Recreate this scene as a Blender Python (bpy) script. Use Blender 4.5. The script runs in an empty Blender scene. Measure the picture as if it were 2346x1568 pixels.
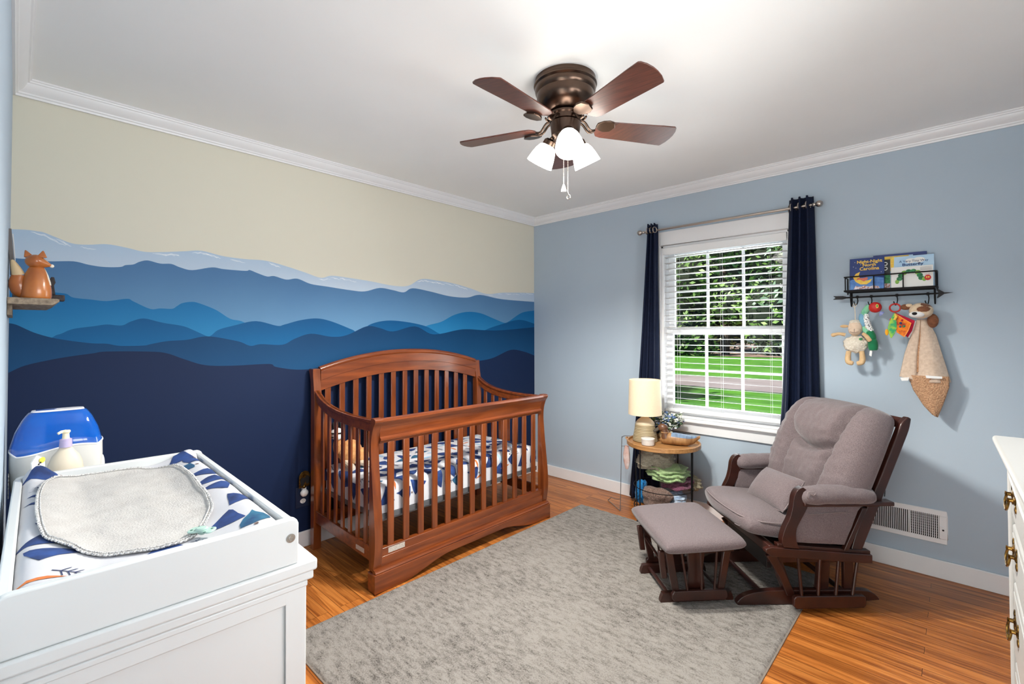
import bpy, bmesh, math, random
from math import sin, cos, pi, radians, sqrt, atan2
from mathutils import Vector, Matrix, noise

SC = bpy.context.scene
COL = SC.collection
random.seed(7)

# ------------------------------------------------------------------ camera
FPX = 1075.983
YAW, PITCH, ROLL = 2.329330, 0.01672, -0.00134
CAM = Vector((2.94602, -3.41760, 1.30759))
fw = Vector((cos(YAW) * cos(PITCH), sin(YAW) * cos(PITCH), sin(PITCH)))
rt = fw.cross(Vector((0, 0, 1))).normalized()
up = rt.cross(fw)
rt2 = rt * cos(ROLL) + up * sin(ROLL)
up2 = -rt * sin(ROLL) + up * cos(ROLL)
cd = bpy.data.cameras.new('camera')
cam = bpy.data.objects.new('camera', cd)
COL.objects.link(cam)
cam.matrix_world = Matrix(((rt2.x, up2.x, -fw.x, CAM.x), (rt2.y, up2.y, -fw.y, CAM.y), (rt2.z, up2.z, -fw.z, CAM.z), (0, 0, 0, 1)))
cd.sensor_width = 36.0
cd.sensor_fit = 'HORIZONTAL'
cd.lens = FPX / 2346 * 36.0
cd.shift_y = -35.66578 / 2346
cd.clip_start = 0.01
cd.clip_end = 400
SC.camera = cam

# ------------------------------------------------------------------ world, sun, lights, exposure
SC.view_settings.view_transform = 'Standard'
SC.view_settings.look = 'None'
SC.view_settings.gamma = 1
SC.view_settings.use_curve_mapping = False
SC.view_settings.exposure = 0.82
SC.cycles.use_denoising = True
SC.cycles.max_bounces = 8
SC.cycles.diffuse_bounces = 5
SC.cycles.glossy_bounces = 4
SC.cycles.transparent_max_bounces = 12
SC.cycles.sample_clamp_indirect = 6
SC.cycles.caustics_reflective = False
SC.cycles.caustics_refractive = False

W = bpy.data.worlds.new('sky'); SC.world = W
W.use_nodes = True
wn = W.node_tree.nodes; wl = W.node_tree.links
sky = wn.new('ShaderNodeTexSky')
sky.sky_type = 'HOSEK_WILKIE'
sky.sun_direction = Vector((-0.5, -0.6, 0.62)).normalized()
sky.turbidity = 2.5
wn['Background'].inputs['Strength'].default_value = 1.3
wl.new(sky.outputs[0], wn['Background'].inputs[0])

def add_light(name, kind, loc, energy, color=(1, 1, 1), size=0.1, rot=(0, 0, 0), size_y=None):
    ld = bpy.data.lights.new(name, kind)
    ld.energy = energy; ld.color = color
    if kind == 'AREA':
        ld.size = size
        if size_y: ld.shape = 'RECTANGLE'; ld.size_y = size_y
    elif kind == 'SUN': ld.angle = size
    else: ld.shadow_soft_size = size
    o = bpy.data.objects.new(name, ld); COL.objects.link(o)
    o.location = loc; o.rotation_euler = rot
    return o

sun = add_light('sun', 'SUN', (0, 0, 10), 5.0, (1, 0.95, 0.87), 0.01)
sun.rotation_euler = Vector((0.5, 0.6, -0.62)).to_track_quat('-Z', 'Y').to_euler()
# daylight entering by the window, then an added fill panel in the unseen hall
add_light('window_daylight', 'AREA', (1.73, 0.55, 1.25), 26, (0.90, 0.97, 1.0), 0.9, (radians(-108), 0, 0), 1.25)
add_light('hall_fill', 'AREA', (2.6, -5.2, 1.2), 38, (0.95, 1.0, 0.95), 1.7, (radians(108), 0, 0), 1.9)

# added uplight panel low in the unseen hall, lifts the ceiling
add_light('hall_up_fill', 'AREA', (2.75, -4.35, 0.12), 16, (0.98, 1.0, 0.96), 1.1, (radians(150), 0, radians(20)), 0.9)
# added side fill, shining through a made-up window in the unseen right-hand wall
add_light('side_fill', 'AREA', (3.74, -2.35, 1.55), 27, (1.0, 1.0, 1.0), 1.3, (radians(86), 0, radians(90)), 0.85)

# ------------------------------------------------------------------ object helpers
def tag(o, label=None, cat=None, group=None, kind=None):
    if label: o['label'] = label
    if cat: o['category'] = cat
    if group: o['group'] = group
    if kind: o['kind'] = kind
    return o

def empty(name, loc=(0, 0, 0), rz=0.0, label=None, cat=None, group=None, rot=None):
    o = bpy.data.objects.new(name, None); COL.objects.link(o)
    o.location = loc
    o.rotation_euler = rot if rot else (0, 0, rz)
    o.empty_display_size = 0.05
    return tag(o, label, cat, group)

def copy_tree(o, parent=None):
    c = o.copy(); COL.objects.link(c)
    if parent:
        c.parent = parent
    for ch in list(o.children):
        copy_tree(ch, c)
    return c

class MB:
    """collects shapes; build() links them as ONE mesh object"""
    def __init__(s):
        s.v = []; s.f = []; s.m = []; s.stack = [Matrix.Identity(4)]; s.mi = 0
    def push(s, m): s.stack.append(s.stack[-1] @ m); return s
    def pop(s): s.stack.pop(); return s
    def add(s, vs, fs, mi=None):
        b = len(s.v); M = s.stack[-1]
        s.v += [M @ Vector(p) for p in vs]
        s.f += [tuple(b + i for i in f) for f in fs]
        s.m += [s.mi if mi is None else mi] * len(fs)
        return s
    def box(s, x0, x1, y0, y1, z0, z1, mi=None):
        vs = [(x, y, z) for x in (x0, x1) for y in (y0, y1) for z in (z0, z1)]
        return s.add(vs, [(0, 1, 3, 2), (4, 6, 7, 5), (0, 4, 5, 1), (2, 3, 7, 6), (0, 2, 6, 4), (1, 5, 7, 3)], mi)
    def prism(s, poly, a0, a1, plane='xz', mi=None):
        """poly in a plane, extruded along the third axis from a0 to a1"""
        n = len(poly)
        def P(p, a):
            return {'xz': (p[0], a, p[1]), 'yz': (a, p[0], p[1]), 'xy': (p[0], p[1], a)}[plane]
        vs = [P(p, a0) for p in poly] + [P(p, a1) for p in poly]
        fs = [tuple(range(n))[::-1], tuple(range(n, 2 * n))]
        fs += [(i, (i + 1) % n, n + (i + 1) % n, n + i) for i in range(n)]
        return s.add(vs, fs, mi)
    def strip_prism(s, top, bot, a0, a1, plane='xz', mi=None):
        """solid between two polylines (same count) in a plane; quads, safe for concave outlines"""
        n = len(top)
        def P(p, a):
            return {'xz': (p[0], a, p[1]), 'yz': (a, p[0], p[1]), 'xy': (p[0], p[1], a)}[plane]
        vs = []
        for i in range(n):
            vs += [P(top[i], a0), P(bot[i], a0), P(top[i], a1), P(bot[i], a1)]
        fs = []
        for i in range(n - 1):
            a, b = 4 * i, 4 * i + 4
            fs += [(a, b, b + 1, a + 1), (a + 2, a + 3, b + 3, b + 2), (a, a + 2, b + 2, b), (a + 1, b + 1, b + 3, a + 3)]
        fs += [(0, 1, 3, 2), (4 * n - 4, 4 * n - 2, 4 * n - 1, 4 * n - 3)]
        return s.add(vs, fs, mi)
    def tube(s, pts, r, n=8, cap=True, closed=False, mi=None, flat=1.0):
        pts = [Vector(p) for p in pts]
        k = len(pts)
        rs = r if isinstance(r, (list, tuple)) else [r] * k
        tan = []
        for i in range(k):
            if closed: t = pts[(i + 1) % k] - pts[i - 1]
            else: t = pts[min(i + 1, k - 1)] - pts[max(i - 1, 0)]
            tan.append(t.normalized() if t.length > 1e-9 else Vector((0, 0, 1)))
        ref = Vector((0, 0, 1)) if abs(tan[0].z) < 0.9 else Vector((1, 0, 0))
        nrm = (ref - tan[0] * ref.dot(tan[0])).normalized()
        vs = []
        for i in range(k):
            nrm = (nrm - tan[i] * nrm.dot(tan[i])).normalized()
            bn = tan[i].cross(nrm)
            for j in range(n):
                a = 2 * pi * j / n
                vs.append(pts[i] + nrm * cos(a) * rs[i] + bn * sin(a) * rs[i] * flat)
        fs = []
        for i in range(k if closed else k - 1):
            for j in range(n):
                a = i * n + j; b = i * n + (j + 1) % n
                c = ((i + 1) % k) * n + (j + 1) % n; d = ((i + 1) % k) * n + j
                fs.append((a, b, c, d))
        if cap and not closed:
            fs.append(tuple(range(n))[::-1]); fs.append(tuple(range((k - 1) * n, k * n)))
        return s.add(vs, fs, mi)
    def lathe(s, prof, n=32, mi=None, sx=1.0, sy=1.0):
        """prof: list of (r, z) about the z axis"""
        vs = []; fs = []
        k = len(prof)
        for r, z in prof:
            for j in range(n):
                a = 2 * pi * j / n
                vs.append((max(r, 1e-5) * cos(a) * sx, max(r, 1e-5) * sin(a) * sy, z))
        for i in range(k - 1):
            for j in range(n):
                fs.append((i * n + j, i * n + (j + 1) % n, (i + 1) * n + (j + 1) % n, (i + 1) * n + j))
        if prof[0][0] > 1e-4: fs.append(tuple(range(n))[::-1])
        if prof[-1][0] > 1e-4: fs.append(tuple(range((k - 1) * n, k * n)))
        return s.add(vs, fs, mi)
    def surf(s, fn, nu, nv, mi=None, cu=False, cv=False):
        """grid from fn(u, v), u and v in 0..1; cu / cv = wrap round"""
        Nu = nu if cu else nu + 1; Nv = nv if cv else nv + 1
        vs = [fn(i / nu, j / nv) for i in range(Nu) for j in range(Nv)]
        fs = []
        for i in range(nu):
            for j in range(nv):
                a = i * Nv + j; b = ((i + 1) % Nu) * Nv + j
                c = ((i + 1) % Nu) * Nv + (j + 1) % Nv; d = i * Nv + (j + 1) % Nv
                fs.append((a, b, c, d))
        return s.add(vs, fs, mi)
    def ball(s, c, r, n=16, m=10, mi=None, nz=0.0, freq=20, p=1.0):
        c = Vector(c); r = Vector(r) if not isinstance(r, (int, float)) else Vector((r, r, r))
        def sg(x): return (abs(x) ** p) * (1 if x >= 0 else -1)
        def fn(u, v):
            th = pi * v; ph = 2 * pi * u
            d = Vector((sg(sin(th)) * sg(cos(ph)), sg(sin(th)) * sg(sin(ph)), sg(cos(th))))
            k = 1.0 + (nz * noise.noise((c + Vector((d.x * r.x, d.y * r.y, d.z * r.z))) * freq) if nz else 0)
            return c + Vector((d.x * r.x, d.y * r.y, d.z * r.z)) * k
        return s.surf(fn, n, m, mi, cu=True)
    def build(s, name, mats, parent=None, smooth=35, bevel=0, seg=2, solid=0, sub=0, weld=True):
        me = bpy.data.meshes.new(name)
        me.from_pydata(s.v, [], s.f)
        if not isinstance(mats, (list, tuple)): mats = [mats]
        for m in mats: me.materials.append(m)
        me.polygons.foreach_set('material_index', s.m)
        if weld:
            bm = bmesh.new(); bm.from_mesh(me)
            bmesh.ops.remove_doubles(bm, verts=bm.verts, dist=1e-5)
            bmesh.ops.recalc_face_normals(bm, faces=bm.faces)
            bm.to_mesh(me); bm.free()
        if smooth:
            me.polygons.foreach_set('use_smooth', [True] * len(me.polygons))
            me.set_sharp_from_angle(angle=radians(smooth))
        me.update()
        o = bpy.data.objects.new(name, me); COL.objects.link(o)
        if parent: o.parent = parent
        if solid:
            md = o.modifiers.new('s', 'SOLIDIFY'); md.thickness = solid; md.offset = 0
        if bevel:
            md = o.modifiers.new('b', 'BEVEL'); md.width = bevel; md.segments = seg; md.limit_method = 'ANGLE'; md.angle_limit = radians(40)
        if sub:
            md = o.modifiers.new('d', 'SUBSURF'); md.levels = sub; md.render_levels = sub
        return o

def T(x=0, y=0, z=0): return Matrix.Translation((x, y, z))
def RX(a): return Matrix.Rotation(a, 4, 'X')
def RY(a): return Matrix.Rotation(a, 4, 'Y')
def RZ(a): return Matrix.Rotation(a, 4, 'Z')
def lerp(a, b, t): return a + (b - a) * t
def sm(a, b, x):
    t = min(1, max(0, (x - a) / (b - a))); return t * t * (3 - 2 * t)
def interp(pts, x):
    if x <= pts[0][0]: return pts[0][1]
    for (x0, y0), (x1, y1) in zip(pts, pts[1:]):
        if x <= x1: return lerp(y0, y1, (x - x0) / (x1 - x0))
    return pts[-1][1]
def catmull(pts, k=6):
    P = [Vector(p) for p in pts]; out = []
    for i in range(len(P) - 1):
        p0 = P[max(i - 1, 0)]; p1 = P[i]; p2 = P[i + 1]; p3 = P[min(i + 2, len(P) - 1)]
        for j in range(k):
            t = j / k
            out.append(0.5 * ((2 * p1) + (-p0 + p2) * t + (2 * p0 - 5 * p1 + 4 * p2 - p3) * t * t + (-p0 + 3 * p1 - 3 * p2 + p3) * t ** 3))
    out.append(P[-1])
    return out

# ------------------------------------------------------------------ materials
def s2l(c):
    """sRGB 0-255 to linear"""
    out = []
    for x in c[:3]:
        x /= 255.0
        out.append(x / 12.92 if x <= 0.04045 else ((x + 0.055) / 1.055) ** 2.4)
    return tuple(out) + (1.0,)

def mat(name, rgb, rough=0.5, metal=0.0, var=0.0, scale=8.0, bump=0.0, bscale=60.0, rgb2=None, stretch=None,
        spec=None, coat=0.0, emis=None, estr=0.0, trans=0.0, alpha=1.0, detail=4.0, sheen=0.0, coords='Object', lo=0.3, hi=0.7, sss=0.0):
    m = bpy.data.materials.new(name); m.use_nodes = True
    N = m.node_tree.nodes; L = m.node_tree.links
    b = N['Principled BSDF']
    b.inputs['Roughness'].default_value = rough
    b.inputs['Metallic'].default_value = metal
    if spec is not None: b.inputs['Specular IOR Level'].default_value = spec
    if coat: b.inputs['Coat Weight'].default_value = coat; b.inputs['Coat Roughness'].default_value = 0.15
    if trans: b.inputs['Transmission Weight'].default_value = trans
    if alpha < 1: b.inputs['Alpha'].default_value = alpha
    if sheen: b.inputs['Sheen Weight'].default_value = sheen; b.inputs['Sheen Roughness'].default_value = 0.4
    if emis: b.inputs['Emission Color'].default_value = s2l(emis); b.inputs['Emission Strength'].default_value = estr
    tc = N.new('ShaderNodeTexCoord'); mp = N.new('ShaderNodeMapping')
    L.new(tc.outputs[coords], mp.inputs[0])
    if stretch: mp.inputs['Scale'].default_value = stretch
    nz = N.new('ShaderNodeTexNoise'); nz.inputs['Scale'].default_value = scale; nz.inputs['Detail'].default_value = detail
    L.new(mp.outputs[0], nz.inputs[0])
    cr = N.new('ShaderNodeValToRGB')
    c1 = s2l(rgb)
    if rgb2: c2 = s2l(rgb2)
    else: c2 = tuple(x * (1 - var) for x in c1[:3]) + (1,)
    cr.color_ramp.elements[0].color = c2; cr.color_ramp.elements[0].position = lo
    cr.color_ramp.elements[1].color = c1; cr.color_ramp.elements[1].position = hi
    L.new(nz.outputs[0], cr.inputs[0])
    L.new(cr.outputs[0], b.inputs['Base Color'])
    if bump:
        n2 = N.new('ShaderNodeTexNoise'); n2.inputs['Scale'].default_value = bscale; n2.inputs['Detail'].default_value = 3
        L.new(mp.outputs[0], n2.inputs[0])
        bp = N.new('ShaderNodeBump'); bp.inputs['Strength'].default_value = bump; bp.inputs['Distance'].default_value = 0.01
        L.new(n2.outputs[0], bp.inputs['Height']); L.new(bp.outputs[0], b.inputs['Normal'])
    return m

M = {}
M['white_trim'] = mat('white_trim', (238, 238, 240), 0.35, var=0.02)
M['ceiling'] = mat('ceiling_paint', (248, 249, 248), 0.9, var=0.02, scale=3)
M['bluegrey'] = mat('bluegrey_paint', (178, 193, 207), 0.75, var=0.03, scale=2, bump=0.03, bscale=200)
M['white_furn'] = mat('white_furniture_paint', (218, 220, 219), 0.3, var=0.015, scale=4)
M['cherry'] = mat('cherry_wood', (138, 70, 30), 0.28, rgb2=(98, 44, 18), scale=5, stretch=(6, 6, 0.7), coat=0.5)
M['cherry_h'] = mat('cherry_wood_long', (140, 70, 30), 0.28, rgb2=(98, 44, 18), scale=5, stretch=(8, 0.7, 8), coat=0.5)
M['darkwood'] = mat('dark_espresso_wood', (62, 27, 18), 0.38, rgb2=(38, 16, 11), scale=6, stretch=(2, 2, 2), coat=0.15)
M['taupe'] = mat('taupe_chenille', (128, 114, 115), 0.95, rgb2=(96, 84, 86), scale=330, detail=2, bump=0.25, bscale=400, sheen=0.3)
M['taupe_pipe'] = mat('taupe_piping', (136, 123, 123), 0.9, var=0.1, scale=200)
M['navy_cloth'] = mat('navy_curtain_cloth', (17, 28, 54), 0.7, rgb2=(13, 21, 43), scale=90, spec=0.2)
M['nickel'] = mat('brushed_nickel', (190, 180, 172), 0.3, 1.0, var=0.1, scale=20)
M['black_iron'] = mat('black_iron', (34, 32, 34), 0.5, 0.6, var=0.3, scale=40)
M['bronze'] = mat('oiled_bronze', (104, 86, 74), 0.28, 1.0, rgb2=(78, 62, 54), scale=6)
M['brass'] = mat('old_brass', (160, 124, 62), 0.35, 1.0, rgb2=(70, 52, 30), scale=60)
M['satin_steel'] = mat('satin_steel', (200, 196, 190), 0.25, 1.0, var=0.1)
M['oak'] = mat('light_oak', (190, 140, 88), 0.4, rgb2=(150, 104, 60), scale=6, stretch=(1, 12, 12))
M['black'] = mat('black_plastic', (22, 20, 22), 0.5, var=0.2)
M['dark_gap'] = mat('dark_duct', (14, 13, 14), 0.9, var=0.2)

# ------------------------------------------------------------------ the room
RW, RD, ZC = 3.46, 3.44, 2.415     # width (x), depth (-y), ceiling
WX0, WX1, WZ0, WZ1 = 1.295, 2.175, 0.685, 1.985   # window opening

def floor_material():
    m = bpy.data.materials.new('oak_strip_floor'); m.use_nodes = True
    N = m.node_tree.nodes; L = m.node_tree.links; b = N['Principled BSDF']
    tc = N.new('ShaderNodeTexCoord')
    br = N.new('ShaderNodeTexBrick')
    br.offset = 0.37; br.offset_frequency = 3; br.squash = 1.0
    br.inputs['Scale'].default_value = 1.0
    br.inputs['Mortar Size'].default_value = 0.0009
    br.inputs['Mortar Smooth'].default_value = 0.2
    br.inputs['Bias'].default_value = 0.0
    br.inputs['Brick Width'].default_value = 0.78
    br.inputs['Row Height'].default_value = 0.057
    br.inputs['Color1'].default_value = (0, 0, 0, 1)
    br.inputs['Color2'].default_value = (1, 1, 1, 1)
    br.inputs['Mortar'].default_value = (0.5, 0.5, 0.5, 1)
    L.new(tc.outputs['Object'], br.inputs[0])
    mp = N.new('ShaderNodeMapping'); mp.inputs['Scale'].default_value = (2.2, 34, 1)
    L.new(tc.outputs['Object'], mp.inputs[0])
    add = N.new('ShaderNodeMixRGB'); add.blend_type = 'ADD'; add.inputs[0].default_value = 1.0
    L.new(mp.outputs[0], add.inputs[1])
    mul = N.new('ShaderNodeMixRGB'); mul.blend_type = 'MULTIPLY'; mul.inputs[0].default_value = 1.0
    mul.inputs[2].default_value = (17, 9, 5, 1)
    L.new(br.outputs['Color'], mul.inputs[1]); L.new(mul.outputs[0], add.inputs[2])
    nz = N.new('ShaderNodeTexNoise'); nz.inputs['Scale'].default_value = 1.6; nz.inputs['Detail'].default_value = 6; nz.inputs['Distortion'].default_value = 0.6
    L.new(add.outputs[0], nz.inputs[0])
    cr = N.new('ShaderNodeValToRGB')
    e = cr.color_ramp.elements
    e[0].position = 0.28; e[0].color = s2l((128, 68, 28))
    e[1].position = 0.74; e[1].color = s2l((212, 138, 70))
    mid = cr.color_ramp.elements.new(0.5); mid.color = s2l((178, 106, 48))
    L.new(nz.outputs[0], cr.inputs[0])
    tint = N.new('ShaderNodeValToRGB')
    tint.color_ramp.elements[0].color = (0.74, 0.70, 0.66, 1); tint.color_ramp.elements[1].color = (1.12, 1.10, 1.06, 1)
    L.new(br.outputs['Color'], tint.inputs[0])
    m2 = N.new('ShaderNodeMixRGB'); m2.blend_type = 'MULTIPLY'; m2.inputs[0].default_value = 1.0
    L.new(cr.outputs[0], m2.inputs[1]); L.new(tint.outputs[0], m2.inputs[2])
    m3 = N.new('ShaderNodeMixRGB'); m3.blend_type = 'MIX'
    m3.inputs[2].default_value = s2l((62, 30, 12))
    L.new(br.outputs['Fac'], m3.inputs[0]); L.new(m2.outputs[0], m3.inputs[1])
    L.new(m3.outputs[0], b.inputs['Base Color'])
    b.inputs['Roughness'].default_value = 0.32
    b.inputs['Coat Weight'].default_value = 0.1; b.inputs['Specular IOR Level'].default_value = 0.35; b.inputs['Coat Roughness'].default_value = 0.2
    bp = N.new('ShaderNodeBump'); bp.inputs['Strength'].default_value = 0.15; bp.inputs['Distance'].default_value = 0.002; bp.invert = True
    L.new(br.outputs['Fac'], bp.inputs['Height']); L.new(bp.outputs[0], b.inputs['Normal'])
    return m

def struct(o): o['kind'] = 'structure'; return o
mb = MB(); mb.box(-0.12, RW + 0.12, -5.3, 0.12, -0.12, 0.0)
struct(mb.build('floor', floor_material(), smooth=0))
mb = MB(); mb.box(-0.12, RW + 0.12, -5.3, 0.12, ZC, ZC + 0.12)
struct(mb.build('ceiling', M['ceiling'], smooth=0))

# window wall (y = 0 .. 0.12) with the opening cut out
mb = MB()
mb.box(0, WX0, 0, 0.12, 0, ZC); mb.box(WX1, RW + 0.12, 0, 0.12, 0, ZC)
mb.box(WX0, WX1, 0, 0.12, 0, WZ0); mb.box(WX0, WX1, 0, 0.12, WZ1, ZC)
struct(mb.build('wall_back', M['bluegrey'], smooth=0))
# wall on the far right, behind the chest of drawers
SW = (-3.0, -1.7, 1.2, 2.05)  # opening made for the added side window
mb = MB(); mb.box(RW, RW + 0.12, -5.3, SW[0], 0, ZC); mb.box(RW, RW + 0.12, SW[1], 0, 0, ZC); mb.box(RW, RW + 0.12, SW[0], SW[1], 0, SW[2]); mb.box(RW, RW + 0.12, SW[0], SW[1], SW[3], ZC)
struct(mb.build('wall_right', M['bluegrey'], smooth=0))
# wall on the near side with the open doorway the photograph is taken from
mb = MB(); mb.box(-0.12, 2.25, -RD - 0.12, -RD, 0, ZC); mb.box(2.25, 3.3, -RD - 0.12, -RD, 2.15, ZC); mb.box(3.3, RW, -RD - 0.12, -RD, 0, ZC)
struct(mb.build('wall_front', M['bluegrey'], smooth=0))
mb = MB(); mb.box(1.5, RW, -5.42, -5.3, 0, ZC); mb.box(1.38, 1.5, -5.3, -RD - 0.12, 0, ZC)
struct(mb.build('wall_hall', M['ceiling'], smooth=0))

# mural wall: every painted layer is a flat polygon of the wall's own mesh
RIDGE = [
 ('pale', [[-3.44,1.762],[-3.393,1.767],[-3.36,1.766],[-3.339,1.764],[-3.297,1.747],[-3.246,1.728],[-3.194,1.729],[-3.124,1.741],[-3.051,1.734],[-2.983,1.723],[-2.912,1.73],[-2.819,1.746],[-2.737,1.759],[-2.637,1.743],[-2.527,1.739],[-2.411,1.742],[-2.286,1.719],[-2.181,1.694],[-2.084,1.67],[-2.012,1.69],[-1.891,1.686],[-1.73,1.676],[-1.556,1.659],[-1.426,1.668],[-1.31,1.727],[-1.165,1.729],[-0.99,1.718],[-0.802,1.689],[-0.626,1.656],[-0.439,1.679],[-0.208,1.694],[0,1.703]]),
 ('steel', [[-3.44,1.639],[-3.405,1.639],[-3.365,1.642],[-3.323,1.637],[-3.241,1.646],[-3.189,1.636],[-3.136,1.631],[-3.075,1.637],[-3.055,1.648],[-3.024,1.655],[-3.0,1.671],[-2.967,1.681],[-2.917,1.671],[-2.871,1.674],[-2.832,1.66],[-2.779,1.651],[-2.687,1.675],[-2.63,1.671],[-2.522,1.672],[-2.5,1.679],[-2.458,1.665],[-2.405,1.65],[-2.366,1.656],[-2.296,1.641],[-2.231,1.652],[-2.148,1.626],[-2.041,1.617],[-1.891,1.605],[-1.779,1.603],[-1.662,1.635],[-1.556,1.627],[-1.464,1.617],[-1.388,1.652],[-1.228,1.639],[-1.035,1.613],[-0.85,1.613],[-0.703,1.644],[-0.439,1.621],[0,1.619]]),
 ('azure', [[-3.44,1.5],[-3.336,1.501],[-3.287,1.498],[-3.261,1.494],[-3.239,1.479],[-3.176,1.473],[-3.122,1.469],[-3.047,1.484],[-3.022,1.472],[-2.956,1.438],[-2.915,1.442],[-2.865,1.442],[-2.845,1.456],[-2.822,1.473],[-2.782,1.482],[-2.748,1.477],[-2.668,1.444],[-2.596,1.396],[-2.527,1.378],[-2.431,1.3],[-2.3,1.2]]),
 ('azure', [[-1.4,1.2],[-1.328,1.313],[-1.268,1.37],[-1.122,1.406],[-0.99,1.464],[-0.85,1.494],[-0.703,1.488],[-0.548,1.447],[-0.411,1.411],[-0.355,1.423],[-0.178,1.508],[0,1.535]]),
 ('cobalt', [[-3.4,1.2],[-3.308,1.295],[-3.278,1.313],[-3.238,1.335],[-3.169,1.348],[-3.121,1.357],[-3.066,1.353],[-3.031,1.373],[-2.982,1.389],[-2.92,1.373],[-2.885,1.365],[-2.814,1.352],[-2.757,1.325],[-2.706,1.299],[-2.686,1.306],[-2.653,1.335],[-2.578,1.359],[-2.465,1.386],[-2.347,1.36],[-2.307,1.368],[-2.209,1.397],[-2.105,1.41],[-2.01,1.392],[-1.889,1.348],[-1.85,1.33],[-1.826,1.298],[-1.80,1.31],[-1.745,1.373],[-1.609,1.406],[-1.445,1.4],[-1.268,1.37],[-1.144,1.316],[-0.99,1.26],[-0.9,1.2]]),
 ('cobalt', [[-0.95,1.2],[-0.802,1.276],[-0.652,1.343],[-0.439,1.399],[-0.209,1.442],[0,1.409]]),
 ('ocean', [[-3.44,1.358],[-3.417,1.351],[-3.366,1.319],[-3.313,1.297],[-3.259,1.283],[-3.174,1.268],[-3.12,1.265],[-3.07,1.254],[-2.98,1.254],[-2.954,1.26],[-2.884,1.275],[-2.798,1.281],[-2.731,1.297],[-2.676,1.296],[-2.603,1.281],[-2.544,1.266],[-2.492,1.243],[-2.438,1.252],[-2.316,1.247],[-2.247,1.281],[-2.146,1.313],[-2.01,1.293],[-1.905,1.304],[-1.762,1.364],[-1.661,1.353],[-1.555,1.329],[-1.368,1.368],[-1.227,1.313],[-1.122,1.313],[-0.898,1.349],[-0.652,1.343],[-0.439,1.344],[0,1.376]]),
 ('navy', [[-3.44,1.145],[-3.391,1.174],[-3.312,1.196],[-3.247,1.209],[-3.168,1.221],[-3.119,1.228],[-2.954,1.223],[-2.884,1.212],[-2.812,1.18],[-2.713,1.143],[-2.576,1.134],[-2.392,1.135],[-2.355,1.116],[-2.246,1.094],[-2.134,1.093],[-2.009,1.123],[-1.888,1.15],[-1.694,1.115],[-1.367,1.085],[-0.944,1.075],[-0.713,1.083],[-0.548,1.103],[-0.327,1.166],[-0.149,1.145],[0,1.104]])]
def paint(name, top, bot, z0, z1, white=False):
    """wall paint whose tint drifts from one colour to another with height (the muralist's blend)"""
    m = bpy.data.materials.new(name); m.use_nodes = True
    N = m.node_tree.nodes; L = m.node_tree.links; b = N['Principled BSDF']
    b.inputs['Roughness'].default_value = 0.6; b.inputs['Specular IOR Level'].default_value = 0.25
    tc = N.new('ShaderNodeTexCoord'); sx = N.new('ShaderNodeSeparateXYZ'); L.new(tc.outputs['Object'], sx.inputs[0])
    mr = N.new('ShaderNodeMapRange'); mr.inputs[1].default_value = z0; mr.inputs[2].default_value = z1
    L.new(sx.outputs[2], mr.inputs[0])
    nz = N.new('ShaderNodeTexNoise'); nz.inputs['Scale'].default_value = 3.0; nz.inputs['Detail'].default_value = 5
    L.new(tc.outputs['Object'], nz.inputs[0])
    ad = N.new('ShaderNodeMath'); ad.operation = 'MULTIPLY_ADD'; ad.inputs[1].default_value = 0.35; ad.inputs[2].default_value = -0.17
    L.new(nz.outputs[0], ad.inputs[0])
    a2 = N.new('ShaderNodeMath'); a2.operation = 'ADD'; L.new(mr.outputs[0], a2.inputs[0]); L.new(ad.outputs[0], a2.inputs[1])
    cr = N.new('ShaderNodeValToRGB'); cr.color_ramp.elements[0].color = s2l(bot); cr.color_ramp.elements[1].color = s2l(top)
    L.new(a2.outputs[0], cr.inputs[0])
    L.new(cr.outputs[0], b.inputs['Base Color'])
    return m
LAYER = {
 'sand': paint('mural_sand', (222, 218, 202), (224, 219, 202), 1.6, 2.4),
 'pale': paint('mural_pale_blue', (176, 198, 220), (196, 210, 226), 1.6, 1.75),
 'steel': paint('mural_steel_blue', (78, 120, 164), (102, 146, 182), 1.3, 1.66),
 'azure': paint('mural_azure', (14, 104, 160), (42, 130, 180), 1.26, 1.5),
 'cobalt': paint('mural_cobalt', (0, 80, 132), (6, 96, 148), 1.25, 1.4),
 'ocean': paint('mural_ocean', (0, 56, 98), (16, 76, 120), 1.05, 1.36),
 'navy': paint('mural_navy', (13, 34, 70), (10, 29, 63), 0.1, 1.2),
 'snow': mat('mural_snow_strokes', (232, 238, 244), 0.7, rgb2=(200, 214, 230), scale=40)}
mb = MB(); order = ['sand', 'pale', 'steel', 'azure', 'cobalt', 'ocean', 'navy', 'snow']
mb.box(-0.12, 0, -RD, 0.12, 0, ZC, 0)
for li, (nm, pts) in enumerate(RIDGE):
    sp = []
    for i in range(len(pts) - 1):      # smooth the ridge
        sp += [tuple(v) for v in catmull([(p[0], p[1], 0) for p in pts[max(0, i - 1):i + 3]], 1)][:0]
    P = [(v.x, v.y) for v in catmull([(p[0], p[1], 0) for p in pts], 5)]
    x = 0.0003 * (li + 1)
    vs = []; fs = []
    for i, (y, z) in enumerate(P):
        vs += [(x, y, z), (x, y, 0.0)]
        if i: fs.append((2 * i - 2, 2 * i, 2 * i + 1, 2 * i - 1))
    mb.add(vs, fs, order.index(nm))
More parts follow.
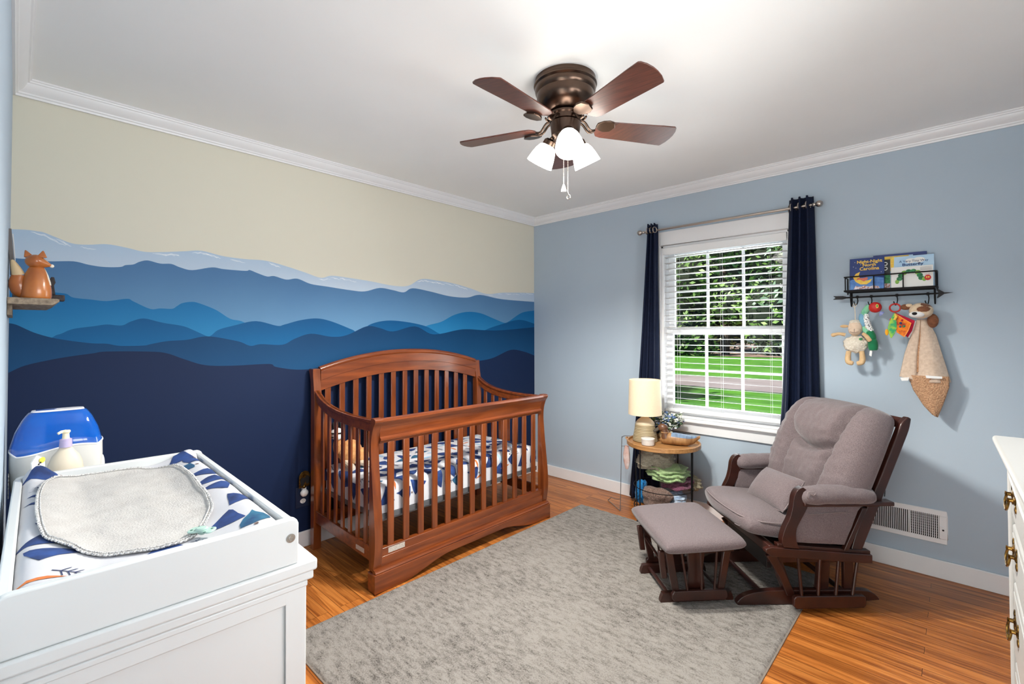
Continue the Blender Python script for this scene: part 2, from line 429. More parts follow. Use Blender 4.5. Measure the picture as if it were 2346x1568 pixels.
# snow strokes on the palest ridge
rs = random.Random(3); snow_n = [0]
pale = RIDGE[0][1]
def snow(y, dz, ln, w):
    n = 8; vs = []; fs = []; snow_n[0] += 1; xs = 0.0007 + 0.00003 * snow_n[0]
    for i in range(n + 1):
        t = i / n; yy = y + ln * t
        zz = interp(pale, yy) - dz - 0.01 * t + rs.uniform(-0.003, 0.003)
        ww = w * sin(pi * t) + 0.0006
        vs += [(xs, yy, zz + ww), (xs, yy, zz - ww)]
        if i: fs.append((2 * i - 2, 2 * i, 2 * i + 1, 2 * i - 1))
    mb.add(vs, fs, 7)
for y in (-3.38, -3.35, -3.3, -3.22, -2.95, -2.9, -2.78, -2.7, -2.6, -2.4, -2.1, -2.02, -1.96, -1.9, -1.35, -1.3, -1.25, -1.18, -1.1, -1.0, -0.92, -0.62, -0.5, -0.4, -0.3, -0.2, -0.12):
    snow(y, rs.uniform(0.004, 0.014), rs.uniform(0.05, 0.12), rs.uniform(0.0015, 0.0045))
struct(mb.build('wall_left', [LAYER[k] for k in order], smooth=0, weld=False))

# baseboards and crown
def board(name, boxes):
    mb = MB()
    for b in boxes: mb.box(*b)
    return struct(mb.build(name, M['white_trim'], bevel=0.004))
board('baseboard_left', [(0.003, 0.016, -RD, 0, 0, 0.097)])
board('baseboard_back', [(0.016, RW, -0.014, 0, 0, 0.097)])
board('baseboard_right', [(RW - 0.014, RW, -RD, -0.014, 0, 0.097)])
board('baseboard_front', [(0.016, 2.25, -RD, -RD + 0.014, 0, 0.097)])
CR = [(0.0, 2.345), (0.008, 2.345), (0.010, 2.353), (0.016, 2.356), (0.018, 2.362), (0.030, 2.372), (0.040, 2.386), (0.044, 2.398), (0.050, 2.400), (0.052, 2.406), (0.057, 2.408), (0.057, ZC), (0.0, ZC)]
def crown(name, a, b, d):
    """crown moulding from a to b (points on the wall), d = unit normal into the room, mitred"""
    mb = MB(); a = Vector(a); b = Vector(b); d = Vector(d); t = (b - a).normalized(); n = len(CR)
    vs = [a + d * p + t * p + Vector((0, 0, z)) for p, z in CR] + [b + d * p - t * p + Vector((0, 0, z)) for p, z in CR]
    mb.add(vs, [(i, (i + 1) % n, n + (i + 1) % n, n + i) for i in range(n)])
    return struct(mb.build(name, M['white_trim'], smooth=25))
crown('trim_1', (0.003, -RD, 0), (0.003, 0, 0), (1, 0, 0))
crown('trim_2', (0, 0, 0), (RW, 0, 0), (0, -1, 0))
crown('trim_3', (RW, 0, 0), (RW, -RD, 0), (-1, 0, 0))
crown('trim_4', (RW, -RD, 0), (0, -RD, 0), (0, 1, 0))
mb = MB(); mb.box(3.3, 3.39, -RD, -RD + 0.016, 0, 2.24); mb.box(2.9, 3.39, -RD, -RD + 0.016, 2.15, 2.24)
struct(mb.build('trim_5', M['white_trim'], bevel=0.003))

# ------------------------------------------------------------------ window
M['glass'] = mat('window_glass', (255, 255, 255), 0.0, trans=1.0, var=0)
def glass_mat():
    m = bpy.data.materials.new('thin_window_glass'); m.use_nodes = True
    N = m.node_tree.nodes; L = m.node_tree.links; N.remove(N['Principled BSDF'])
    t = N.new('ShaderNodeBsdfTransparent'); g = N.new('ShaderNodeBsdfGlossy'); g.inputs['Roughness'].default_value = 0.02
    nz = N.new('ShaderNodeTexNoise'); nz.inputs['Scale'].default_value = 2
    mx = N.new('ShaderNodeMixShader'); fr = N.new('ShaderNodeFresnel'); fr.inputs[0].default_value = 1.45
    L.new(fr.outputs[0], mx.inputs[0]); L.new(t.outputs[0], mx.inputs[1]); L.new(g.outputs[0], mx.inputs[2])
    L.new(mx.outputs[0], N['Material Output'].inputs[0])
    return m
M['glass'] = glass_mat()
wroot = empty('window_1', (1.735, 0.06, WZ0)); struct(wroot)
def wl_(mb): return mb.push(T(-1.735, -0.06, -WZ0))
m_w = M['white_trim']
# jamb lining + casing + stool + apron
mb = wl_(MB())
mb.box(WX0, WX0 + 0.018, 0.0, 0.12, WZ0, WZ1); mb.box(WX1 - 0.018, WX1, 0.0, 0.12, WZ0, WZ1); mb.box(WX0, WX1, 0, 0.12, WZ1 - 0.018, WZ1)
mb.box(WX0 - 0.005, WX1 + 0.005, 0.0, 0.12, WZ0 - 0.004, WZ0 + 0.012)
mb.build('jamb', m_w, wroot, bevel=0.002)
mb = wl_(MB())
mb.box(1.20, WX0, -0.018, -0.001, WZ0, 2.09); mb.box(WX1, 2.27, -0.018, -0.001, WZ0, 2.09); mb.box(WX0, WX1, -0.018, -0.001, WZ1, 2.09)
mb.box(WX0 - 0.006, WX0, -0.022, -0.001, WZ0, WZ1); mb.box(WX1, WX1 + 0.006, -0.022, -0.001, WZ0, WZ1); mb.box(WX0 - .006, WX1 + .006, -0.022, -0.001, WZ1, WZ1 + 0.006)
mb.build('casing', m_w, wroot, bevel=0.003)
mb = wl_(MB()); mb.box(1.18, 2.29, -0.05, 0.0, 0.663, WZ0)
mb.build('stool', m_w, wroot, bevel=0.006)
mb = wl_(MB()); mb.box(1.20, 2.27, -0.018, -0.001, 0.585, 0.663)
mb.build('apron', m_w, wroot, bevel=0.003)
# sashes: upper one outside, lower one inside
def sash(name, y0, y1, z0, z1, top, bot, stile=0.05):
    s = MB(); wl_(s)
    xa, xb = WX0 + 0.018, WX1 - 0.018
    s.box(xa, xa + stile, y0, y1, z0, z1); s.box(xb - stile, xb, y0, y1, z0, z1)
    s.box(xa + stile, xb - stile, y0 + 0.001, y1 - 0.001, z1 - top, z1 - 0.0005); s.box(xa + stile, xb - stile, y0 + 0.001, y1 - 0.001, z0 + 0.0005, z0 + bot)
    o = s.build(name, m_w, wroot, bevel=0.004)
    mt = MB(); wl_(mt)
    w = (xb - xa - 2 * stile) / 3
    for k in (1, 2):
        x = xa + stile + w * k
        mt.box(x - 0.009, x + 0.009, y0 + 0.006, y1 - 0.006, z0 + bot, z1 - top)
    zm = (z0 + bot + z1 - top) / 2
    mt.box(xa + stile, xb - stile, y0 + 0.007, y1 - 0.007, zm - 0.008, zm + 0.008)
    mt.build('muntin', m_w, wroot, bevel=0.003)
    g = MB(); wl_(g); ym = (y0 + y1) / 2
    g.add([(xa + stile, ym, z0 + bot), (xb - stile, ym, z0 + bot), (xb - stile, ym, z1 - top), (xa + stile, ym, z1 - top)], [(0, 1, 2, 3)])
    g.build('pane', M['glass'], wroot, smooth=0)
sash('upper_sash', 0.085, 0.115, 1.305, WZ1 - 0.018, 0.05, 0.045)
sash('lower_sash', 0.05, 0.08, WZ0 + 0.012, 1.355, 0.052, 0.075)

w2r = struct(empty('added_side_window', (RW, -2.35, SW[2])))  # made-up window, out of view, added to let the side fill in
mb = MB(); mb.push(T(-RW, 2.35, -SW[2]))
for y in (SW[0], -2.37, SW[1] - 0.04): mb.box(RW + 0.05, RW + 0.09, y, y + 0.04, SW[2] + 0.001, SW[3] - 0.001)
for z in (SW[2], SW[3] - 0.04): mb.box(RW + 0.051, RW + 0.089, SW[0] + 0.04, SW[1] - 0.04, z, z + 0.04)
mb.build('sash', m_w, w2r, bevel=0.004)
mb = MB(); mb.push(T(-RW, 2.35, -SW[2])); mb.add([(RW + 0.07, SW[0], SW[2]), (RW + 0.07, SW[1], SW[2]), (RW + 0.07, SW[1], SW[3]), (RW + 0.07, SW[0], SW[3])], [(0, 1, 2, 3)]); mb.build('pane', M['glass'], w2r, smooth=0)

# ------------------------------------------------------------------ blind
M['blind'] = mat('white_blind_slat', (242, 243, 244), 0.4, var=0.02)
bl = empty('window_blind', (1.735, 0.022, 1.97), label='white horizontal slat blind lowered and tilted open inside the window frame', cat='window blind')
xa, xb = WX0 + 0.024, WX1 - 0.024
mb = MB(); mb.push(T(-1.735, -0.022, -1.97)); mb.box(xa, xb, -0.004, 0.048, 1.925, 1.965)
mb.build('headrail', M['blind'], bl, bevel=0.003)
mb = MB(); mb.push(T(-1.735, -0.022, -1.97)); mb.box(xa - .004, xb + .004, -0.014, -0.005, 1.912, 1.966)
mb.build('valance', M['blind'], bl, bevel=0.003)
nsl = 26
for i in range(nsl):
    z = 1.893 - i * 0.0445
    mb = MB(); mb.push(T(0, 0, z - 1.97) @ RX(radians(-6)))
    mb.add([(xa - 1.735, -0.021, 0), (xb - 1.735, -0.021, 0), (xb - 1.735, 0, 0.0008), (xa - 1.735, 0, 0.0008), (xb - 1.735, 0.021, 0), (xa - 1.735, 0.021, 0)], [(0, 1, 2, 3), (3, 2, 4, 5)])
    mb.build('slat', M['blind'], bl, smooth=60, solid=0.0011)
mb = MB(); mb.push(T(-1.735, -0.022, -1.97)); mb.box(xa, xb, 0.002, 0.044, 0.722, 0.742)
mb.build('bottom_rail', M['blind'], bl, bevel=0.004)
M['cord'] = mat('white_cord', (228, 228, 226), 0.8, var=0.1)
for cx in (1.42, 1.735, 2.05):
    mb = MB(); mb.push(T(-1.735, -0.022, -1.97))
    for dy in (0.001, 0.044):
        mb.tube([(cx, dy, 1.92), (cx, dy, 0.735)], 0.0008, 5)
    mb.build('ladder_cord', M['cord'], bl)

# ------------------------------------------------------------------ curtains and rod
def curtain(label, edges, n, ph, name='curtain'):
    """edges: list of (z, x_left, x_right); n folds"""
    e = sorted(edges)
    zl = e[0][0]; zt = e[-1][0]
    xl = [(a, b) for a, b, c in e]; xr = [(a, c) for a, b, c in e]
    base = ((e[0][1] + e[0][2]) / 2, -0.075, zl)
    root = empty(name, base, label=label, cat='curtain', group='navy curtains beside the window')
    mb = MB(); mb.push(T(*[-c for c in base]))
    def fn(u, v):
        z = lerp(zl, zt, v)
        a = interp(xl, z); b = interp(xr, z)
        x = lerp(a, b, u)
        amp = lerp(0.034, 0.03, v) * (1 + 0.15 * noise.noise(Vector((u * 3, z * 1.3, ph))))
        w = sin(2 * pi * n * u + ph + 0.35 * noise.noise(Vector((z * 1.5, 2.0, ph))))
        x += 0.012 * sin(4 * pi * n * u + 2 * ph) * (b - a) / 0.15
        zz = z + (0.008 * abs(sin(2 * pi * n * u + ph)) if v > 0.995 else 0)
        return Vector((x, -0.075 + amp * w, zz))
    mb.surf(fn, n * 16, 44)
    mb.build('panel', M['navy_cloth'], root, smooth=80, solid=0.003)
    for k in range(2 * n):
        u = (k + 0.5 - ph / pi) / (2 * n)
        u = (k + 0.25) / (2 * n)
        p = fn(u, (2.1 - zl) / (zt - zl))
        q = fn(u + 0.01, (2.1 - zl) / (zt - zl)) - fn(u - 0.01, (2.1 - zl) / (zt - zl))
        ang = atan2(q.y, q.x)
        g = MB(); g.push(T(*[-c for c in base]) @ T(p.x, p.y, 2.098) @ RZ(ang))
        g.tube([(0.021 * cos(a), 0, 0.021 * sin(a)) for a in [2 * pi * i / 18 for i in range(18)]], 0.0035, 6, closed=True)
        g.build('grommet', M['nickel'], root)
    return root
curtain('navy grommet curtain panel left of the window, lower half behind the table lamp',
        [(0.03, 1.035, 1.285), (0.95, 1.125, 1.295), (2.05, 1.218, 1.300), (2.142, 1.222, 1.298)], 3, 0.4)
curtain('navy grommet curtain panel right of the window, partly behind the glider chair',
        [(0.03, 2.085, 2.345), (0.55, 2.115, 2.335), (0.95, 2.14, 2.325), (2.05, 2.185, 2.312), (2.148, 2.188, 2.308)], 3, 1.4)
rod = empty('curtain_rod', (1.735, -0.075, 2.098), label='brushed nickel curtain rod with ball finials above the window', cat='curtain rod')
mb = MB(); mb.push(T(-1.735, 0.075, -2.098)); mb.tube([(1.19, -0.075, 2.098), (2.315, -0.075, 2.098)], 0.0085, 12); mb.build('pole', M['nickel'], rod)
for sx_, x in ((-1, 1.19), (1, 2.315)):
    mb = MB(); mb.push(T(x - 1.735, 0, 0) @ RY(sx_ * pi / 2))
    mb.lathe([(0.009, -0.004), (0.012, 0.002), (0.009, 0.008), (0.009, 0.014), (0.012, 0.017), (0.018, 0.024), (0.020, 0.034), (0.018, 0.044), (0.010, 0.052), (0, 0.054)], 20)
    mb.build('finial', M['nickel'], rod)
for x in (1.205, 2.30):
    mb = MB(); mb.push(T(x - 1.735, 0, 0)); mb.tube([(0, 0, -0.011), (0, 0.03, -0.012), (0, 0.0735, -0.012)], 0.005, 8); mb.box(-0.011, 0.011, 0.069, 0.074, -0.045, 0.02)
    mb.build('bracket', M['nickel'], rod)

# ------------------------------------------------------------------ heating vent
vent = empty('floor_level_vent', (2.71, 0, 0.184), label='white metal air register low on the wall behind the glider', cat='air vent')
mb = MB()
w2 = 0.185; h = 0.177
mb.box(-w2, w2, -0.009, -0.001, 0, 0.026); mb.box(-w2, w2, -0.009, -0.001, h - 0.028, h)
mb.box(-w2, -w2 + 0.026, -0.009, -0.001, 0.026, h - 0.028); mb.box(w2 - 0.032, w2, -0.009, -0.001, 0.026, h - 0.028); mb.box(0.03, 0.037, -0.009, -0.002, 0.026, h - 0.028)
mb.build('vent_frame', M['white_trim'], vent, bevel=0.003)
mb = MB(); mb.box(-w2 + 0.02, w2 - 0.026, -0.0022, -0.0012, 0.02, h - 0.02); mb.build('vent_duct', M['dark_gap'], vent)
mb = MB()
x = -w2 + 0.030
while x < w2 - 0.034:
    mb.box(x, x + 0.0035, -0.008, -0.0035, 0.026, h - 0.028); x += 0.0082
mb.build('vent_louvre', M['white_trim'], vent)
mb = MB()
for k in range(9):
    z = 0.034 + k * 0.0135
    mb.box(0.037, w2 - 0.032, -0.0035, -0.0025, z, z + 0.003)
mb.build('vent_damper', mat('vent_damper_grey', (120, 120, 122), 0.5), vent)
mb = MB(); mb.push(T(w2 - 0.016, -0.0095, 0.075) @ RX(pi / 2)); mb.lathe([(0.0045, 0), (0.0045, 0.002), (0, 0.003)], 12); mb.build('vent_screw', M['black'], vent)
mb = MB(); mb.box(w2 - 0.030, w2 - 0.014, -0.014, -0.009, 0.09, 0.094); mb.build('vent_lever', M['white_trim'], vent)

# ------------------------------------------------------------------ outside
GZ = -0.5
M['lawn'] = mat('lawn_grass', (92, 160, 34), 0.9, rgb2=(58, 122, 22), scale=1.4, bump=0.5, bscale=20, detail=8)
M['mulch'] = mat('leaf_litter', (196, 172, 160), 0.95, rgb2=(104, 78, 62), scale=1.1, detail=8)
M['street'] = mat('pale_concrete', (168, 158, 158), 0.9, rgb2=(140, 130, 130), scale=0.6, detail=8)
def ground(name, y0, y1, m, z, x0=-70, x1=40, n=40, wob=0.35, kind='structure'):
    mb = MB(); vs = []; fs = []
    for i in range(n + 1):
        x = lerp(x0, x1, i / n)
        a = y0 + wob * noise.noise(Vector((x * 0.25, y0, 0))); b = y1 + wob * noise.noise(Vector((x * 0.25, y1, 3)))
        vs += [(x, a, z), (x, b, z)]
        if i: fs.append((2 * i - 2, 2 * i - 1, 2 * i + 1, 2 * i))
    mb.add(vs, fs)
    return tag(mb.build(name, m, smooth=0), kind=kind)
ground('lawn', 0.125, 60, M['lawn'], GZ, wob=0)
ground('path', 12.6, 16.6, M['street'], GZ + 0.02)
ground('mulch_bed', 36, 95, M['mulch'], GZ + 0.04, wob=1.5)
mb = MB(); mb.box(-6, 8, 0.121, 0.2, GZ - 0.2, WZ0 - 0.02); mb.box(-6, WX0 - 0.01, 0.121, 0.2, WZ0 - 0.02, 3.2); mb.box(WX1 + 0.01, 8, 0.121, 0.2, WZ0 - 0.02, 3.2); mb.box(WX0 - 0.01, WX1 + 0.01, 0.121, 0.2, WZ1 + 0.02, 3.2)
tag(mb.build('wall_outside', mat('outside_siding', (205, 203, 198), 0.8), smooth=0), kind='structure')

M['leaf'] = mat('leaf_green', (158, 194, 112), 0.45, rgb2=(60, 98, 46), scale=0.8, detail=6, coords='Object')
M['leaf2'] = mat('leaf_blue_green', (196, 222, 204), 0.4, rgb2=(66, 108, 76), scale=0.9, detail=6)
M['leaf3'] = mat('leaf_yellow_green', (206, 218, 116), 0.45, rgb2=(84, 118, 44), scale=0.8, detail=6)
M['leaf_or'] = mat('leaf_autumn', (222, 160, 60), 0.5, rgb2=(150, 84, 40), scale=0.8)
M['bark'] = mat('dark_bark', (84, 66, 54), 0.9, rgb2=(44, 34, 28), scale=3, bump=0.6, bscale=12)
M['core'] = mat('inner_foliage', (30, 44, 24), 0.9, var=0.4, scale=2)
def tree(x, y, h, r, leafm, label, seed, n=6500, low=0.0, ls=0.26):
    rr = random.Random(seed)
    root = empty('tree', (x, y, GZ), label=label, cat='tree', group='trees beyond the lawn')
    mb = MB(); mb.tube(catmull([(0, 0, 0), (0.1, 0, h * 0.25), (-0.1, 0.1, h * 0.5), (0.1, 0, h * 0.8)], 4), [lerp(0.34, 0.08, i / 12) for i in range(13)], 9)
    for k in range(4):
        a = rr.uniform(0, 6.28); z = h * rr.uniform(0.2, 0.5)
        mb.tube([(0, 0, z), (cos(a) * r * 0.4, sin(a) * r * 0.4, z + h * 0.12), (cos(a) * r * 0.7, sin(a) * r * 0.7, z + h * 0.2)], [0.14, 0.09, 0.04], 6)
    mb.build('trunk', M['bark'], root)
    mb = MB(); blobs = []
    for k in range(13):
        a = rr.uniform(0, 6.28); q = rr.uniform(0.15, 0.75) * r; z = lerp(low + r * 0.2, h - r * 0.3, (k + rr.random()) / 13)
        blobs.append((Vector((cos(a) * q, sin(a) * q, z)), rr.uniform(0.38, 0.62) * r))
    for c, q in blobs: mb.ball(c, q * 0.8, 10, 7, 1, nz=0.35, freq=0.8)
    vs = []; fs = []; k = 0
    for i in range(n):
        c, q = blobs[i % len(blobs)]
        d = Vector((rr.gauss(0, 1), rr.gauss(0, 1), rr.gauss(0, 1))).normalized()
        p = c + d * q * rr.uniform(0.8, 1.12)
        if p.z < low: continue
        t1 = Vector((rr.gauss(0, 1), rr.gauss(0, 1), rr.gauss(0, 1) * 0.6)).normalized()
        t2 = t1.cross(d + Vector((rr.uniform(-.5, .5), rr.uniform(-.5, .5), rr.uniform(-.5, .5)))).normalized()
        s_ = ls * rr.uniform(0.6, 1.3)
        vs += [p - t1 * s_, p + t2 * s_ * 0.42, p + t1 * s_, p - t2 * s_ * 0.42]
        fs.append((k, k + 1, k + 2, k + 3)); k += 4
    mb.add(vs, fs, 0)
    mb.build('foliage', [leafm, M['core']], root, smooth=0, weld=False)
    return root
tree(-11.5, 38.5, 15, 5.4, M['leaf'], 'tall green tree behind the lawn, at the left of the window view', 11)
tree(-16.5, 43, 14, 5.2, M['leaf3'], 'yellow-green bushy tree far behind the lawn, left part of the view', 12)
tree(-7.2, 41, 15.5, 5.4, M['leaf2'], 'blue-green leafy tree behind the lawn, centre of the window view', 13)
tree(-2.6, 39, 15, 5.2, M['leaf'], 'dense green tree behind the lawn, right part of the window view', 14)
tree(2.2, 43, 15, 5.4, M['leaf2'], 'dark blue-green tree behind the lawn, beside the navy right curtain', 15)
tree(-22, 40, 15, 5.6, M['leaf2'], 'leafy tree beyond the lawn, hidden behind the left window jamb', 16)
tree(-12.5, 52, 18, 6.5, M['leaf2'], 'tall pale tree standing behind the first row of trees', 17, low=2.0)
tree(-3.5, 53, 18, 6.5, M['leaf3'], 'tall yellow-green tree standing behind the first row of trees', 18, low=2.0)
tree(-4.3, 34, 11.2, 1.5, M['leaf_or'], 'slim tree with orange autumn leaves near the right curtain', 19, n=900, low=8.3, ls=0.2)
# hidden gable and neighbour tree shade the near lawn: a broad tree to the side
tree(-10.0, 4.6, 7.4, 2.7, M['leaf'], 'garden tree close to the house, shading the near lawn', 21, n=3000, low=2.2, ls=0.16)

# ------------------------------------------------------------------ crib
CX, CY = 0.42, -1.475
crib = empty('sleigh_crib', (CX, CY, 0), label='cherry wood sleigh crib with arched slatted back against the mural wall', cat='crib')
def cm(): return MB().push(T(-CX, -CY, 0))
Y0, Y1 = -2.165, -0.785
PW = 0.046
CH, CHH = M['cherry'], M['cherry_h']
# posts
front_out = [(0.788, 0.105), (0.799, 0.16), (0.806, 0.235), (0.803, 0.33), (0.79, 0.45), (0.775, 0.58), (0.766, 0.68), (0.765, 0.74), (0.772, 0.79), (0.786, 0.83), (0.80, 0.85), (0.806, 0.862), (0.803, 0.873), (0.79, 0.878)]
fo = [(v.x, v.y) for v in catmull([(a, b, 0) for a, b in front_out], 4)]
fi = [(0.748 if z < 0.8 else lerp(0.748, 0.765, (z - 0.8) / 0.078), z) for x, z in fo]
for y in (Y0, Y1 - PW):
    mb = cm(); mb.strip_prism(fo, fi, y, y + PW, 'xz'); mb.build('front_post', CH, crib, bevel=0.004)
back_out = [(0.055, 0.0), (0.055, 0.3), (0.052, 0.7), (0.05, 0.9), (0.045, 1.0), (0.035, 1.05), (0.022, 1.078), (0.02, 1.088), (0.028, 1.096)]
bo = [(v.x, v.y) for v in catmull([(a, b, 0) for a, b in back_out], 4)]
bi = [(lerp(0.102, 0.102, 0) if z < 0.9 else 0.102 - 0.022 * sm(0.9, 1.08, z), z) for x, z in bo]
for y in (Y0, Y1 - PW):
    mb = cm(); mb.strip_prism(bo, bi, y, y + PW, 'xz'); mb.build('rear_post', CH, crib, bevel=0.004)
# base plinth under the front
mb = cm()
def arch(y):
    t = abs((y - (Y0 + Y1) / 2) / ((Y1 - Y0) / 2))
    return 0.058 * (1 - sm(0.30, 0.80, t))
n = 48
top = [(lerp(Y0 - 0.006, Y1 + 0.006, i / n), 0.098) for i in range(n + 1)]
bot = [(y, arch(y)) for y, z in top]
mb.strip_prism(top, bot, 0.790, 0.818, 'yz')
mb.box(0.745, 0.818, Y0 - 0.006, Y0 + 0.05, 0, 0.098); mb.box(0.745, 0.818, Y1 - 0.05, Y1 + 0.006, 0, 0.098)
mb.build('plinth', CHH, crib, bevel=0.006, seg=3)
mb = cm(); mb.prism([(0.785, 0.098), (0.815, 0.098), (0.817, 0.103), (0.812, 0.108), (0.806, 0.110), (0.806, 0.114), (0.785, 0.118)], Y0 + 0.0, Y1 - 0.0, 'xz')
mb.build('plinth_moulding', CHH, crib)
# front lower rail
mb = cm(); mb.box(0.752, 0.786, Y0 + PW, Y1 - PW, 0.10, 0.205); mb.box(0.786, 0.790, Y0 + PW, Y1 - PW, 0.10, 0.165)
mb.build('lower_rail', CHH, crib, bevel=0.003)
# front top rail, moulded section
sec = [(0.752, 0.742), (0.772, 0.742), (0.774, 0.752), (0.784, 0.758), (0.786, 0.766), (0.778, 0.772), (0.774, 0.776), (0.775, 0.80), (0.780, 0.82), (0.789, 0.838), (0.800, 0.850), (0.805, 0.860), (0.802, 0.871), (0.792, 0.876), (0.775, 0.874), (0.765, 0.866), (0.760, 0.85), (0.754, 0.80)]
mb = cm(); mb.prism(sec, Y0 + PW, Y1 - PW, 'xz'); mb.build('top_rail', CHH, crib, smooth=40)
def slat(mb, x0, x1, y, w, z0, z1): mb.box(x0, x1, y - w / 2, y + w / 2, z0, z1)
for i in range(13):
    y = -2.052 + i * 0.09557
    mb = cm(); slat(mb, 0.762, 0.775, y, 0.038, 0.2, 0.745); mb.build('slat', CH, crib, bevel=0.003)
# back panel: arched top rail
def arc(y, ends, peak):
    t = (y - (Y0 + Y1) / 2) / ((Y1 - Y0) / 2)
    return ends + (peak - ends) * (1 - abs(t) ** 2.1)
ya, yb = Y0 + PW, Y1 - PW
n = 40
ys = [lerp(ya, yb, i / n) for i in range(n + 1)]
mb = cm()
mb.strip_prism([(y, arc(y, 1.066, 1.175)) for y in ys], [(y, arc(y, 0.945, 1.050)) for y in ys], 0.058, 0.084, 'yz')
mb.strip_prism([(y, arc(y, 1.066, 1.175)) for y in ys], [(y, arc(y, 1.008, 1.115)) for y in ys], 0.084, 0.088, 'yz')
mb.build('headboard_panel', CHH, crib, bevel=0.002)
mb = cm(); mb.tube([(0.068, y, arc(y, 1.076, 1.186)) for y in ys], 0.019, 12, flat=1.0); mb.build('headboard_cap', CHH, crib)
for i in range(13):
    y = -2.068 + i * 0.0945
    mb = cm(); slat(mb, 0.064, 0.077, y, 0.038, 0.2, arc(y, 0.945, 1.05) + 0.006); mb.build('slat', CH, crib, bevel=0.003)
mb = cm(); mb.box(0.058, 0.088, ya, yb, 0.13, 0.205); mb.build('rear_lower_rail', CHH, crib, bevel=0.003)
# sides
side = [(0.085, 0.972), (0.12, 0.948), (0.18, 0.918), (0.27, 0.892), (0.38, 0.876), (0.5, 0.868), (0.62, 0.866), (0.762, 0.868)]
sp = [(v.x, v.y) for v in catmull([(a, b, 0) for a, b in side], 5)]
SX = [0.174 + 0.0845 * k for k in range(7)]
for (yc, s_) in ((Y0 + 0.02, -1), (Y1 - 0.02, 1)):
    mb = cm()
    mb.strip_prism(sp, [(x, z - 0.062) for x, z in sp], yc - 0.011, yc + 0.011, 'xz')
    mb.strip_prism(sp, [(x, z - 0.018) for x, z in sp], yc - 0.017, yc + 0.017, 'xz')
    mb.build('side_rail', CHH, crib, bevel=0.004, seg=3)
    mb = cm(); mb.strip_prism([(0.1, 0.235), (0.75, 0.215)], [(0.1, 0.165), (0.75, 0.142)], yc - 0.011, yc + 0.011, 'xz')
    mb.build('side_lower_rail', CHH, crib, bevel=0.003)
    for x in SX:
        z1 = interp(sp, x) - 0.055
        mb = cm(); mb.box(x - 0.016, x + 0.016, yc - 0.006, yc + 0.006, 0.215, z1); mb.build('slat', CH, crib, bevel=0.003)
# rating labels
M['paper_label'] = mat('paper_label', (214, 206, 196), 0.6, rgb2=(150, 138, 128), scale=160, stretch=(1, 1, 3))
mb = cm(); mb.box(0.7862, 0.7872, -2.075, -1.975, 0.172, 0.199); mb.build('rating_label', M['paper_label'], crib)
mb = cm(); mb.box(0.60, 0.685, Y0 + 0.0075, Y0 + 0.0088, 0.165, 0.188); mb.build('rating_label', M['paper_label'], crib)
# mattress support
M['grey_metal'] = mat('grey_metal', (120, 122, 126), 0.4, 0.5, var=0.1)
mb = cm(); mb.box(0.735, 0.745, -2.11, -0.84, 0.335, 0.362); mb.box(0.105, 0.115, -2.11, -0.84, 0.335, 0.362)
mb.box(0.115, 0.735, -2.11, -2.10, 0.335, 0.362); mb.box(0.115, 0.735, -0.85, -0.84, 0.335, 0.362)
for k in range(9): mb.tube([(0.115, -2.0 + k * 0.13, 0.352), (0.735, -2.0 + k * 0.13, 0.352)], 0.003, 5)
mb.build('mattress_support', M['grey_metal'], crib)

# ------------------------------------------------------------------ printed cloth: shapes that lie on a surface
M['sheet'] = mat('sheet_cloth', (216, 217, 222), 0.9, rgb2=(204, 205, 212), scale=5, bump=0.06, bscale=30)
M['ink_navy'] = mat('ink_navy', (40, 72, 136), 0.85, rgb2=(22, 40, 84), scale=26)
M['ink_teal'] = mat('ink_teal', (48, 112, 140), 0.85, rgb2=(26, 62, 104), scale=26)
M['ink_line'] = mat('ink_line', (44, 54, 92), 0.85, var=0.2)
M['ink_orange'] = mat('ink_orange', (224, 128, 62), 0.85, rgb2=(180, 96, 50), scale=30)
M['ink_pale'] = mat('ink_pale_blue', (176, 204, 226), 0.85, rgb2=(146, 180, 210), scale=26)
M['ink_brown'] = mat('ink_brown', (120, 96, 90), 0.85, rgb2=(92, 70, 66), scale=26)
INKS = [M['ink_navy'], M['ink_teal'], M['ink_line'], M['ink_orange'], M['ink_pale'], M['ink_brown']]
def shp_mountain(r): 
    return [(-.5, -.45), (-.2, -.5), (.2, -.48), (.5, -.4), (.28, 0), (.12, .42), (0, .55), (-.14, .3), (-.3, -.05)]
def shp_pine(r):
    return [(-.42, -.45), (-.1, -.5), (.42, -.42), (.3, -.2), (.4, -.16), (.2, .1), (.28, .14), (.08, .4), (0, .62), (-.1, .36), (-.3, .1), (-.2, .08), (-.42, -.2), (-.3, -.22)]
def shp_whale(r):
    return [(-.6, .05), (-.4, -.12), (0, -.2), (.4, -.08), (.65, .12), (.3, .1), (0, .14), (-.3, .12)]
def shp_fox(r):
    return [(-.6, -.02), (-.2, -.12), (.2, -.1), (.6, .02), (.2, .08), (-.2, .07)]
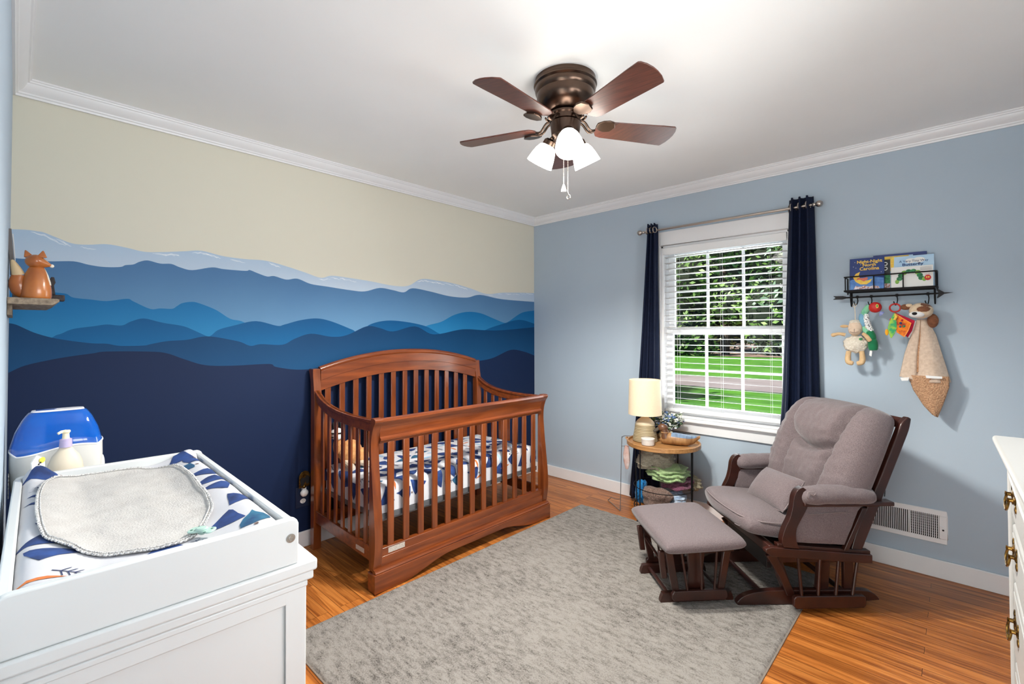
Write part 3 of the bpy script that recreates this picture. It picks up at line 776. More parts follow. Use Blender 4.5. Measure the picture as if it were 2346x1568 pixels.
def print_shapes(mb, area, S, seed, size=0.08, n=60, keep=None, step=0.02, lift=0.0009, off=1, gap=0.62):
    """scatter motifs in the flat area (x0,x1,y0,y1); S maps flat (a,b)->(point, normal)"""
    rr = random.Random(seed); done = []
    kinds = ['mountain', 'pine', 'twig', 'mountain', 'whale', 'twig', 'mountain', 'pine', 'fox', 'twig2', 'mountain', 'pine']
    t = 0; i = 0
    while i < n and t < 4000:
        t += 1
        a = rr.uniform(area[0], area[1]); b = rr.uniform(area[2], area[3])
        k = kinds[i % len(kinds)]
        rad = size * (0.62 if k in ('twig', 'twig2', 'fox') else 0.8 if k == 'whale' else 0.92)
        if any((a - x) ** 2 + (b - y) ** 2 < ((rad + q) * gap) ** 2 for x, y, q in done): continue
        if keep and not keep(a, b): continue
        done.append((a, b, rad)); i += 1
        rot = rr.choice((0, pi, pi / 2, -pi / 2)) + rr.uniform(-.4, .4)
        ca, sa = cos(rot), sin(rot)
        def place(poly, sc, ink, closed=True):
            bm = bmesh.new()
            vs = [bm.verts.new((a + (x * ca - y * sa) * sc, b + (x * sa + y * ca) * sc, 0)) for x, y in poly]
            try: f = bm.faces.new(vs)
            except Exception: bm.free(); return
            bmesh.ops.triangulate(bm, faces=[f])
            for _ in range(3):
                es = [e for e in bm.edges if e.calc_length() > step]
                if not es: break
                bmesh.ops.subdivide_edges(bm, edges=es, cuts=1)
                bmesh.ops.triangulate(bm, faces=[q for q in bm.faces if len(q.verts) > 3])
            bm.verts.index_update()
            P = []
            for v in bm.verts:
                p, nn = S(v.co.x, v.co.y)
                P.append(p + nn * lift)
            F = [tuple(v.index for v in q.verts) for q in bm.faces]
            bm.free()
            mb.add(P, F, ink)
        if k == 'mountain': place(shp_mountain(rr), size, off + 0)
        elif k == 'pine': place(shp_pine(rr), size * 0.9, off + rr.choice((0, 0, 1))); place([(-.05, -.6), (.05, -.6), (.05, -.49), (-.05, -.49)], size, off + 5)
        elif k == 'whale': place(shp_whale(rr), size * 0.9, off + 4)
        elif k == 'fox': place(shp_fox(rr), size * 0.8, off + 3)
        else:
            sc = size * 0.62; w = 0.035
            place([(-w, -.6), (w, -.6), (w * .6, .6), (-w * .6, .6)], sc, off + 2)
            for q in range(5):
                y = -.35 + q * .2; l = .42 - q * .06
                for s2 in (-1, 1):
                    place([(0, y - w * .7), (s2 * l, y + .18 - w * .5), (s2 * l, y + .18 + w * .5), (0, y + w * .7)][::s2], sc, off + 2)

# crib mattress with a fitted sheet (top and sides unfolded)
MX0, MX1, MY0, MY1, MZ0, MZ1 = 0.108, 0.738, -2.105, -0.835, 0.364, 0.505
def wrap(t, half, R, drop):
    """arc-length along a flat top of half-width `half` that rolls over radius R and drops; returns (offset, height below top)"""
    s_ = abs(t); sg = 1 if t >= 0 else -1
    L1 = half - R
    if s_ <= L1: return sg * s_, 0.0, 0.0
    s2 = s_ - L1
    if s2 <= R * pi / 2:
        a = s2 / R; return sg * (L1 + R * sin(a)), R * (1 - cos(a)), a * sg
    return sg * half, R + (s2 - R * pi / 2), pi / 2 * sg
mcx, mcy = (MX0 + MX1) / 2, (MY0 + MY1) / 2
def mattress_S(a, b):
    hx = (MX1 - MX0) / 2; hy = (MY1 - MY0) / 2; R = 0.035
    ox, dx, ax = wrap(a, hx, R, 0.14); oy, dy, ay = wrap(b, hy, R, 0.14)
    d = dx + dy if min(dx, dy) < 1e-6 else max(dx, dy)
    crown_ = 0.012 * (1 - (ox / hx) ** 2) * (1 - (oy / hy) ** 2)
    p = Vector((mcx + ox, mcy + oy, MZ1 + crown_ - d))
    p += Vector((0.003 * noise.noise(Vector((b * 9, a * 9, 1))), 0.002 * noise.noise(Vector((b * 9, a * 9, 5))), 0.004 * noise.noise(Vector((b * 7, a * 9, 9)))))
    nn = Vector((sin(ax), sin(ay), cos(ax) * cos(ay)))
    if nn.length < 1e-4: nn = Vector((sin(ax), sin(ay), 0.01))
    return p - Vector((CX, CY, 0)), nn.normalized()
matt = empty('crib_mattress', (CX, CY, MZ0), label='crib mattress in a white sheet printed with navy mountains, inside the sleigh crib', cat='mattress')
mb = MB(); mb.push(T(0, 0, -MZ0))
hx = (MX1 - MX0) / 2 + 0.12; hy = (MY1 - MY0) / 2 + 0.12
def msurf(u, v):
    a = lerp(-hx, hx, u); b = lerp(-hy, hy, v)
    return mattress_S(a, b)[0]
# body as rounded box
hx0 = (MX1 - MX0) / 2; hy0 = (MY1 - MY0) / 2
def box_round(u, v):
    return None
dmax = 0.141
La = (hx0 - 0.035) + 0.035 * pi / 2 + (dmax - 0.035)
Lb = (hy0 - 0.035) + 0.035 * pi / 2 + (dmax - 0.035)
def centre(u, v):
    a = lerp(-La, La, u)
    b = lerp(-Lb, Lb, v)
    return mattress_S(a, b)[0]
def lim(u, v):
    """cover grid whose corner squares collapse onto the vertical edges"""
    a = lerp(-La, La, u); b = lerp(-Lb, Lb, v)
    ea = max(0, abs(a) - (hx0 - 0.035)); eb = max(0, abs(b) - (hy0 - 0.035))
    if ea > 0 and eb > 0:
        m_ = max(ea, eb); th = atan2(eb, ea)
        # roll the corner: distance m_ down the profile, direction th
        R = 0.035
        if m_ <= R * pi / 2: off = R * sin(m_ / R); dz = R * (1 - cos(m_ / R))
        else: off = R; dz = R + m_ - R * pi / 2
        x = (hx0 - R + off * cos(th)) * (1 if a > 0 else -1); y = (hy0 - R + off * sin(th)) * (1 if b > 0 else -1)
        return Vector((mcx + x - CX, mcy + y - CY, MZ1 - dz))
    return mattress_S(a, b)[0]
mb.surf(lim, 60, 110)
print_shapes(mb, (-La + 0.045, La - 0.045, -Lb + 0.045, Lb - 0.045), mattress_S, 5, size=0.092, n=230, gap=0.47,
             keep=lambda a, b: not (abs(a) > hx0 - 0.03 and abs(b) > hy0 - 0.03), lift=0.0016)
mb.build('fitted_sheet', [M['sheet']] + INKS, matt, smooth=60, weld=False)
mb = MB(); mb.push(T(-CX, -CY, -MZ0)); mb.box(MX0 + 0.01, MX1 - 0.01, MY0 + 0.01, MY1 - 0.01, MZ0 + 0.0, MZ0 + 0.02); mb.build('mattress_core', M['black'], matt)

# giraffe toy behind the side slats
M['plush_tan'] = mat('plush_tan', (226, 170, 112), 0.95, rgb2=(200, 138, 84), scale=60, bump=0.3, bscale=120, sheen=0.3)
M['plush_cream'] = mat('plush_cream', (240, 226, 204), 0.95, rgb2=(222, 204, 180), scale=60, bump=0.3, bscale=120)
M['plush_black'] = mat('plush_black', (26, 24, 26), 0.9)
M['plush_white'] = mat('plush_white', (240, 238, 236), 0.95, var=0.06, scale=40)
tx, ty, tz = 0.235, -2.04, 0.515
toy = empty('plush_toy', (tx, ty, tz), label='tan plush toy with black and white striped head in the crib corner', cat='soft toy')
mb = MB(); mb.push(T(-0.0, 0, 0)); mb.ball((0.02, 0.03, 0.075), (0.06, 0.075, 0.075), 20, 14, nz=0.12, freq=18); mb.ball((0.05, 0.085, 0.05), (0.045, 0.05, 0.05), 14, 10, nz=0.1); mb.build('body', M['plush_tan'], toy)
mb = MB(); mb.ball((-0.005, -0.03, 0.12), (0.034, 0.034, 0.075), 16, 12, nz=0.1); mb.build('neck', M['plush_tan'], toy)
mb = MB(); mb.ball((0.0, -0.045, 0.195), (0.04, 0.04, 0.036), 18, 12); mb.ball((0.03, -0.06, 0.18), (0.025, 0.022, 0.018), 12, 8); mb.build('head', M['plush_white'], toy)
for k in (-1, 1):
    mb = MB(); mb.ball((-0.005, -0.045 + k * 0.022, 0.245), (0.012, 0.009, 0.022), 10, 8); mb.build('ear', M['plush_black'], toy)
mb = MB()
for z in (0.205, 0.182): mb.tube([(0.0 + 0.041 * cos(a), -0.045 + 0.041 * sin(a), z) for a in [2 * pi * i / 20 for i in range(20)]], 0.0045, 6, closed=True)
mb.build('stripe', M['plush_black'], toy)
for k in (-1, 1):
    mb = MB(); mb.tube([(0.03, 0.02 + 0.03 * k, 0.03), (0.09, 0.03 + 0.04 * k, 0.016), (0.13, 0.03 + 0.05 * k, 0.016)], [0.02, 0.018, 0.02], 10); mb.build('foot', M['plush_cream'], toy)

# ------------------------------------------------------------------ ceiling fan
FX, FY = 1.718, -1.782
fan = empty('ceiling_fan', (FX, FY, ZC), label='bronze hugger ceiling fan with five dark blades and three lit glass shades', cat='ceiling fan')
M['blade'] = mat('blade_walnut', (98, 52, 38), 0.38, rgb2=(66, 34, 26), scale=9, stretch=(1.2, 14, 4), coat=0.2)
def shade_mat():
    m = bpy.data.materials.new('lit_frosted_glass'); m.use_nodes = True
    N = m.node_tree.nodes; L = m.node_tree.links; b = N['Principled BSDF']
    b.inputs['Base Color'].default_value = (0.95, 0.93, 0.9, 1); b.inputs['Roughness'].default_value = 0.3
    tc = N.new('ShaderNodeTexCoord'); sp_ = N.new('ShaderNodeSeparateXYZ'); L.new(tc.outputs['Object'], sp_.inputs[0])
    nz = N.new('ShaderNodeTexNoise'); nz.inputs['Scale'].default_value = 6; L.new(tc.outputs['Object'], nz.inputs[0])
    cr = N.new('ShaderNodeValToRGB'); cr.color_ramp.elements[0].color = (1, 0.93, 0.82, 1); cr.color_ramp.elements[1].color = (1, 0.97, 0.90, 1)
    L.new(nz.outputs[0], cr.inputs[0]); L.new(cr.outputs[0], b.inputs['Emission Color'])
    b.inputs['Emission Strength'].default_value = SHADE_E
    return m
SHADE_E = 7.0; BULB_W = 40
prof = [(0.0, 0.0), (0.131, 0.0), (0.131, -0.016), (0.136, -0.02), (0.137, -0.028), (0.131, -0.034), (0.133, -0.04), (0.130, -0.056), (0.124, -0.064), (0.124, -0.085), (0.118, -0.105), (0.102, -0.124), (0.08, -0.138), (0.062, -0.148), (0.0, -0.15)]
mb = MB(); mb.lathe(prof[::-1], 64); mb.build('motor_housing', M['bronze'], fan, smooth=30)
mb = MB(); mb.lathe([(0.0, -0.147), (0.066, -0.147), (0.074, -0.152), (0.075, -0.160), (0.068, -0.165), (0.068, -0.185), (0.0, -0.186)][::-1], 48); mb.build('flywheel', M['bronze'], fan, smooth=30)
mb = MB(); mb.lathe([(0.0, -0.186), (0.064, -0.186), (0.066, -0.19), (0.064, -0.21), (0.060, -0.245), (0.050, -0.258), (0.0, -0.262)][::-1], 48); mb.build('switch_housing', M['bronze'], fan, smooth=30)
BZ = 2.215 - ZC
def blade_outline():
    pts = []
    # from hub side to tip; returns top edge then bottom edge
    prof_ = [(0.145, 0.030), (0.155, 0.046), (0.18, 0.054), (0.25, 0.057), (0.35, 0.062), (0.44, 0.067), (0.485, 0.069), (0.490, 0.068)]
    tip = [(0.490, 0.066), (0.503, 0.040), (0.510, 0.012), (0.512, -0.012), (0.509, -0.04), (0.500, -0.062), (0.492, -0.068)]
    return prof_, tip
for k in range(5):
    ang = radians(-16 + 72 * k)
    br = MB(); br.push(RZ(ang))
    # bracket: arm from the flywheel and a shield-shaped plate under the blade
    for s_ in (-1, 1):
        br.tube(catmull([(0.06, s_ * 0.012, -0.172), (0.085, s_ * 0.013, -0.182), (0.11, s_ * 0.011, BZ - 0.012), (0.135, s_ * 0.006, BZ - 0.009)], 4), [0.006] * 12 + [0.005], 8, flat=0.8)
    pl = [(0.128, 0.012), (0.150, 0.030), (0.175, 0.036), (0.198, 0.030), (0.212, 0.0), (0.198, -0.030), (0.175, -0.036), (0.150, -0.030), (0.128, -0.012)]
    br.push(RX(radians(-12))); br.prism(pl, BZ - 0.012, BZ - 0.004, 'xy'); br.pop()
    arm = br.build('blade_bracket', M['bronze'], fan, bevel=0.002)
    b = MB(); b.push(RZ(ang) @ T(0, 0, BZ) @ RX(radians(-12)))
    pr_, tip = blade_outline()
    out = pr_[:-1] + [(x, y) for x, y in tip] + [(x, -y) for x, y in pr_[:-2]][::-1] + [(0.138, -0.012), (0.138, 0.012)]
    b.prism(out, -0.003, 0.003, 'xy')
    bl_ = b.build('blade', M['blade'], fan, bevel=0.0015)
sm_ = shade_mat()
# light kit: three arms, fitters, glass shades
view = atan2(CAM.y - FY, CAM.x - FX)
for k in range(3):
    a = view + radians(8) + k * 2 * pi / 3
    g = MB(); g.push(RZ(a))
    g.tube(catmull([(0.03, 0, -0.235), (0.055, 0, -0.238), (0.066, 0, -0.245), (0.070, 0, -0.262)], 4), 0.0085, 10)
    g.push(T(0.070, 0, -0.250) @ RY(radians(-30)))
    g.lathe([(0.0, 0.006), (0.02, 0.004), (0.027, -0.004), (0.029, -0.026), (0.026, -0.028), (0, -0.028)][::-1], 28)
    g.pop(); g.build('lamp_fitter', M['bronze'], fan)
    sh = MB(); sh.push(RZ(a) @ T(0.070, 0, -0.250) @ RY(radians(-30)))
    sp2 = [(0.026, -0.022), (0.036, -0.030), (0.046, -0.050), (0.053, -0.075), (0.058, -0.100), (0.060, -0.112), (0.057, -0.112), (0.050, -0.075), (0.033, -0.034), (0.0, -0.03)]
    sh.lathe(sp2, 32)
    sh.build('lamp_shade', sm_, fan)
    Mx = T(FX, FY, ZC) @ RZ(a) @ T(0.070, 0, -0.250) @ RY(radians(-30))
    lo = add_light('fan_bulb', 'SPOT', Mx @ Vector((0, 0, -0.116)), BULB_W, (0.99, 0.97, 0.90), 0.04)
    lo.data.spot_size = radians(160); lo.data.spot_blend = 0.5
for (dx, dy, z1, kind) in ((-0.012, 0.02, 1.960, 0), (0.008, 0.014, 1.935, 1)):
    # the two chains hang just behind the near shade as seen from the door
    e = Vector((cos(view + pi / 2), sin(view + pi / 2), 0)); px_ = e * (0.010 if kind else -0.008)
    c = MB(); z0 = -0.25
    n = 40
    zz = [lerp(z0, z1 - ZC, i / n) for i in range(n + 1)]
    c.tube([(px_.x, px_.y, z) for z in zz], [0.0011 + 0.0009 * (i % 2) for i in range(n + 1)], 6)
    ch = c.build('pull_chain', M['nickel'], fan)
    p = MB(); p.push(T(px_.x, px_.y, z1 - ZC))
    if kind == 0:
        p.lathe([(0.001, 0.002), (0.004, -0.004), (0.011, -0.026), (0.010, -0.032), (0, -0.034)], 14)
        p.build('pull_fob', M['plush_white'], fan)
    else:
        p.tube([(0, 0, 0), (0.0, 0, -0.010), (0.004, 0, -0.022)], 0.0022, 6)
        p.tube([(0.003 + 0.009 * cos(a), 0, -0.032 + 0.009 * sin(a)) for a in [2 * pi * i / 14 for i in range(14)]], 0.0028, 6, closed=True)
        p.build('pull_fob', M['satin_steel'], fan)

# ------------------------------------------------------------------ soft cushion generator
def cushion_fn(w, h, t, front=None, back=None, p=6, corner=0.10, edge=0.5, pad=0.0):
    """returns fn(u,v,side): cushion in the xy plane, thickness along z"""
    def f(u, v, side):
        U = 2 * u - 1; V = 2 * v - 1
        k = 1 - corner * (U * U * V * V) ** 1.5
        x = w / 2 * U * k; y = h / 2 * V * k
        e = max(0.0, (1 - abs(U) ** p)) ** edge * max(0.0, (1 - abs(V) ** p)) ** edge
        d = t / 2 * e
        if side > 0 and front: d += front(U, V) * e
        if side < 0 and back: d += back(U, V) * e
        return Vector((x, y, side * d))
    return f
def add_cushion(mb, f, nu=36, nv=36, warp=None):
    for side in (1, -1):
        mb.surf(lambda u, v: (warp(f(ease(u), ease(v), side)) if warp else f(ease(u), ease(v), side)), nu, nv)
def ease(t):   # denser rows near the rim
    return 0.5 - 0.5 * cos(pi * t) * (0.55 + 0.45 * abs(cos(pi * t)))

# ------------------------------------------------------------------ glider chair
GA = radians(44.5)
GL = empty('glider_chair', (2.2628, -0.6302, 0.0), label='taupe cushioned glider chair with dark wood frame in front of the window wall', cat='chair',
           rot=(0, 0, pi + GA))
# local frame: +x forward (seat front), +y to the right-hand side ... near (camera) side is -y after the rotation below
# forward F = (-cos a, -sin a); rotation pi + a maps local x to F and local y to (sin a, -cos a) = near side
DW = M['darkwood']
GH = 0.013       # rails stand on the rug / floor
NY = 0.21        # base half width
def P2(pts, k=5): return [(v.x, v.y) for v in catmull([(a, b, 0) for a, b in pts], k)]
# base rails
for s_ in (1, -1):
    mb = MB()
    top = P2([(-0.335, 0.022), (-0.315, 0.045), (-0.27, 0.063), (-0.15, 0.066), (0.0, 0.067), (0.15, 0.068), (0.25, 0.062), (0.32, 0.042), (0.352, 0.016)], 4)
    bot = [(x, 0.001 if x > -0.05 else 0.001 + 0.016 * min(1, (-0.05 - x) / 0.28)) for x, z in top]
    z0 = 0.013
    mb.strip_prism([(x, z + z0) for x, z in top], [(x, z + z0) for x, z in bot], s_ * NY - 0.016, s_ * NY + 0.016, 'xz')
    mb.build('floor_rail', DW, GL, bevel=0.004)
for x in (0.21, -0.2):
    mb = MB(); mb.tube([(x, -NY, 0.045), (x, NY, 0.045)], 0.012, 10); mb.build('stretcher', DW, GL)
# inner uprights of the base and the top platform
for s_ in (1, -1):
    for (xb, xt, w) in ((0.10, 0.165, 0.026), (-0.07, -0.085, 0.03), (-0.20, -0.20, 0.024)):
        mb = MB(); mb.strip_prism([(xb - w, 0.075), (xt - w, 0.26)], [(xb + w, 0.075), (xt + w, 0.26)], s_ * (NY + 0.005) - 0.010 - (0.016 if s_ > 0 else -0.016), s_ * (NY + 0.005) + 0.010 - (0.016 if s_ > 0 else -0.016), 'xz')
        mb.build('base_upright', DW, GL, bevel=0.003)
    mb = MB(); mb.box(-0.24, 0.19, s_ * (NY - 0.01) - 0.011, s_ * (NY - 0.01) + 0.011, 0.205, 0.262); mb.build('base_top_rail', DW, GL, bevel=0.003)
mb = MB(); mb.box(0.165, 0.19, -NY + 0.02, NY - 0.02, 0.17, 0.262); mb.box(-0.24, -0.215, -NY + 0.02, NY - 0.02, 0.19, 0.262); mb.box(-0.2, 0.18, -NY + 0.03, NY - 0.03, 0.235, 0.25)
mb.build('glide_platform', M['black'], GL, bevel=0.003)
# hanging side panels (outside): bottom skirt, spindles, slanted front leg
OY = 0.262
def tilt(x): return 0.286 + 0.085 * x     # side rail line, higher at the front
for s_ in (1, -1):
    yo = s_ * OY
    mb = MB(); mb.prism([(-0.235, 0.032), (-0.225, 0.02), (0.095, 0.018), (0.108, 0.030), (0.108, 0.066), (0.095, 0.078), (-0.225, 0.078), (-0.235, 0.068)], yo - 0.011, yo + 0.011, 'xz')
    mb.build('side_skirt', DW, GL, bevel=0.004)
    for (xb, xt) in ((0.065, 0.083), (-0.012, -0.025), (-0.096, -0.115), (-0.175, -0.205)):
        mb = MB(); mb.tube([(xb, yo, 0.07), (xt, yo, tilt(xt) - 0.01)], 0.0075, 10); mb.build('spindle', DW, GL)
    mb = MB(); mb.strip_prism([(0.075, 0.06), (0.115, 0.15), (0.17, 0.262)], [(0.118, 0.06), (0.155, 0.15), (0.215, 0.25)], yo - s_ * 0.038 - 0.012, yo - s_ * 0.038 + 0.012, 'xz')
    mb.build('front_leg', DW, GL, bevel=0.004)
# seat frame
SY = 0.30
for s_ in (1, -1):
    ya_, yb_ = (s_ * SY - 0.014, s_ * SY + 0.014)
    mb = MB(); mb.strip_prism([(-0.235, tilt(-0.235) + 0.020), (0.235, tilt(0.235) + 0.020), (0.262, tilt(0.25) + 0.010)], [(-0.235, tilt(-0.235) - 0.020), (0.235, tilt(0.235) - 0.022), (0.262, tilt(0.25) - 0.006)], ya_, yb_, 'xz')
    mb.strip_prism([(-0.235, tilt(-0.235) + 0.034), (0.20, tilt(0.2) + 0.034)], [(-0.235, tilt(-0.235) + 0.018), (0.20, tilt(0.2) + 0.018)], s_ * (SY - 0.014) - 0.016, s_ * (SY - 0.014) + 0.016, 'xz')
    mb.build('seat_side_rail', DW, GL, bevel=0.003)
mb = MB(); mb.box(0.215, 0.240, -SY, SY, tilt(0.22) - 0.02, tilt(0.22) + 0.024); mb.build('seat_front_rail', DW, GL, bevel=0.004)
mb = MB(); mb.box(-0.235, -0.21, -SY, SY, tilt(-0.22) - 0.02, tilt(-0.22) + 0.02); mb.build('seat_rear_rail', DW, GL, bevel=0.004)
mb = MB()
for k in range(4): mb.box(-0.15 + k * 0.1, -0.12 + k * 0.1, -SY + 0.02, SY - 0.02, tilt(-0.15 + k * 0.1) - 0.005, tilt(-0.15 + k * 0.1) + 0.006)
mb.build('seat_slats', DW, GL)
# arm posts (serpentine) and slanted rear slats, arm boards
for s_ in (1, -1):
    yc = s_ * 0.298
    fr = P2([(0.178, 0.325), (0.186, 0.36), (0.172, 0.41), (0.148, 0.46), (0.135, 0.51), (0.128, 0.555), (0.112, 0.585), (0.088, 0.598)], 5)
    bk = P2([(0.105, 0.318), (0.120, 0.36), (0.118, 0.41), (0.092, 0.46), (0.070, 0.50), (0.058, 0.54), (0.064, 0.58), (0.084, 0.598)], 5)
    mb = MB(); mb.strip_prism(fr, bk, yc - 0.017, yc + 0.017, 'xz'); mb.build('arm_post', DW, GL, bevel=0.006, seg=3)
    mb = MB(); mb.strip_prism([(-0.105, 0.305), (-0.195, 0.50)], [(-0.128, 0.305), (-0.218, 0.50)], yc - 0.012, yc + 0.012, 'xz'); mb.build('rear_arm_slat', DW, GL, bevel=0.003)
    mb = MB(); mb.box(-0.335, 0.085, yc - 0.026, yc + 0.026, 0.512, 0.532); mb.build('arm_board', DW, GL, bevel=0.005)
# back stiles: long raked boards with a rounded top, cross rails
BV = Vector((-0.385, 0.923)).normalized()
B0 = Vector((-0.165, 0.27))
def onback(s, d=0.0):      # s along the back, d forward of the stile centre line
    p = B0 + BV * s; n_ = Vector((BV.y, -BV.x)); q = p + n_ * d
    return (q.x, q.y)
for s_ in (1, -1):
    yc = s_ * 0.280
    fr = [onback(s, 0.023) for s in (0.0, 0.1, 0.2, 0.35, 0.5, 0.62, 0.66, 0.685)]
    bk = [onback(s, -0.023 if s < 0.66 else -0.02) for s in (0.0, 0.1, 0.2, 0.35, 0.5, 0.62, 0.66, 0.68)]
    fr[-1] = onback(0.700, 0.006); bk[-1] = onback(0.698, -0.012)
    fr[1] = onback(0.1, 0.033); fr[2] = onback(0.2, 0.032)
    mb = MB(); mb.strip_prism(P2(fr, 3), P2(bk, 3), yc - 0.015, yc + 0.015, 'xz'); mb.build('back_stile', DW, GL, bevel=0.006, seg=3)
for s in (0.02, 0.64):
    a = onback(s, -0.008); b = onback(s, 0.012); c = onback(s + 0.05, 0.012); d = onback(s + 0.05, -0.008)
    mb = MB(); mb.prism([a, b, c, d], -0.27, 0.27, 'xz'); mb.build('back_rail', DW, GL, bevel=0.003)
for k in range(5):
    y = -0.16 + k * 0.08
    mb = MB(); mb.tube([(onback(0.06, 0)[0], y, onback(0.06, 0)[1]), (onback(0.65, 0)[0], y, onback(0.65, 0)[1])], 0.008, 8); mb.build('back_spindle', DW, GL)
for s_ in (1, -1):
    mb = MB(); x0, z0 = onback(0.02, -0.025)
    mb.tube(catmull([(x0, s_ * 0.25, z0), (x0 - 0.03, s_ * 0.255, z0 - 0.012), (x0 - 0.055, s_ * 0.27, z0 - 0.04)], 4), 0.0022, 6); mb.build('cushion_tie', M['black'], GL)
x0, z0 = onback(0.36, -0.02)
mb = MB(); mb.tube(catmull([(x0, 0.262, z0), (x0 - 0.012, 0.268, z0 - 0.02), (x0 - 0.008, 0.27, z0 - 0.055)], 4), 0.0022, 6); mb.build('cushion_tie', M['black'], GL)
# seat cushion
TP = M['taupe']
sc = MB()
sw, sd, st = 0.53, 0.47, 0.095
def seat_warp(p):
    # p.x across (y), p.y along depth; bows forward in the middle
    X = 0.075 + p.y; Y = p.x
    if p.y > 0: X += 0.030 * (1 - (Y / (sw / 2)) ** 2) * (p.y / (sd / 2))
    Z = tilt(X) + 0.035 + st / 2 + p.z + 0.012 * noise.noise(Vector((X * 6, Y * 6, 2)))
    Z += 0.02 * (1 - (Y / 0.27) ** 2) * (1 - ((X - 0.07) / 0.26) ** 2) if p.z > 0 else 0
    return Vector((X, Y, Z))
f = cushion_fn(sw, sd, st, p=10, corner=0.055, edge=0.42)
add_cushion(sc, f, 40, 40, seat_warp)
sc.build('seat_cushion', TP, GL, smooth=60)
pp = MB()
ring = []
for i in range(96):
    a = 2 * pi * i / 96
    U = max(-1, min(1, 1.25 * cos(a))); V = max(-1, min(1, 1.25 * sin(a)))
    k = 1 - 0.055 * (U * U * V * V) ** 1.5
    q = seat_warp(Vector((sw / 2 * U * k * 0.985, sd / 2 * V * k * 0.985, 0.031))); q.z = tilt(q.x) + 0.035 + st / 2 + 0.030
    ring.append(q)
pp.tube(ring, 0.0032, 6, closed=True); pp.build('cushion_piping', M['taupe_pipe'], GL)
# side panels + arm pads
for s_ in (1, -1):
    pm = MB(); yc = s_ * 0.293
    def panel(u, v, side, yc=yc, s_=s_):
        zt, zb = 0.545, 0.335
        xf = lerp(0.118, 0.092, v) if v < 1 else 0.09
        xb = lerp(-0.115, -0.205, v)
        x = lerp(xb, xf, u); z = lerp(zb + 0.06 * (x - 0.0), zt, v)
        bul = 0.012 * (sin(pi * u) ** 0.35) * (sin(pi * v) ** 0.35) + 0.003 * noise.noise(Vector((x * 22, z * 22, yc)))
        return Vector((x, yc + side * (0.006 + bul), z))
    for side in (1, -1):
        pm.surf(lambda u, v: panel(u, v, side), 20, 16)
    pm.build('side_panel', TP, GL, smooth=60)
    pk = MB(); pk.tube([(x, yc + s_ * 0.0195, 0.478 - 0.004 * sin(20 * x)) for x in [lerp(-0.13, 0.06, i / 10) for i in range(11)]], 0.0018, 5); pk.build('pocket_seam', M['taupe_pipe'], GL)
    ap = MB()
    def arm(u, v, yc=yc, s_=s_):
        x = lerp(-0.255, 0.095, u); a = 2 * pi * v
        e = max(0, 1 - abs(2 * u - 1) ** 7) ** 0.5
        ry = 0.052 * (0.35 + 0.65 * e); rz = 0.043 * (0.3 + 0.7 * e)
        w_ = 1 + 0.07 * noise.noise(Vector((x * 24, cos(a) * 2, sin(a) * 2 + yc)))
        return Vector((x, yc + ry * cos(a) * w_, 0.553 + rz * sin(a) * w_ + 0.006 * sin(pi * u)))
    ap.surf(arm, 34, 24, cv=True)
    for u0 in (0, 1):
        c = [arm(u0, j / 24) for j in range(24)]
        ap.add(c, [tuple(range(24))])
    ap.build('arm_pad', TP, GL, smooth=70)
    bw = MB(); bx, by, bz = 0.078, yc + s_ * 0.045, 0.585
    bw.tube(catmull([(bx, by, bz), (bx - .02, by + s_ * .006, bz - .012), (bx - .03, by + s_ * .004, bz), (bx, by, bz), (bx + .008, by + s_ * .005, bz - .018), (bx + 0.0, by, bz - .03)], 4), 0.0022, 5)
    bw.build('arm_pad_tie', M['taupe_pipe'], GL)
# tie at the seat front corner
bw = MB(); q = seat_warp(Vector((0.235, 0.215, 0.0)))
bw.tube(catmull([(q.x + 0.012, q.y - 0.02, q.z + 0.01), (q.x + 0.022, q.y - 0.05, q.z - 0.018), (q.x + 0.026, q.y - 0.09, q.z - 0.024)], 5), 0.0022, 5); bw.build('seat_tie', M['taupe_pipe'], GL)
# back cushion with head roll and two side rolls
bc = MB(); bw_, bh, bt = 0.625, 0.60, 0.125
def groove(x, c, w): return math.exp(-((x - c) / w) ** 2)
def bfront(U, V):
    d = 0.03 + 0.012 * (1 - V * V)
    cx_ = 0.47 + 0.10 * sm(-0.2, 0.9, V) - 0.05 * sm(0.2, -0.9, V)
    g = max(groove(abs(U), cx_ * (1.0 if V < 0.25 else 1.0), 0.055), 0)
    d -= 0.034 * g * (0.45 + 0.55 * sm(-0.95, -0.2, V))
    mid = sm(cx_ + 0.02, cx_ - 0.06, abs(U))
    hl = 0.18 - 0.16 * (1 - (U / 0.5) ** 2)
    d -= 0.048 * groove(V, hl, 0.055) * mid
    d += 0.036 * mid * sm(hl + 0.02, hl + 0.3, V) * sm(1.05, 0.75, V)
    d += 0.014 * mid * groove(V, -0.3, 0.35)
    d += 0.020 * sm(cx_, cx_ + 0.2, abs(U)) * (1 - 0.3 * abs(V))
    # diagonal tuck from the groove crossing down the middle panel
    if abs(U) < 0.62:
        d -= 0.010 * groove(V - (-0.05 - (0.5 - abs(U)) * 0.9), 0, 0.05) * sm(0.25, 0.5, abs(U))
    # rumples on the outer rolls
    d += 0.005 * noise.noise(Vector((U * 4, V * 13, 3))) * (0.6 + abs(U))
    d += 0.004 * noise.noise(Vector((U * 11, V * 9, 8)))
    return d
def back_warp(p):
    s = 0.40 + p.y         # along the back
    w_ = p.x * 1.03
    d = 0.028 + bt / 2 + p.z
    # head of the cushion flops slightly backwards
    bend = 0.030 * sm(0.45, 0.75, s) ** 2
    q = onback(s, d - bend)
    nar = 1 - 0.10 * sm(0.30, 0.10, s) - 0.05 * sm(0.5, 0.72, s)
    return Vector((q[0], w_ * nar, q[1]))
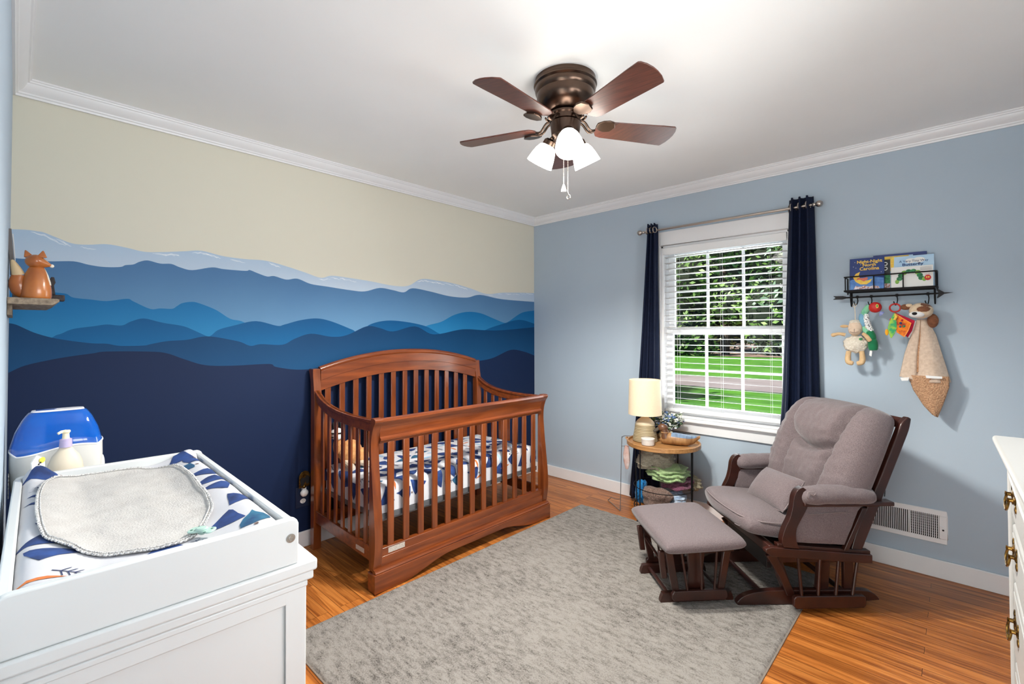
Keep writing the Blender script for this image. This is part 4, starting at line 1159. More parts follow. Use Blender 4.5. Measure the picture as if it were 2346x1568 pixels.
f = cushion_fn(bw_, bh, bt, front=bfront, p=8, corner=0.09, edge=0.45)
add_cushion(bc, f, 84, 84, back_warp)
bc.build('back_cushion', TP, GL, smooth=80)
# small lumbar pillow lying on the seat
LP = empty('lumbar_pillow', (0, 0, 0), label='small taupe pillow with light piping lying on the glider seat', cat='pillow')
LP.rotation_euler = (0, 0, pi + GA)
lx, ly, lz = 0.060, 0.035, 0.505
LP.location = Matrix.Rotation(pi + GA, 4, 'Z') @ Vector((lx, ly, 0)) + Vector((2.2628, -0.6302, lz))
mb = MB(); mb.push(RZ(radians(0)) @ RY(radians(50)) @ RZ(pi / 2) @ RZ(radians(4)))
f = cushion_fn(0.31, 0.185, 0.10, p=3.2, corner=-0.03, edge=0.62)
add_cushion(mb, f, 28, 24)
mb.build('pillow_body', TP, LP, smooth=80)
mb = MB(); mb.push(RZ(radians(0)) @ RY(radians(50)) @ RZ(pi / 2) @ RZ(radians(4)))
ring = []
for i in range(80):
    a = 2 * pi * i / 80; U = max(-1, min(1, 1.3 * cos(a))); V = max(-1, min(1, 1.3 * sin(a))); k = 1 + 0.03 * (U * U * V * V) ** 1.5
    ring.append(Vector((0.155 * U * k, 0.0925 * V * k, 0)))
mb.tube(ring, 0.0034, 6, closed=True); mb.build('pillow_piping', M['taupe_pipe'], LP)

# ------------------------------------------------------------------ ottoman
OA = radians(47.5)
OT = empty('gliding_ottoman', (1.905, -1.032, 0.0), label='low taupe ottoman with slatted dark wood base in front of the glider', cat='ottoman', rot=(0, 0, pi + OA))
z0 = 0.013
ON = 0.138
for s_ in (1, -1):
    top = P2([(-0.180, 0.012), (-0.172, 0.035), (-0.155, 0.044), (0.0, 0.044), (0.155, 0.044), (0.172, 0.035), (0.182, 0.010)], 3)
    mb = MB(); mb.strip_prism([(x, z + z0) for x, z in top], [(x, z0) for x, z in top], s_ * ON - 0.013, s_ * ON + 0.013, 'xz'); mb.build('floor_rail', DW, OT, bevel=0.003)
mb = MB(); mb.tube([(0.135, -ON, 0.042), (0.135, ON, 0.042)], 0.0085, 8); mb.build('stretcher', DW, OT)
mb = MB(); mb.tube([(-0.135, -ON, 0.042), (-0.135, ON, 0.042)], 0.0085, 8); mb.build('stretcher', DW, OT)
for s_ in (1, -1):
    yo = s_ * 0.172
    # centre upright on the base
    mb = MB(); mb.strip_prism([(-0.045, 0.055), (-0.035, 0.16), (-0.045, 0.25)], [(0.045, 0.055), (0.035, 0.16), (0.045, 0.25)], s_ * (ON - 0.004) - 0.009, s_ * (ON - 0.004) + 0.009, 'xz'); mb.build('base_upright', DW, OT, bevel=0.003)
    # hanging side: skirt, two slanted posts, three spindles, top rail
    mb = MB(); mb.prism([(-0.138, 0.046), (-0.126, 0.032), (0.126, 0.032), (0.138, 0.046), (0.138, 0.066), (0.126, 0.080), (-0.126, 0.080), (-0.138, 0.066)], yo - 0.010, yo + 0.010, 'xz'); mb.build('side_skirt', DW, OT, bevel=0.004)
    for q in (1, -1):
        mb = MB(); mb.strip_prism([(q * 0.095, 0.076), (q * 0.128, 0.268)], [(q * 0.130, 0.076), (q * 0.166, 0.268)], yo - s_ * 0.012 - 0.008, yo - s_ * 0.012 + 0.008, 'xz'); mb.build('side_post', DW, OT, bevel=0.004)
    for (xb, xt) in ((0.058, 0.088), (-0.012, -0.012 + 0.004), (-0.075, -0.09)):
        mb = MB(); mb.tube([(xb, yo, 0.076), (xt, yo, 0.272)], 0.0058, 8); mb.build('spindle', DW, OT)
    mb = MB(); mb.box(-0.168, 0.168, yo - 0.014, yo + 0.014, 0.262, 0.284); mb.build('top_rail', DW, OT, bevel=0.003)
mb = MB()
for x in (0.155, -0.168): mb.box(x, x + 0.014, -0.17, 0.17, 0.255, 0.284)
mb.box(-0.1, 0.1, -0.14, 0.14, 0.235, 0.25)
mb.build('top_frame', DW, OT, bevel=0.003)
# swinging front struts seen below the cushion
for s_ in (1, -1):
    mb = MB(); mb.strip_prism([(0.150, 0.13), (0.165, 0.262)], [(0.178, 0.13), (0.195, 0.262)], s_ * 0.15 - 0.010, s_ * 0.15 + 0.010, 'xz'); mb.build('swing_arm', DW, OT, bevel=0.005)
mb = MB(); mb.tube([(0.150, -0.14, 0.20), (0.10, 0.14, 0.10)], 0.007, 8); mb.build('brace', DW, OT)
oc = MB()
def otw(p):
    X = p.y; Y = p.x
    return Vector((X, Y, 0.316 - 0.04 * X + p.z + (0.012 * (1 - (X / 0.2) ** 2) * (1 - (Y / 0.27) ** 2) if p.z > 0 else 0)))
f = cushion_fn(0.52, 0.395, 0.062, p=12, corner=0.03, edge=0.38)
add_cushion(oc, f, 30, 30, otw)
oc.build('ottoman_cushion', TP, OT, smooth=60)

# ------------------------------------------------------------------ side table
TX, TY, TZ = 1.438, -0.285, 0.545
tb = empty('side_table', (TX, TY, 0), label='round oak tray side table with thin metal legs left of the glider', cat='side table')
mb = MB(); mb.lathe([(0, TZ - 0.018), (0.244, TZ - 0.018), (0.248, TZ - 0.014), (0.248, TZ + 0.010), (0.245, TZ + 0.013), (0.236, TZ + 0.013), (0.234, TZ + 0.009), (0.234, TZ), (0.0, TZ)], 72)
mb.build('tray_top', M['oak'], tb, smooth=35)
mb = MB(); mb.tube([(0.243 * cos(a), 0.243 * sin(a), TZ + 0.006) for a in [-2.75 + 0.02 * i for i in range(1)]] + [(0, 0, 0)], 0.0001, 3) if False else None
hd = MB(); a0 = radians(188)
hd.tube(catmull([(0.238 * cos(a0), 0.238 * sin(a0), TZ - 0.008), (0.262 * cos(a0), 0.262 * sin(a0), TZ + 0.006), (0.262 * cos(a0 + .12), 0.262 * sin(a0 + .12), TZ + 0.006), (0.240 * cos(a0 + .14), 0.240 * sin(a0 + .14), TZ - 0.006)], 4), 0.005, 8)
hd.build('tray_handle', M['oak'], tb)
LM = M['black_iron']
for k in range(4):
    a = radians([240, 0, 86, 170][k])
    for da in (-0.155, 0.155) if k == 0 else (-0.05, 0.05) if k == 1 else (0.0,):
        mb = MB(); mb.tube([(0.205 * cos(a + da), 0.205 * sin(a + da), TZ - 0.018), (0.20 * cos(a + da * .5), 0.20 * sin(a + da * .5), 0.004)], 0.0042, 8); mb.build('leg', LM, tb)
mb = MB(); mb.tube([(0.2 * cos(a), 0.2 * sin(a), 0.10) for a in [2 * pi * i / 48 for i in range(48)]], 0.004, 6, closed=True)
mb.tube([(0.2 * cos(a), 0.2 * sin(a), 0.245) for a in [2 * pi * i / 48 for i in range(48)]], 0.003, 6, closed=True)
for k in range(6):
    y = -0.16 + k * 0.064; w = sqrt(0.2 ** 2 - y * y); mb.tube([(-w, y, 0.10), (w, y, 0.10)], 0.003, 6)
mb.build('lower_shelf_wire', LM, tb)

# ------------------------------------------------------------------ table lamp
lx_, ly_ = 1.318, -0.318
M['ceramic'] = mat('ribbed_ceramic', (176, 160, 128), 0.5, rgb2=(146, 128, 96), scale=4, stretch=(1, 1, 40))
M['ceramic_top'] = mat('pale_ceramic', (206, 190, 160), 0.5, var=0.08)
tl = empty('table_lamp', (lx_, ly_, TZ), label='small table lamp with ribbed stone-coloured base and lit cream drum shade', cat='lamp')
pr_ = []
n = 11
for i in range(n * 4 + 1):
    t = i / (n * 4); z = 0.002 + t * 0.118
    r = lerp(0.084, 0.068, sm(0, 1, t)) + 0.0024 * abs(sin(pi * n * t))
    pr_.append((r, z))
mb = MB(); mb.lathe([(0, 0.001), (0.078, 0.001)] + pr_ + [(0.066, 0.122), (0, 0.124)], 48); mb.build('lamp_base', M['ceramic'], tl, smooth=60)
mb = MB(); mb.lathe([(0.067, 0.1205), (0.066, 0.130), (0.05, 0.150), (0.026, 0.168), (0.015, 0.176), (0.012, 0.184), (0.014, 0.190), (0.006, 0.196), (0.005, 0.24), (0, 0.241)], 40); mb.build('lamp_neck', M['ceramic_top'], tl, smooth=50)
def lampshade_mat():
    m = bpy.data.materials.new('lit_linen_shade'); m.use_nodes = True
    N = m.node_tree.nodes; L = m.node_tree.links; b = N['Principled BSDF']
    b.inputs['Roughness'].default_value = 0.9
    tc = N.new('ShaderNodeTexCoord'); nz = N.new('ShaderNodeTexNoise'); nz.inputs['Scale'].default_value = 120; L.new(tc.outputs['Object'], nz.inputs[0])
    cr = N.new('ShaderNodeValToRGB'); cr.color_ramp.elements[0].color = s2l((206, 190, 162)); cr.color_ramp.elements[1].color = s2l((218, 204, 178))
    L.new(nz.outputs[0], cr.inputs[0]); L.new(cr.outputs[0], b.inputs['Base Color'])
    b.inputs['Emission Color'].default_value = (1.0, 0.70, 0.42, 1); b.inputs['Emission Strength'].default_value = 0.13
    return m
mb = MB(); ri, ro = 0.108, 0.116
mb.lathe([(ro, 0.190), (ri + 0.001, 0.436), (ri - 0.001, 0.436), (ro - 0.002, 0.190)], 48)
mb.build('lamp_shade', lampshade_mat(), tl, smooth=60, weld=False)
add_light('table_lamp_bulb', 'POINT', (lx_, ly_, TZ + 0.30), 0.8, (1.0, 0.68, 0.38), 0.03).parent = None

# candle in a white pot
cdl = empty('candle_jar', (1.395, -0.425, TZ), label='white lidded candle jar on the table in front of the lamp', cat='candle')
mb = MB(); mb.lathe([(0, 0.001), (0.040, 0.001), (0.043, 0.005), (0.043, 0.040), (0, 0.040)], 36); mb.build('jar', mat('candle_glass', (206, 200, 194), 0.4, var=0.05), cdl)
mb = MB(); mb.lathe([(0, 0.0405), (0.045, 0.0405), (0.045, 0.047), (0.042, 0.049), (0, 0.049)], 36); mb.build('lid', mat('candle_lid', (226, 222, 216), 0.4, var=0.04), cdl)

# duck decoy
dk = empty('duck_decoy', (1.540, -0.292, TZ), rz=radians(20), label='carved wooden duck decoy with blue-grey back on the table', cat='figurine')
M['duck_body'] = mat('duck_brown', (176, 132, 84), 0.4, rgb2=(128, 88, 52), scale=14, stretch=(4, 1, 1))
M['duck_back'] = mat('duck_blue_grey', (132, 158, 188), 0.35, rgb2=(96, 108, 126), scale=14, stretch=(4, 1, 1))
M['duck_head'] = mat('duck_head_brown', (110, 72, 46), 0.35, rgb2=(74, 46, 32), scale=20)
mb = MB()
def duck(u, v):
    t = u; x = lerp(-0.112, 0.150, t)
    w = 0.046 * (sin(pi * min(1, t * 1.08 + 0.02)) ** 0.6) if t < 0.9 else 0.046 * (sin(pi * min(1, 0.9 * 1.08 + .02)) ** 0.6) * (1 - (t - 0.9) / 0.1 * 0.85)
    w = max(w, 0.003)
    zt = interp([(0, 0.036), (0.08, 0.062), (0.2, 0.078), (0.4, 0.080), (0.6, 0.074), (0.8, 0.067), (0.92, 0.067), (1, 0.074)], t)
    zb = interp([(0, 0.018), (0.1, 0.003), (0.3, 0.001), (0.7, 0.002), (0.85, 0.018), (1, 0.058)], t)
    a = 2 * pi * v
    return Vector((x, w * cos(a) * (1.0), (zt + zb) / 2 + (zt - zb) / 2 * sin(a)))
mb.surf(duck, 28, 24, cv=True); mb.add([duck(0, j / 24) for j in range(24)], [tuple(range(24))]); mb.add([duck(1, j / 24) for j in range(24)], [tuple(range(24))])
mb.build('body', M['duck_body'], dk, smooth=70)
mb = MB()
def dback(u, v):
    t = lerp(0.30, 0.92, u); a = lerp(0.16, 0.84, v) * pi
    p = duck(t, a / (2 * pi)); c = Vector((p.x, 0, 0.03)); d = (p - c).normalized()
    return p + d * 0.0012
mb.surf(dback, 24, 14); mb.build('back_feathers', M['duck_back'], dk, smooth=70)
mb = MB(); mb.tube(catmull([(-0.068, 0, 0.045), (-0.076, 0, 0.075), (-0.082, 0, 0.100)], 4), [0.036, 0.034, 0.031, 0.028, 0.026, 0.025, 0.024, 0.024, 0.024], 16)
mb.ball((-0.090, 0, 0.108), (0.035, 0.024, 0.026), 18, 12); mb.build('head', M['duck_head'], dk, smooth=70)
mb = MB(); mb.tube(catmull([(-0.112, 0, 0.104), (-0.128, 0, 0.094), (-0.142, 0, 0.084), (-0.154, 0, 0.078)], 3), [0.013, 0.0125, 0.012, 0.0115, 0.011, 0.0105, 0.010, 0.009, 0.008, 0.005], 12, flat=1.1); mb.build('bill', mat('duck_bill', (84, 78, 70), 0.4, var=0.2), dk, smooth=70)
mb = MB(); mb.ball((-0.077, 0, 0.078), (0.0285, 0.0285, 0.009), 16, 8); mb.build('neck_band', M['duck_body'], dk, smooth=70)

dk.scale = (1.0, 1.0, 1.05)
# vase with dried blue flowers
vs_ = empty('flower_vase', (1.405, -0.165, TZ), label='small cream vase of blue and white flowers between the lamp and the duck', cat='vase')
mb = MB(); mb.lathe([(0, 0.001), (0.026, 0.001), (0.038, 0.02), (0.040, 0.045), (0.030, 0.07), (0.024, 0.085), (0.030, 0.094), (0.026, 0.094), (0.02, 0.084), (0, 0.08)], 28); mb.build('vase_body', mat('vase_cream', (226, 200, 160), 0.5, rgb2=(200, 160, 110), scale=12), vs_)
rr = random.Random(4)
fl_m = [mat('petal_blue', (120, 150, 196), 0.7, rgb2=(84, 110, 160), scale=40), mat('petal_white', (232, 232, 222), 0.7, var=0.1), mat('leaf_sage', (92, 116, 74), 0.7, rgb2=(50, 72, 50), scale=30)]
st_ = MB(); fm = MB()
for i in range(64):
    a = rr.uniform(0, 6.28); r = rr.uniform(0.01, 0.095); h = 0.205 - r * 0.55 + rr.uniform(-0.045, 0.03)
    if i % 9 == 0: h += 0.035
    top = Vector((r * cos(a) * 1.1, r * sin(a) * 0.75, h))
    st_.tube([(0.01 * cos(a), 0.01 * sin(a), 0.07), (top.x * 0.5, top.y * 0.5, 0.13), tuple(top)], 0.0012, 4)
    for q in range(11):
        c = top + Vector((rr.gauss(0, 1), rr.gauss(0, 1), rr.gauss(0, 1))) * 0.011
        mi = rr.choice((0, 0, 1, 0, 1, 2)) if i % 3 else rr.choice((1, 1, 2))
        d = Vector((rr.gauss(0, 1), rr.gauss(0, 1), rr.gauss(0, 1))).normalized(); e = d.orthogonal().normalized(); g = d.cross(e)
        s = 0.0085 if mi < 2 else 0.012
        fm.add([c - e * s, c + g * s, c + e * s, c - g * s, c + d * s * 0.6], [(0, 1, 4), (1, 2, 4), (2, 3, 4), (3, 0, 4)], mi)
st_.build('stems', fl_m[2], vs_); fm.build('flowers', fl_m, vs_, smooth=0, weld=False)

vs_.scale = (1.35, 1.35, 0.80)
# ------------------------------------------------------------------ folded blankets on the lower shelf
def knit(name, rgb, rgb2, sc=260, bump=0.5, st=(1, 1, 1)):
    return mat(name, rgb, 0.95, rgb2=rgb2, scale=sc, bump=bump, bscale=sc, stretch=st, sheen=0.2, detail=2)
def blob(name, label, c, r, m, seed, cat='blanket', folds=5.0, n=60, droop=None, lift=0.22, rz=0):
    o = empty(name, (c[0], c[1], c[2] - r[2]), rz=rz, label=label, cat=cat)
    mb = MB()
    def fn(u, v):
        th = pi * v; ph = 2 * pi * u
        def sg(x, p=0.75): return (abs(x) ** p) * (1 if x >= 0 else -1)
        d = Vector((sg(sin(th)) * sg(cos(ph)), sg(sin(th)) * sg(sin(ph)), sg(cos(th))))
        k = 1 + lift * noise.noise(Vector((d.x * 1.2 + seed, d.y * 1.2, d.z * 0.9)) * 1.4)
        k += 0.11 * sin(folds * (d.z * 2.2 + 0.8 * noise.noise(Vector((d.x * 1.5 + seed, d.y * 1.5, 0))))) 
        p = Vector((d.x * r[0], d.y * r[1], d.z * r[2])) * k
        p.z = max(p.z, -r[2]); p.z += r[2]
        return p
    mb.surf(fn, n, n // 2, cu=True)
    mb.build('cloth', m, o, smooth=80)
    return o
blob('folded_blanket', 'blue swaddle cloth at the left of the blanket pile under the table', (1.298, -0.335, 0.185), (0.035, 0.05, 0.075), knit('cloth_blue', (40, 140, 200), (24, 104, 170), 120), 9.1, folds=9)
blob('folded_blanket', 'brown crochet blanket in front at the bottom of the pile under the table', (1.435, -0.385, 0.19), (0.105, 0.055, 0.065), knit('crochet_brown', (150, 124, 112), (96, 74, 66), 110, 0.9), 2.2, folds=2)
blob('folded_blanket', 'white and blue cloth at the lower right of the blanket pile', (1.535, -0.29, 0.165), (0.06, 0.055, 0.058), knit('cloth_white_blue', (214, 224, 236), (150, 176, 206), 40), 5.5, folds=8)
blob('folded_blanket', 'mauve crochet blanket bulging out on the right of the pile', (1.515, -0.25, 0.285), (0.095, 0.10, 0.05), knit('crochet_mauve', (140, 82, 104), (98, 52, 74), 120, 0.8), 3.3, folds=4)
blob('folded_blanket', 'pale green blanket folded in the middle of the pile', (1.475, -0.28, 0.348), (0.125, 0.12, 0.056), knit('knit_green', (178, 200, 146), (146, 176, 122), 160), 7.7, folds=6)
blob('folded_blanket', 'beige ribbed knit blanket on top of the pile under the tray table', (1.385, -0.29, 0.428), (0.118, 0.115, 0.082), knit('knit_beige', (212, 202, 180), (164, 152, 130), 60, 0.8, (1, 1, 6)), 1.1, folds=7)
blob('folded_blanket', 'cream and olive fringed blanket end poking out right of the pile', (1.585, -0.17, 0.27), (0.07, 0.035, 0.05), knit('knit_olive', (170, 160, 136), (128, 118, 96), 90), 6.1, folds=6)
ps = empty('stack_cloth', (0, 0, 0)); bpy.data.objects.remove(ps)

# ------------------------------------------------------------------ thin wire stand with a small pouch, left of the table
ws = empty('wire_stand', (1.06, -0.27, 0), label='thin wire floor stand with a pink and white pouch left of the side table', cat='stand')
M['thin_wire'] = mat('thin_grey_wire', (150, 150, 154), 0.35, 0.8, var=0.1)
mb = MB(); mb.push(T(-1.06, 0.27, 0))
mb.tube(catmull([(1.123, -0.338, 0.004), (1.118, -0.32, 0.10), (1.112, -0.29, 0.50), (1.115, -0.285, 0.535), (1.135, -0.28, 0.548), (1.18, -0.26, 0.548)], 5), 0.0028, 6)
mb.tube(catmull([(1.118, -0.32, 0.085), (1.03, -0.25, 0.045), (0.975, -0.215, 0.035)], 4), 0.0024, 6)
mb.tube([(0.975, -0.215, 0.035), (0.938, -0.205, 0.004)], 0.0028, 6)
mb.tube([(0.938, -0.205, 0.004), (1.123, -0.338, 0.004)], 0.0024, 6)
mb.tube([(1.112, -0.29, 0.47), (1.16, -0.262, 0.47)], 0.0024, 6)
mb.build('wire_frame', M['thin_wire'], ws)
mb = MB(); mb.push(T(-1.06, 0.27, 0))
def pouch(u, v):
    z = lerp(0.475, 0.30, v); a = 2 * pi * u
    k = 1 + 0.3 * noise.noise(Vector((cos(a) * 2, sin(a) * 2, z * 18)))
    return Vector((1.142 + 0.026 * cos(a) * k * sin(pi * (v * .9 + .08)) ** .4, -0.27 + 0.014 * sin(a) * k * sin(pi * (v * .9 + .08)) ** .4, z))
mb.surf(pouch, 20, 18, cu=True); mb.build('pouch', mat('pouch_cloth', (222, 206, 202), 0.9, rgb2=(200, 150, 136), scale=26), ws, smooth=80)

# ------------------------------------------------------------------ white dresser with changing topper (left foreground)
DA = radians(1.2)
WF = M['white_furn']
# local frame: origin at the front near corner of the top; +x along the length away from the camera, +y toward the wall
DO = Vector((1.884, -2.94, 0))
def dmat(): return Matrix.Translation(DO) @ Matrix(((-cos(DA), -sin(DA), 0, 0), (sin(DA), -cos(DA), 0, 0), (0, 0, 1, 0), (0, 0, 0, 1)))
DRZ = atan2(sin(DA), -cos(DA))      # a proper rotation: local x -> (-cos, sin), local y -> (-sin, -cos)
def dempty(name, x, y, z, **k):
    p = dmat() @ Vector((x, y, z)); o = empty(name, p, **k); o.rotation_euler = (0, 0, DRZ); return o
dr = dempty('dresser', 0, 0, 0, label='white painted dresser with panelled end carrying the changing topper', cat='dresser')
DZ = 0.80; DL, DD = 1.165, 0.4985
mb = MB(); mb.box(0, DL, 0, DD, DZ - 0.026, DZ); mb.build('dresser_top', WF, dr, bevel=0.005, seg=3)
mb = MB(); mb.box(0.006, DL - 0.006, 0.006, DD - 0.004, DZ - 0.046, DZ - 0.0265); mb.build('top_moulding', WF, dr, bevel=0.004, seg=2)
mb = MB(); mb.box(0.022, DL - 0.022, 0.022, DD - 0.006, 0.04, DZ - 0.0465); mb.build('body', WF, dr, bevel=0.004)
# end panel frame (towards the camera) with two beads under the top
mb = MB()
mb.box(0.012, 0.022, 0.020, 0.062, 0.0, DZ - 0.047); mb.box(0.012, 0.022, DD - 0.05, DD - 0.006, 0.0, DZ - 0.047)
mb.box(0.012, 0.022, 0.062, DD - 0.05, DZ - 0.088, DZ - 0.047); mb.box(0.012, 0.022, 0.062, DD - 0.05, 0.03, 0.12)
mb.box(0.0095, 0.022, 0.018, DD - 0.006, DZ - 0.060, DZ - 0.047)
mb.build('end_panel_frame', WF, dr, bevel=0.003)
for (xa_, xb_) in ((0.05, 0.57), (0.59, 1.115)):
    for (za, zb) in ((0.53, 0.74), (0.31, 0.51), (0.09, 0.29)):
        mb = MB(); mb.box(xa_, xb_, 0.008, 0.022, za, zb); d_ = mb.build('drawer', WF, dr, bevel=0.004)
        mb = MB(); mb.push(T((xa_ + xb_) / 2, 0.0075, (za + zb) / 2) @ RX(pi / 2)); mb.lathe([(0.006, 0), (0.006, 0.01), (0.014, 0.018), (0.012, 0.024), (0, 0.026)], 16); kn = mb.build('knob', M['satin_steel'], d_)
# changing topper: four rails, rounded upper ends, screws
tp = dempty('changing_tray', 0, 0, DZ, label='white wooden changing tray frame standing on the dresser', cat='changing tray')
TX0, TX1, TY0, TY1 = 0.006, 0.888, 0.052, 0.4972
RH = 0.100
def rail_poly(a0, a1, h, r=0.014):
    return [(a0, 0), (a1, 0), (a1, h - r), (a1 - r * .3, h - r * .3), (a1 - r, h), (a0 + r, h), (a0 + r * .3, h - r * .3), (a0, h - r)]
mb = MB(); mb.prism(rail_poly(TY0 - 0.012, TY1, RH + 0.002), TX0, TX0 + 0.018, 'yz'); mb.build('end_rail', WF, tp, bevel=0.004, seg=3)
mb = MB(); mb.prism(rail_poly(TY0 - 0.012, TY1, RH + 0.002), TX1 - 0.018, TX1, 'yz'); mb.build('end_rail', WF, tp, bevel=0.004, seg=3)
mb = MB(); mb.box(TX0 + 0.018, TX1 - 0.018, TY0 - 0.006, TY0 + 0.012, 0, RH - 0.003); mb.build('long_rail', WF, tp, bevel=0.004, seg=3)
mb = MB(); mb.box(TX0 + 0.018, TX1 - 0.018, TY1 - 0.018, TY1, 0, RH - 0.003); mb.build('long_rail', WF, tp, bevel=0.004, seg=3)
for yy in (TY0 + 0.006,):
    mb = MB(); mb.push(T(TX0 - 0.0005, yy, 0.060) @ RY(-pi / 2)); mb.lathe([(0.0095, 0), (0.0095, 0.0012), (0.006, 0.0014), (0.0055, 0.0004), (0.004, 0.0004), (0.003, 0.0014), (0, 0.0014)], 20); mb.build('screw', M['satin_steel'], tp)

# contoured changing pad in a printed cover
pad = dempty('changing_pad', 0, 0, DZ, label='contoured changing pad in a white cover printed with navy mountains and trees', cat='changing pad')
PX0, PX1, PY0, PY1 = TX0 + 0.019, TX1 - 0.019, TY0 + 0.0125, TY1 - 0.0185
pw, pl_ = PY1 - PY0, PX1 - PX0
def pad_h(x, y):
    u = (x - PX0) / pl_; v = (y - PY0) / pw
    side = max(sm(0.30, 0.06, v), sm(0.70, 0.94, v))
    h = 0.070 + 0.026 * side
    endr = max(sm(0.06, 0.0, u), sm(0.94, 1.0, u)); h += 0.012 * sm(0.92, 0.99, u)
    rim = min(1, min(v, 1 - v) / 0.05) ; rim2 = min(1, min(u, 1 - u) / 0.03)
    h -= 0.014 * (1 - rim) ** 2 + 0.014 * (1 - rim2) ** 2
    h += 0.004 * noise.noise(Vector((x * 9, y * 9, 1)))
    # a peaked corner of the cover at the wall end
    c = math.exp(-(((x - PX1 + 0.02) / 0.03) ** 2 + ((y - PY1 + 0.03) / 0.03) ** 2)); h += 0.028 * c
    c = math.exp(-(((x - PX1 + 0.02) / 0.035) ** 2 + ((y - PY0 - 0.02) / 0.03) ** 2)); h += 0.010 * c
    return h
def pad_S(a, b):
    x = PX0 + a; y = PY0 + b
    e = 0.004
    nx = -(pad_h(x + e, y) - pad_h(x - e, y)) / (2 * e); ny = -(pad_h(x, y + e) - pad_h(x, y - e)) / (2 * e)
    return Vector((x, y, pad_h(x, y))), Vector((nx, ny, 1)).normalized()
mb = MB()
mb.surf(lambda u, v: pad_S(u * pl_, v * pw)[0], 120, 80)
vs_ = []
per = [(u, 0) for u in [i / 40 for i in range(41)]] + [(1, v) for v in [i / 20 for i in range(1, 21)]] + [(1 - u, 1) for u in [i / 40 for i in range(1, 41)]] + [(0, 1 - v) for v in [i / 20 for i in range(1, 20)]]
np_ = len(per)
for u, v in per:
    p = pad_S(u * pl_, v * pw)[0]; vs_ += [p, Vector((p.x, p.y, 0.002))]
mb.add(vs_, [(2 * i, 2 * ((i + 1) % np_), 2 * ((i + 1) % np_) + 1, 2 * i + 1) for i in range(np_)])
print_shapes(mb, (0.03, pl_ - 0.03, 0.025, pw - 0.025), pad_S, 21, size=0.078, n=150, step=0.014, gap=0.50, lift=0.0012)
mb.build('pad_cover', [mat('pad_cloth', (200, 200, 205), 0.9, rgb2=(190, 190, 196), scale=6, bump=0.05, bscale=40)] + INKS, pad, smooth=60, weld=False)
# standing corner tag with yellow bird print
mb = MB(); q = pad_S(pl_ - 0.012, pw - 0.022)[0]
mb.add([(q.x - .016, q.y + .004, q.z - 0.012), (q.x + .004, q.y - .022, q.z - 0.012), (q.x + .010, q.y - .020, q.z + 0.020), (q.x - .004, q.y - .004, q.z + 0.034), (q.x - .018, q.y + .006, q.z + 0.016)], [(0, 1, 2, 3, 4)])
mb.build('cover_corner', mat('corner_cloth', (236, 234, 230), 0.9), pad, smooth=0, solid=0.004)
mb = MB(); c = Vector((q.x - .002, q.y - .0115, q.z + 0.016))
nn = Vector((-0.72, -0.66, 0)).normalized(); tt = Vector((0.66, -0.72, 0))
for (r_, off_, m_) in ((0.0085, (0.004, 0.002), 0), (0.003, (-0.001, -0.004), 1), (0.0025, (-0.006, -0.008), 1)):
    cc = c + nn * 0.004 + tt * off_[0] + Vector((0, 0, off_[1]))
    mb.add([cc + tt * r_ * cos(a) + Vector((0, 0, r_ * sin(a))) for a in [2 * pi * i / 12 for i in range(12)]], [tuple(range(12))], m_)
mb.build('bird_print', [mat('ink_yellow', (236, 220, 74), 0.8), M['black']], pad, smooth=0)

# burp cloth with crocheted edge
bcl = dempty('burp_cloth', 0.40, 0.235, DZ, label='white burp cloth with crocheted edge lying on the changing pad', cat='cloth')
outl = [(0.40, -0.075), (0.55, -0.065), (0.74, -0.02)]
def bc_out():
    # corners in dresser coordinates, from the near-front going round (rounded by catmull)
    P = [(0.122, 0.225), (0.180, 0.182), (0.262, 0.150), (0.34, 0.140), (0.50, 0.133), (0.66, 0.128), (0.764, 0.145), (0.832, 0.22), (0.846, 0.313), (0.838, 0.38), (0.800, 0.425), (0.669, 0.446), (0.527, 0.450), (0.38, 0.448), (0.286, 0.440), (0.226, 0.418), (0.166, 0.378), (0.124, 0.300)]
    P = [(x, y, 0) for x, y in P]
    return catmull(P[-2:] + P + P[:2], 7)[14:-7]
BO = bc_out(); cbx, cby = 0.48, 0.29
nb = len(BO)
def bcz(x, y):
    base = pad_h(min(max(x, PX0 + 0.03), PX1 - 0.03), min(max(y, PY0 + 0.03), PY1 - 0.03))
    v = (y - PY0) / pw
    return base + 0.006 + 0.004 * noise.noise(Vector((x * 12, y * 12, 5))) + 0.0018 * noise.noise(Vector((x * 30, y * 34, 2)))
mb = MB(); mb.push(T(-0.40, -0.235, 0)); R_ = 26; vs_ = []; fs_ = []
for j in range(R_ + 1):
    t = (j / R_) ** 0.8
    for i in range(nb):
        x = lerp(cbx, BO[i].x, t); y = lerp(cby, BO[i].y, t); vs_.append((x, y, bcz(x, y)))
for j in range(R_):
    for i in range(nb):
        fs_.append((j * nb + i, j * nb + (i + 1) % nb, (j + 1) * nb + (i + 1) % nb, (j + 1) * nb + i))
mb.add(vs_, fs_)
mb.build('cloth', mat('terry_white', (194, 191, 188), 0.95, rgb2=(184, 180, 177), scale=24, bump=0.35, bscale=240), bcl, smooth=80, solid=0.003)
mb = MB(); mb.push(T(-0.40, -0.235, 0))
L_ = 0; fine = []
for i in range(nb):
    a = BO[i]; b = BO[(i + 1) % nb]; k_ = max(1, int((b - a).length / 0.0022))
    for q_ in range(k_): fine.append(a.lerp(b, q_ / k_))
ring = []
for i, p in enumerate(fine):
    d = Vector((p.x - cbx, p.y - cby, 0)).normalized(); o_ = 0.003 * (1 if (i // 2) % 2 else -0.4)
    ring.append(Vector((p.x + d.x * o_, p.y + d.y * o_, bcz(p.x, p.y) + 0.0018)))
mb.tube(ring, 0.0019, 5, closed=True)
